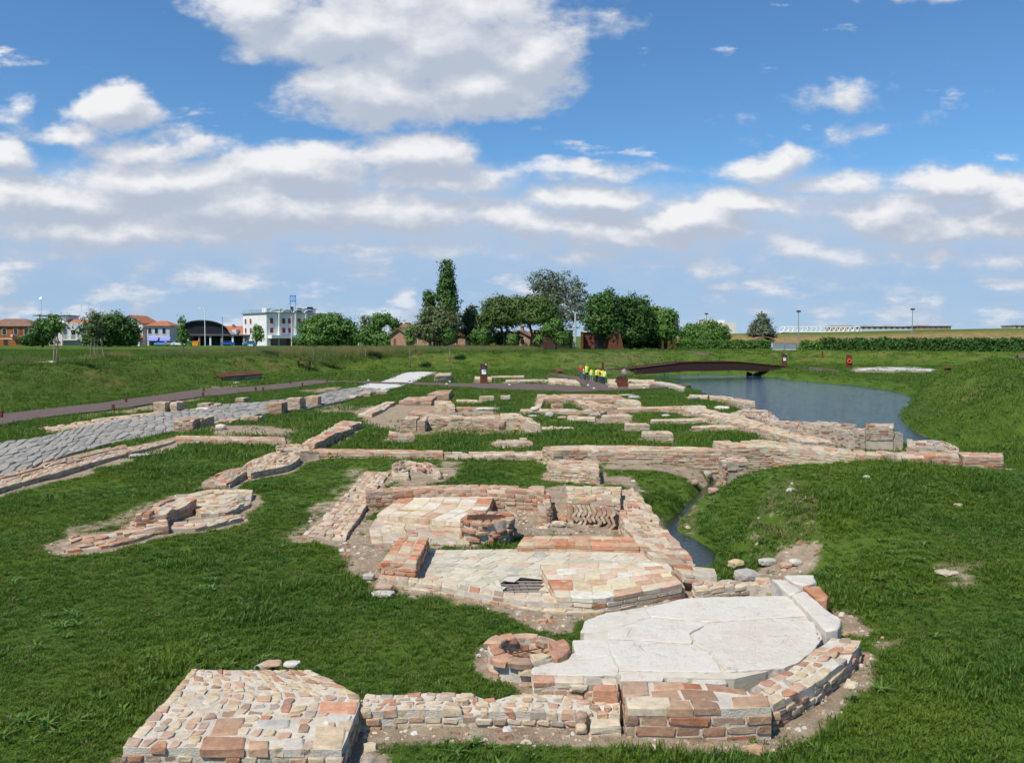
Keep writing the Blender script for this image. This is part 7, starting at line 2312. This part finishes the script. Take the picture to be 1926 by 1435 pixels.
# rusty visitor building
b = Bld('rusty_building', 'visitor building clad in rusty steel under the oaks', 1092, 154, -.1)
b.box('wall', 'corten', 0, rel(b, 1146), 1.5, 9, -.3, b.h(625)); b.box('roof_slab', 'plaster_cream', -.3, rel(b, 1150), 1.2, 9.3, b.h(625), b.h(622.5))
b.part('slanted_wall', 'corten', lambda mb: mb.prism([(rel(b, 1141), -.3), (rel(b, 1173), -.3), (rel(b, 1165), b.h(621.5)), (rel(b, 1149), b.h(623))], 'y', 0, 4))
b.box('slit_window', 'black', rel(b, 1160), rel(b, 1162.5), -.03, .02, b.h(648), b.h(628)); b.box('shade_panel', 'black', rel(b, 1118), rel(b, 1136), 1.46, 1.52, 0, b.h(632))  # second box: black panel painted as the shade of an opening
b.box('fin', 'corten', rel(b, 1092), rel(b, 1097), .2, 1.5, -.3, b.h(624))
for k in range(6): b.box('cladding_joint', 'corten_dark', rel(b, 1098) + k * .62, rel(b, 1098) + k * .62 + .03, 1.485, 1.5, -.2, b.h(625.5))
# far buildings beyond the levee and the town
b = Bld('far_block', 'far white block behind the round green tree', 1322, 430, z=2.4)
b.box('wall', 'plaster_white', 0, rel(b, 1362), 0, 14, 0, b.h(602)); b.box('cream_wing', 'plaster_cream', rel(b, 1352), rel(b, 1381), -2, 12, 0, b.h(607))
for i in range(6): b.window(1.5 + i * 1.9, b.h(612), 1.0, 1.6, 'glass')
for px0, px1, yt, mt, lab in ((1618, 1716, 615, 'plaster_grey', 'long grey far block on the levee skyline, left'), (1722, 1787, 614, 'brick_wall', 'reddish far block on the levee skyline'), (1566, 1602, 613.5, 'brick_wall', 'far brick roof behind the white truss bridge'), (1906, 1960, 613, 'plaster_cream', 'far cream block at the right end of the levee')):
    b = Bld('far_block', lab, px0, 470, z=4.0)
    w1 = rel(b, px1)
    b.box('wall', mt, 0, w1, 0, 12, 0, b.h(yt)); b.part('roof', 'roof_old', lambda mb: mb.box(-.5, w1 + .5, -.5, 12.5, b.h(yt), b.h(yt - 1)))
    for i in range(int(w1 / 3.2)): b.window(1.6 + i * 3.2, b.h(yt + 3.6), 1.5, .9, 'glass')
    for i in range(int(w1 / 12)): b.box('roof_house', 'plaster_grey', 4 + i * 12, 9 + i * 12, 3, 8, b.h(yt - 1), b.h(yt - 4))
# white truss bridge
b = Bld('truss_bridge', 'long white steel truss bridge beyond the levee', 1472, 400, 0, 'bridge', z=4.0)
w1 = rel(b, 1620); z0_, z1_ = b.h(624), b.h(614.5)
for yy in (0, 6):
    b.part('chord', 'white_paint', lambda mb: (mb.box(0, w1, yy - .2, yy + .2, z0_ - .3, z0_ + .3), mb.box(1.5, w1 - 1.5, yy - .2, yy + .2, z1_ - .25, z1_ + .25)))
    n = 17
    for i in range(n):
        xa = w1 * i / n; xb = w1 * (i + 1) / n; xm = (xa + xb) / 2
        b.part('diagonal', 'white_paint', lambda mb: (mb.tube([(xa, yy, z0_), (xm, yy, z1_)], .16, 4), mb.tube([(xm, yy, z1_), (xb, yy, z0_)], .16, 4)))
b.box('deck', 'concrete', 0, w1, 0, 6, z0_ - .5, z0_ - .3)
for x in (2, w1 - 2): b.box('abutment', 'concrete', x - 1, x + 1, 0, 6, -4, z0_ - .5)
# shed with curved roof
b = Bld('garden_shed', 'small shed with a curved brown roof by the willow', 1420, 200, 0, 'shed')
w1 = rel(b, 1457)
b.box('wall', 'plaster_grey', .2, w1 - .2, 0, 4, -.3, b.h(640)); b.part('roof', 'roof_old', lambda mb: mb.prism([(w1 / 2 - w1 / 2 * math.cos(math.pi * i / 10), b.h(641) + 1.0 * math.sin(math.pi * i / 10)) for i in range(11)] + [(w1 * .97 - w1 * .94 * i / 10, b.h(641) - .15 + .95 * math.sin(math.pi * (10 - i) / 10)) for i in range(11)], 'y', -.5, 4.5))
b.box('door', 'shutter_brown', w1 * .35, w1 * .6, -.06, 0, 0, b.h(643))
# grey gates by the hedge
for i, (a, c) in enumerate(((1454, 1474.5), (1476, 1496.5))):
    b = Bld('metal_gate', ('grey metal gate panel by the hedge, left of two', 'grey metal gate panel by the hedge, right of two')[i], a, 153, 0, 'gate')
    w1 = rel(b, c); t_ = b.h(645)
    b.part('frame', 'grey_metal', lambda mb: (mb.box(0, .08, -.05, .05, 0, t_), mb.box(w1 - .08, w1, -.05, .05, 0, t_), mb.box(.08, w1 - .08, -.05, .05, t_ - .08, t_), mb.box(.08, w1 - .08, -.05, .05, .18, .26)))
    b.box('panel', 'sky_paint' if False else 'grey_metal', .08, w1 - .08, -.02, .02, .26, t_ - .08)
    b.box('kerb', 'concrete', -.2, w1 + .05, -.15, .15, -.2, .17)


# ---------------------------------------------------------------- lamps and poles
def lamp(label, px, yt, D, kind='arm', mat='white_paint', zb=None):
    p = at(px, 650, D); z0 = gz(p.x, D) if zb is None else zb
    h = at(px, yt, D).z - z0
    root = empty('street_lamp', (p.x, D, z0), 0, label, 'street lamp', 'street lamps')
    MB().tube([(0, 0, -.2), (0, 0, h * .5), (0, 0, h - .4)], [.14, .12, .08], 8).build('pole', M[mat], root)
    arms = (-1,) if kind == 'arm' else ((-1, 1) if kind == 'double' else ())
    for s in arms:
        MB().tube([(0, 0, h - .5), (s * .25, 0, h - .12), (s * .7, 0, h), (s * 1.1, 0, h)], .06, 6).build('arm', M[mat], root)
        MB().prism([(s * .9, h - .1), (s * 1.9, h - .05), (s * 1.9, h + .1), (s * .9, h + .16)], 'y', -.22, .22).build('lamp_head', M[mat], root)
    if kind == 'flood':
        MB().box(-.45, .45, -.3, .3, h - .45, h).build('lamp_head', M['roof_dark'], root)
    if kind == 'none':
        MB().tube([(-.02, 0, h - .4), (-.02, 0, h)], .1, 6).build('cap', M['grey_metal'], root)


lamp('white street lamp behind the broad tree', 189.5, 573, 252)
lamp('white street lamp before the hangar', 386, 579, 240)
lamp('grey lamp pole right of the hangar', 419, 597, 248, 'none', 'grey_metal')
lamp('tall white pole before the office block', 548.5, 592, 238, 'none')
lamp('double armed white street lamp behind the huge round tree', 674, 591, 262, 'double')
lamp('tall grey floodlight pole by the grey gates', 1501, 584, 205, 'flood', 'grey_metal', 2.4)
lamp('tall grey floodlight pole before the levee', 1715, 580, 212, 'flood', 'grey_metal')
lamp('grey floodlight pole in the round green tree', 1328, 589, 250, 'flood', 'grey_metal')
p = at(1082, 650, 152)
root = empty('utility_pole', (p.x, 152, gz(p.x, 152)), 0, 'bare concrete utility pole before the oaks', 'pole')
hh = at(1082, 587, 152).z - gz(p.x, 152)
MB().tube([(0, 0, -.3), (0, 0, hh)], [.24, .16], 10).build('shaft', M['concrete'], root); MB().box(-.35, -.2, -.2, .1, 1.6, 2.1).build('meter_box', M['white_paint'], root)


# ---------------------------------------------------------------- vehicles and bins by the shops
def car(label, px, D, col, rz):
    p = at(px, 650, D); z0 = gz(p.x, D)
    root = empty('parked_car', (p.x, D, z0), rz, label, 'car', 'cars parked by the shops')
    prof = [(-2.0, .35), (-2.05, .75), (-1.9, .95), (-1.25, 1.02), (-.75, 1.42), (.75, 1.45), (1.45, 1.05), (2.0, .95), (2.05, .4)]
    MB().prism(prof, 'y', -.82, .82).build('body', M[col], root)
    gl_ = [(-1.12, 1.03), (-.70, 1.38), (.70, 1.40), (1.28, 1.05)]
    for s in (-1, 1): MB().prism(gl_, 'y', s * .825 - .01, s * .825 + .01).build('side_window', M['glass'], root)
    MB().add([(-1.22, -.7, 1.05), (-1.22, .7, 1.05), (-.78, .7, 1.41), (-.78, -.7, 1.41)], [(0, 1, 2, 3)]).build('windscreen', M['glass'], root)
    for x in (-1.3, 1.3):
        for s in (-1, 1):
            w_ = MB().tube([(x, s * .66, .32), (x, s * .86, .32)], .32, 14).build('wheel', M['black'], root)
            MB().tube([(x, s * .865, .32), (x, s * .875, .32)], .19, 12).build('rim', M['steel'], w_)


car('bright blue car parked under the shop awnings', 305, 240, 'sky_paint', 0.05); car('dark grey car parked right of the bright blue car', 322, 238, 'grey_metal', -.1); car('silver car parked before the ochre wall', 337, 237, 'white_paint', .1)
car('deep blue car under the canopy', 428, 252, 'blue_paint', .2); car('pale blue car at the corner of the office block', 470, 243, 'sky_paint', .5)


def bin_(label, px, D, col, w_):
    p = at(px, 650, D); z0 = gz(p.x, D)
    root = empty('waste_container', (p.x, D, z0), 0, label, 'waste container', 'waste containers')
    MB().prism([(-w_ * .42, .15), (w_ * .42, .15), (w_ * .5, 1.15), (-w_ * .5, 1.15)], 'y', -.5, .5).build('body', M[col], root)
    MB().prism([(w_ * .52 * math.cos(math.pi * i / 8), 1.16 + .32 * math.sin(math.pi * i / 8)) for i in range(9)], 'y', -.55, .55).build('lid', M[col], root)
    for x in (-.35, .35): MB().tube([(x * w_, -.5, .08), (x * w_, -.4, .08)], .09, 8).build('wheel', M['black'], root)


bin_('green waste container under the street lamp', 356, 236, 'green_paint', 1.4); bin_('orange waste container beside the green one', 368, 236, 'orange_paint', 1.9)
# ---------------------------------------------------------------- footbridge
def footbridge():
    A = at(1158, 690, 106); B = at(1497, 690, 117)
    L_ = math.hypot(B.x - A.x, B.y - A.y); rz = math.atan2(B.y - A.y, B.x - A.x)
    za, zc = 0.42, 1.32
    root = empty('footbridge', (A.x, A.y, 0), rz, 'low arched rusty steel footbridge across the pond', 'bridge')
    n = 24
    def zt(t):
        # straight ramps with a flat crown
        return za + (zc - za) * float(sstep(0, .42, np.array(min(t, 1 - t) * 1.0)) * .25 + .75 * min(1, min(t, 1 - t) / .36))
    prof = [(L_ * i / n, zt(i / n)) for i in range(n + 1)]
    def under(t): return zt(t) - (.34 + .86 * math.sin(math.pi * min(max(t, .0), 1.0)) ** .6)
    low = [(L_ * i / n, under(i / n)) for i in range(n + 1)]
    for y0, y1 in ((-.06, 0), (2.2, 2.26)):
        mb = MB()
        for i in range(n):
            mb.prism([low[i], low[i + 1], prof[i + 1], prof[i]], 'y', y0, y1)
        mb.build('girder', M['corten_dark'], root)
    mb = MB()
    for i in range(n):
        (xa, z0), (xb, z1) = prof[i], prof[i + 1]
        mb.add([(xa, -.01, z0 - .05), (xb, -.01, z1 - .05), (xb, 2.2, z1 - .05), (xa, 2.2, z0 - .05), (xa, -.01, z0 - .15), (xb, -.01, z1 - .15), (xb, 2.2, z1 - .15), (xa, 2.2, z0 - .15)], [(0, 1, 2, 3), (4, 7, 6, 5), (0, 4, 5, 1), (3, 2, 6, 7)])
    mb.build('deck', M['path'], root)
    for y0, y1 in ((-.12, .02), (2.18, 2.32)):
        mb = MB()
        for i in range(n):
            (xa, z0), (xb, z1) = prof[i], prof[i + 1]
            mb.add([(xa, y0, z0), (xb, y0, z1), (xb, y1, z1), (xa, y1, z0), (xa, y0, z0 + .09), (xb, y0, z1 + .09), (xb, y1, z1 + .09), (xa, y1, z0 + .09)], [(0, 3, 2, 1), (4, 5, 6, 7), (0, 1, 5, 4), (3, 7, 6, 2)])
        mb.build('kerb_rail', M['corten'], root)
    mb = MB()
    for i in range(n):
        (xa, z0), (xb, z1) = low[i], low[i + 1]
        mb.add([(xa, 0, z0 + .02), (xb, 0, z1 + .02), (xb, 2.2, z1 + .02), (xa, 2.2, z0 + .02)], [(3, 2, 1, 0)])
    mb.build('soffit', M['corten_dark'], root)
    for x, lean in ((L_ * .085, .9), (L_ * .86, -1.6)):
        MB().prism([(x - .3, under(x / L_) + .1), (x + .5, under(x / L_) + .1), (x + .5 + lean, -1.4), (x - .4 + lean, -1.4)], 'y', .3, 1.9).build('strut', M['corten_dark'], root)


footbridge()


# ---------------------------------------------------------------- steles, benches, posts
def stele(label, px0, px1, yt, yb, z0=.06, panel=True, ring=False, name='information_stele', cat='stele', D=None):
    a = Vector(site(px0, yb, z0)) if D is None else at(px0, yb, D)
    m = a.y / FPX
    w_, h_ = (px1 - px0) * m, (yb - yt) * m
    zb = z0 if D is None else gz(a.x, a.y)
    root = empty(name, (a.x + w_ / 2, a.y, zb), 0, label, cat)
    MB().box(-w_ / 2, w_ / 2, -.04, .10, -.2, h_).build('steel_plate', M['corten'], root)
    if panel:
        p_ = MB().box(-w_ * .38, w_ * .38, -.06, -.042, h_ * .42, h_ * .90).build('panel', M['black'], root)
        MB().box(-w_ * .28, w_ * .32, -.066, -.062, h_ * .46, h_ * .70).build('photograph', M['white_paint'], p_)
        MB().box(-w_ * .02, w_ * .30, -.070, -.067, h_ * .60, h_ * .68).build('plan', M['grey_metal'], p_)
        for k in range(4): MB().box(-w_ * .30, w_ * .26 - (k % 2) * .12, -.066, -.062, h_ * (.74 + .035 * k), h_ * (.748 + .035 * k)).build('text_line', M['grey_metal'], p_)
        MB().box(w_ * .20, w_ * .36, -.066, -.045, h_ * .93, h_ * .99).build('emblem', M['white_paint'], root)
    if ring:
        mb = MB(); n, k = 18, 8
        for i in range(n):
            t = 2 * math.pi * i / n
            for j in range(k):
                u = 2 * math.pi * j / k
                r = .27 + .075 * math.cos(u)
                mb.v.append((r * math.cos(t), -.12 + .075 * math.sin(u), h_ * .5 + r * math.sin(t)))
        for i in range(n):
            for j in range(k):
                a_, b_ = (i * k + j, i * k + (j + 1) % k)
                c_, d_ = (((i + 1) % n) * k + (j + 1) % k, ((i + 1) % n) * k + j)
                mb.f.append((a_, b_, c_, d_))
        lr = mb.build('life_ring', M['lifering'], None, (a.x + w_ / 2, a.y - .03, zb), True)
        tag(lr, 'orange life ring hanging on a rusty post by the pond', 'life ring')
    return root


stele('rusty information stele with a black text panel on the walkway', 903, 917, 684, 721)
stele('rusty information stele at the right end of the footbridge', 1470.5, 1480, 665, 690, .42)
stele('narrow rusty post at the left end of the footbridge', 1131.5, 1136, 681, 697, .3, False, name='steel_post', cat='post')
stele('rusty post carrying the orange life ring', 1591.5, 1602, 667.5, 691, .1, False, True, name='steel_post', cat='post')
stele('thin rusty post between the footbridge and the life ring', 1545.5, 1548, 662, 681, .4, False, name='steel_post', cat='post')
for px0, px1, yt, lab in ((1245, 1248, 642, 'rusty post left of three at the hedge'), (1256, 1260.5, 641, 'rusty post in the middle of three at the hedge'), (1267.5, 1270.5, 642, 'rusty post right of three at the hedge')):
    stele(lab, px0, px1, yt, 659.5, PLAIN, False, name='steel_post', cat='post', D=146)
# reading desk
a = Vector(site(1159, 727.5, .06)); m = a.y / FPX
root = empty('reading_desk', (a.x, a.y, .06), 0, 'rusty steel reading desk with a stepped top on the walkway', 'desk')
w_ = 21 * m
MB().prism([(0, -.1), (w_, -.1), (w_, .64), (w_ * .93, .66), (w_ * .93, .95), (w_ * .52, .95), (w_ * .52, .66), (0, .64)], 'y', 0, .7).build('body', M['corten'], root)
MB().box(w_ * .1, w_ * .48, .1, .6, .645, .93).build('screen_box', M['corten_dark'], root)


def bench(label, pts, h_, base, name='steel_bench', rise=.34, lev=None):
    """a folded slab of rusty steel, tilted to the front, on a dark recessed base; the foot line is given by photo points"""
    p, q = (Vector(hit(*pts[0])), Vector(hit(*pts[1]))) if lev is None else (Vector(site(*pts[0], lev)), Vector(site(*pts[1], lev)))
    L_ = math.hypot(q.x - p.x, q.y - p.y)
    root = empty(name, (p.x, p.y, (p.z + q.z) / 2), math.atan2(q.y - p.y, q.x - p.x), label, 'bench')
    mb = MB()
    mb.add([(0, 0, h_), (L_, 0, h_), (L_ - .3, .9, h_ + rise), (.4, .9, h_ + rise), (0, 0, h_ - .1), (L_, 0, h_ - .1), (L_ - .3, .9, h_ + rise - .1), (.4, .9, h_ + rise - .1)], [(0, 1, 2, 3), (4, 7, 6, 5), (0, 4, 5, 1), (1, 5, 6, 2), (2, 6, 7, 3), (3, 7, 4, 0)])
    mb.build('seat', M['corten'], root)
    MB().box(.6, L_ - .2, .25, .8, -.5, h_ - .02).build('base', M[base], root)


bench('long rusty steel bench at the foot of the left bank', ((416, 715), (497, 712)), .42, 'concrete')
bench('rusty steel bench on the far right bank', ((1778, 697), (1822, 696.5)), .35, 'black', rise=.1, lev=.35)
bench('small dark rusty bench left of the visitors', ((1043, 703), (1061, 703)), .35, 'corten_dark')
# table on the bank slope
x, y, z = hit(572, 690)
root = empty('steel_table', (x, y, z), .1, 'rusty steel table with bench set into the bank slope', 'table')
MB().box(-.95, .95, -.5, .5, .72, .80).build('table_top', M['corten'], root)
for s in (-.7, .7): MB().box(s - .06, s + .06, -.4, .4, -.5, .72).build('leg', M['corten_dark'], root)
MB().box(-.8, .9, -1.1, -.7, .38, .44).build('bench_seat', M['corten_dark'], root)
for s in (-.55, .6): MB().box(s - .05, s + .05, -1.05, -.75, -.5, .38).build('bench_leg', M['corten_dark'], root)
x, y, z = hit(1409, 707.5)
root = empty('dark_object', (x, y, WATER_Z), 0, 'small dark object at the water edge under the footbridge', 'device')  # unidentified dark object, built as two plain boxes
MB().box(-.35, .0, -.2, .2, -.3, .5).build('main_box', M['black'], root); MB().box(.05, .35, -.2, .2, -.3, .35).build('side_box', M['black'], root)


def bollard(px, yb, h_, lab, light=False):
    x, y, z = site(px, yb, .06)
    z = gz(x, y)
    root = empty('path_bollard', (x, y, z), 0, lab, 'bollard', 'bollards along the walkway')
    MB().box(-.06, .06, -.06, .06, -.1, h_).build('post', M['corten'], root)
    if light:
        MB().box(-.09, .09, -.09, .09, h_ - .18, h_ - .02).build('lamp_lens', M['white_paint'], root)
        MB().box(-.11, .11, -.11, .11, h_ - .015, h_ + .03).build('cap', M['corten'], root)
    else:
        MB().box(-.075, .075, -.075, .075, h_, h_ + .03).build('cap', M['corten'], root)


ords = ['first', 'second', 'third', 'fourth', 'fifth', 'sixth', 'seventh', 'eighth', 'ninth', 'tenth', 'eleventh']
for i, (px, yb) in enumerate(((3, 786), (213, 771), (237, 757), (382, 746.5), (383, 736), (481, 735), (495, 735), (546, 722.5), (569, 727), (615, 718))):
    bollard(px, yb, .36, 'plain rusty bollard, %s along the walkway from the left edge' % ords[i])
for i, (px, yb) in enumerate(((693, 718), (771, 722), (840, 726), (846, 720), (958, 727), (976, 721.5), (1106, 727), (1117, 733.5), (1193, 727), (1211, 732))):
    bollard(px, yb, .34, 'rusty bollard with a white lamp, %s along the walkway from the gravel road' % ords[i], True)
# pale rubble patch and side paths on the far side
def patch(name, mat, pts, dz=.035):
    P_ = [hit(x, y) for x, y in pts]
    c = np.mean(np.array(P_), 0)
    V_ = [tuple(c[:2]) + (gz(*c[:2]) + dz,)]
    ringp = []
    n = len(P_)
    for k in range(1, 6):
        for p in P_:
            x, y = c[0] + (p[0] - c[0]) * k / 5, c[1] + (p[1] - c[1]) * k / 5
            V_.append((x, y, gz(x, y) + dz))
    F_ = [(0, 1 + i, 1 + (i + 1) % n) for i in range(n)]
    for k in range(4):
        F_ += [(1 + k * n + i, 1 + (k + 1) * n + i, 1 + (k + 1) * n + (i + 1) % n, 1 + k * n + (i + 1) % n) for i in range(n)]
    mb = MB().add(V_, F_)
    me = mb.mesh(name)
    bm = bmesh.new(); bm.from_mesh(me); bmesh.ops.recalc_face_normals(bm, faces=bm.faces)
    if sum(f.normal.z for f in bm.faces) < 0: bmesh.ops.reverse_faces(bm, faces=bm.faces)
    bm.to_mesh(me); bm.free()
    return tag(link(name, me, M[mat]), kind='structure')


patch('rubble_patch', 'gravel_white', [(1601, 696), (1640, 692), (1680, 688), (1720, 690), (1758, 695), (1752, 698.5), (1700, 697), (1640, 698)])
patch('bridge_path', 'path', [(1499, 690.5), (1516, 689.5), (1540, 691), (1566, 695), (1590, 701), (1572, 702.5), (1545, 700.5), (1520, 697), (1503, 694)])
patch('bank_path', 'path', [(1289, 660.5), (1305, 660.5), (1342, 667), (1334, 669.5), (1318, 668)])
patch('mound_path', 'path', [(1884, 688), (1890, 680), (1915, 668), (1960, 664), (1960, 676), (1925, 684), (1930, 692), (1905, 693)])


# ---------------------------------------------------------------- people
plain('skin', (0.50, 0.30, 0.21), .6, .05, 6, 0); plain('hair_dark', (0.025, 0.018, 0.014), .7, .2, 9, .2, 60); plain('hair_fair', (0.33, 0.22, 0.11), .7, .2, 9, .2, 60)
plain('vest_yellow', (0.62, 0.80, 0.03), .6, .05, 4, .1, 30); plain('vest_band', (0.65, 0.66, 0.66), .4, .05, 4, 0)
for n_, c_ in (('cloth_red', (.55, .03, .04)), ('cloth_navy', (.02, .03, .09)), ('cloth_black', (.015, .015, .018)), ('cloth_grey', (.33, .34, .35)), ('cloth_white', (.68, .70, .72)), ('cloth_blue', (.05, .20, .50)), ('cloth_denim', (.07, .11, .22)), ('cloth_teal', (.30, .45, .48))):
    plain(n_, c_, .85, .1, 8, .2, 40)


def ell(mb, c, r, n=8, k=6, cut=None):
    b = len(mb.v)
    for i in range(k + 1):
        ph = math.pi * i / k
        for j in range(n):
            t = 2 * math.pi * j / n
            mb.v.append((c[0] + r[0] * math.sin(ph) * math.cos(t), c[1] + r[1] * math.sin(ph) * math.sin(t), c[2] + r[2] * math.cos(ph)))
    for i in range(k):
        for j in range(n):
            mb.f.append((b + i * n + j, b + (i + 1) * n + j, b + (i + 1) * n + (j + 1) % n, b + i * n + (j + 1) % n))
    return mb


def person(label, px, yb, H, face, top, legs, hair='hair_dark', vest=True, bag=None, armpose=0, stride=.06):
    x, y, z = site(px, yb, .06)
    z = max(gz(x, y), .0) + .07
    s = H / 1.7
    root = empty('person', (x, y, z), face, label, 'person', 'visitors on the walkway')
    J, me = BODY[armpose, stride]
    J = [(tuple(Vector(j[0]) * s),) for j in J]
    # fingers, nose and ears joined to the body
    V_ = [tuple(v.co * s) for v in me.vertices]; F_ = [tuple(p.vertices) for p in me.polygons]
    mb = MB(); mb.v, mb.f = V_, F_
    for sd, hi in ((-1, 14), (1, 22)):
        h0 = Vector(J[hi][0])
        for q, ln in zip((-.024, -.008, .008, .024), (.06, .07, .068, .055)):
            p0 = h0 + Vector((q * .4 * s, q * s, -.02 * s))
            mb.tube([p0, p0 + Vector((0, -.006, -ln * .55)) * s, p0 + Vector((-sd * .008, -.022, -ln)) * s], [.009 * s, .008 * s, .006 * s], 5)
        p0 = h0 + Vector((0, -.03, .01)) * s
        mb.tube([p0, p0 + Vector((-sd * .012, -.03, -.03)) * s], [.010 * s, .008 * s], 5)
    ell(mb, (0, -.118 * s, 1.595 * s), (.014 * s, .02 * s, .02 * s), 6, 4)
    for sd in (-1, 1): ell(mb, (sd * .088 * s, -.01 * s, 1.60 * s), (.012 * s, .022 * s, .032 * s), 6, 4)
    me = mb.mesh('body')
    mats = ['skin', top, legs, 'cloth_black']
    for m_ in mats: me.materials.append(M[m_])
    idx = []
    for p in me.polygons:
        c = p.center / s
        if c.z < .075: i = 3
        elif c.z < .93 and abs(c.x) < .2: i = 2
        elif c.z < 1.44 and not (abs(c.x) > .19 and c.z < .93) and not (armpose and c.y < -.2): i = 1
        else: i = 0
        idx.append(i)
    me.polygons.foreach_set('material_index', idx)
    link('body', me, None, root, smooth=True)
    # hair, eyes, mouth
    mb = MB(); ell(mb, (0, .012 * s, 1.635 * s), (.098 * s, .108 * s, .085 * s), 12, 8)
    if hair != 'short': ell(mb, (0, .05 * s, 1.56 * s), (.085 * s, .06 * s, .10 * s), 10, 6)
    mb.build('hair', M[hair], root, smooth=True)
    for sd in (-1, 1): ell(MB(), (sd * .033 * s, -.108 * s, 1.615 * s), (.012 * s, .008 * s, .008 * s), 6, 4).build('eye', M['hair_dark'], root)
    ell(MB(), (0, -.108 * s, 1.555 * s), (.022 * s, .008 * s, .006 * s), 6, 4).build('mouth', M['cloth_red'], root)
    if vest:
        def shell(z0, z1, g, mat, nm, par):
            mb = MB(); n = 18
            rows = [(z0, .175, .135), ((z0 + z1) / 2, .178, .132), (z1 - .06, .205, .14), (z1, .15, .10)] if z1 > 1.3 else [(z0, .182, .142), (z1, .182, .142)]
            for zz, rx, ry in rows:
                for i in range(n):
                    t = 2 * math.pi * i / n
                    mb.v.append((math.cos(t) * (rx + g) * s, math.sin(t) * (ry + g) * s - .005, zz * s))
            for r in range(len(rows) - 1):
                mb.f += [(r * n + i, r * n + (i + 1) % n, (r + 1) * n + (i + 1) % n, (r + 1) * n + i) for i in range(n)]
            return mb.build(nm, M[mat], par, smooth=True)
        v_ = shell(.86, 1.47, .012, 'vest_yellow', 'safety_vest', root)
        shell(1.02, 1.07, .014, 'vest_band', 'reflective_band', v_)
    if bag:
        mb = MB(); ell(mb, (0, .20 * s, 1.22 * s), (.15 * s, .10 * s, .21 * s), 10, 8)
        bg_ = mb.build('backpack', M[bag], None, (x, y, z), smooth=True); bg_.rotation_euler = (0, 0, face)
        tag(bg_, 'backpack in %s on the back of a visitor on the walkway' % {'cloth_red': 'red', 'cloth_teal': 'pale teal', 'cloth_black': 'black'}[bag], 'backpack')
    return root


person('person in red jacket at the rear left of the group', 1093, 713.5, 1.55, 2.6, 'cloth_red', 'cloth_denim', 'hair_fair', False, None, 1, .14)
person('tall person in dark jacket and yellow vest behind the children', 1103.5, 717, 1.76, .4, 'cloth_black', 'cloth_navy', 'hair_fair', True, None, 0)
person('child in yellow vest with a pale bag beside the tall adult', 1100, 716.5, 1.45, 2.8, 'cloth_teal', 'cloth_navy', 'hair_dark', True, 'cloth_teal', 0)
person('child in yellow vest and light grey trousers standing apart', 1112.5, 719.5, 1.42, .3, 'cloth_grey', 'cloth_grey', 'hair_dark', True, None, 0)
person('child in yellow vest over white sleeves, left of the cluster', 1121.5, 719.5, 1.40, 1.8, 'cloth_white', 'cloth_black', 'hair_dark', True, None, 1)
person('child in yellow vest over a red shirt in the cluster', 1127.5, 720.5, 1.44, 1.2, 'cloth_red', 'cloth_denim', 'hair_dark', True, None, 0)
person('child in yellow vest over a blue shirt in the cluster', 1131.5, 722.5, 1.46, 2.0, 'cloth_blue', 'cloth_navy', 'hair_dark', True, 'cloth_red', 0)
person('child in yellow vest at the front of the cluster by the wall', 1136.5, 724, 1.45, 2.3, 'cloth_white', 'cloth_navy', 'hair_dark', True, None, 2, .14)
person('child with dark hair half hidden behind the cluster', 1125, 718.5, 1.42, .6, 'cloth_navy', 'cloth_black', 'hair_dark', True, None, 0)
person('child in yellow vest and white shoes behind the front one', 1133, 720, 1.42, 2.9, 'cloth_teal', 'cloth_denim', 'hair_dark', True, 'cloth_black', 0)
person('person in grey patterned jacket standing behind the rusty reading desk', 1174, 722.5, 1.62, .2, 'cloth_grey', 'cloth_black', 'hair_dark', False, None, 1)
print('objects', len(SC.objects))
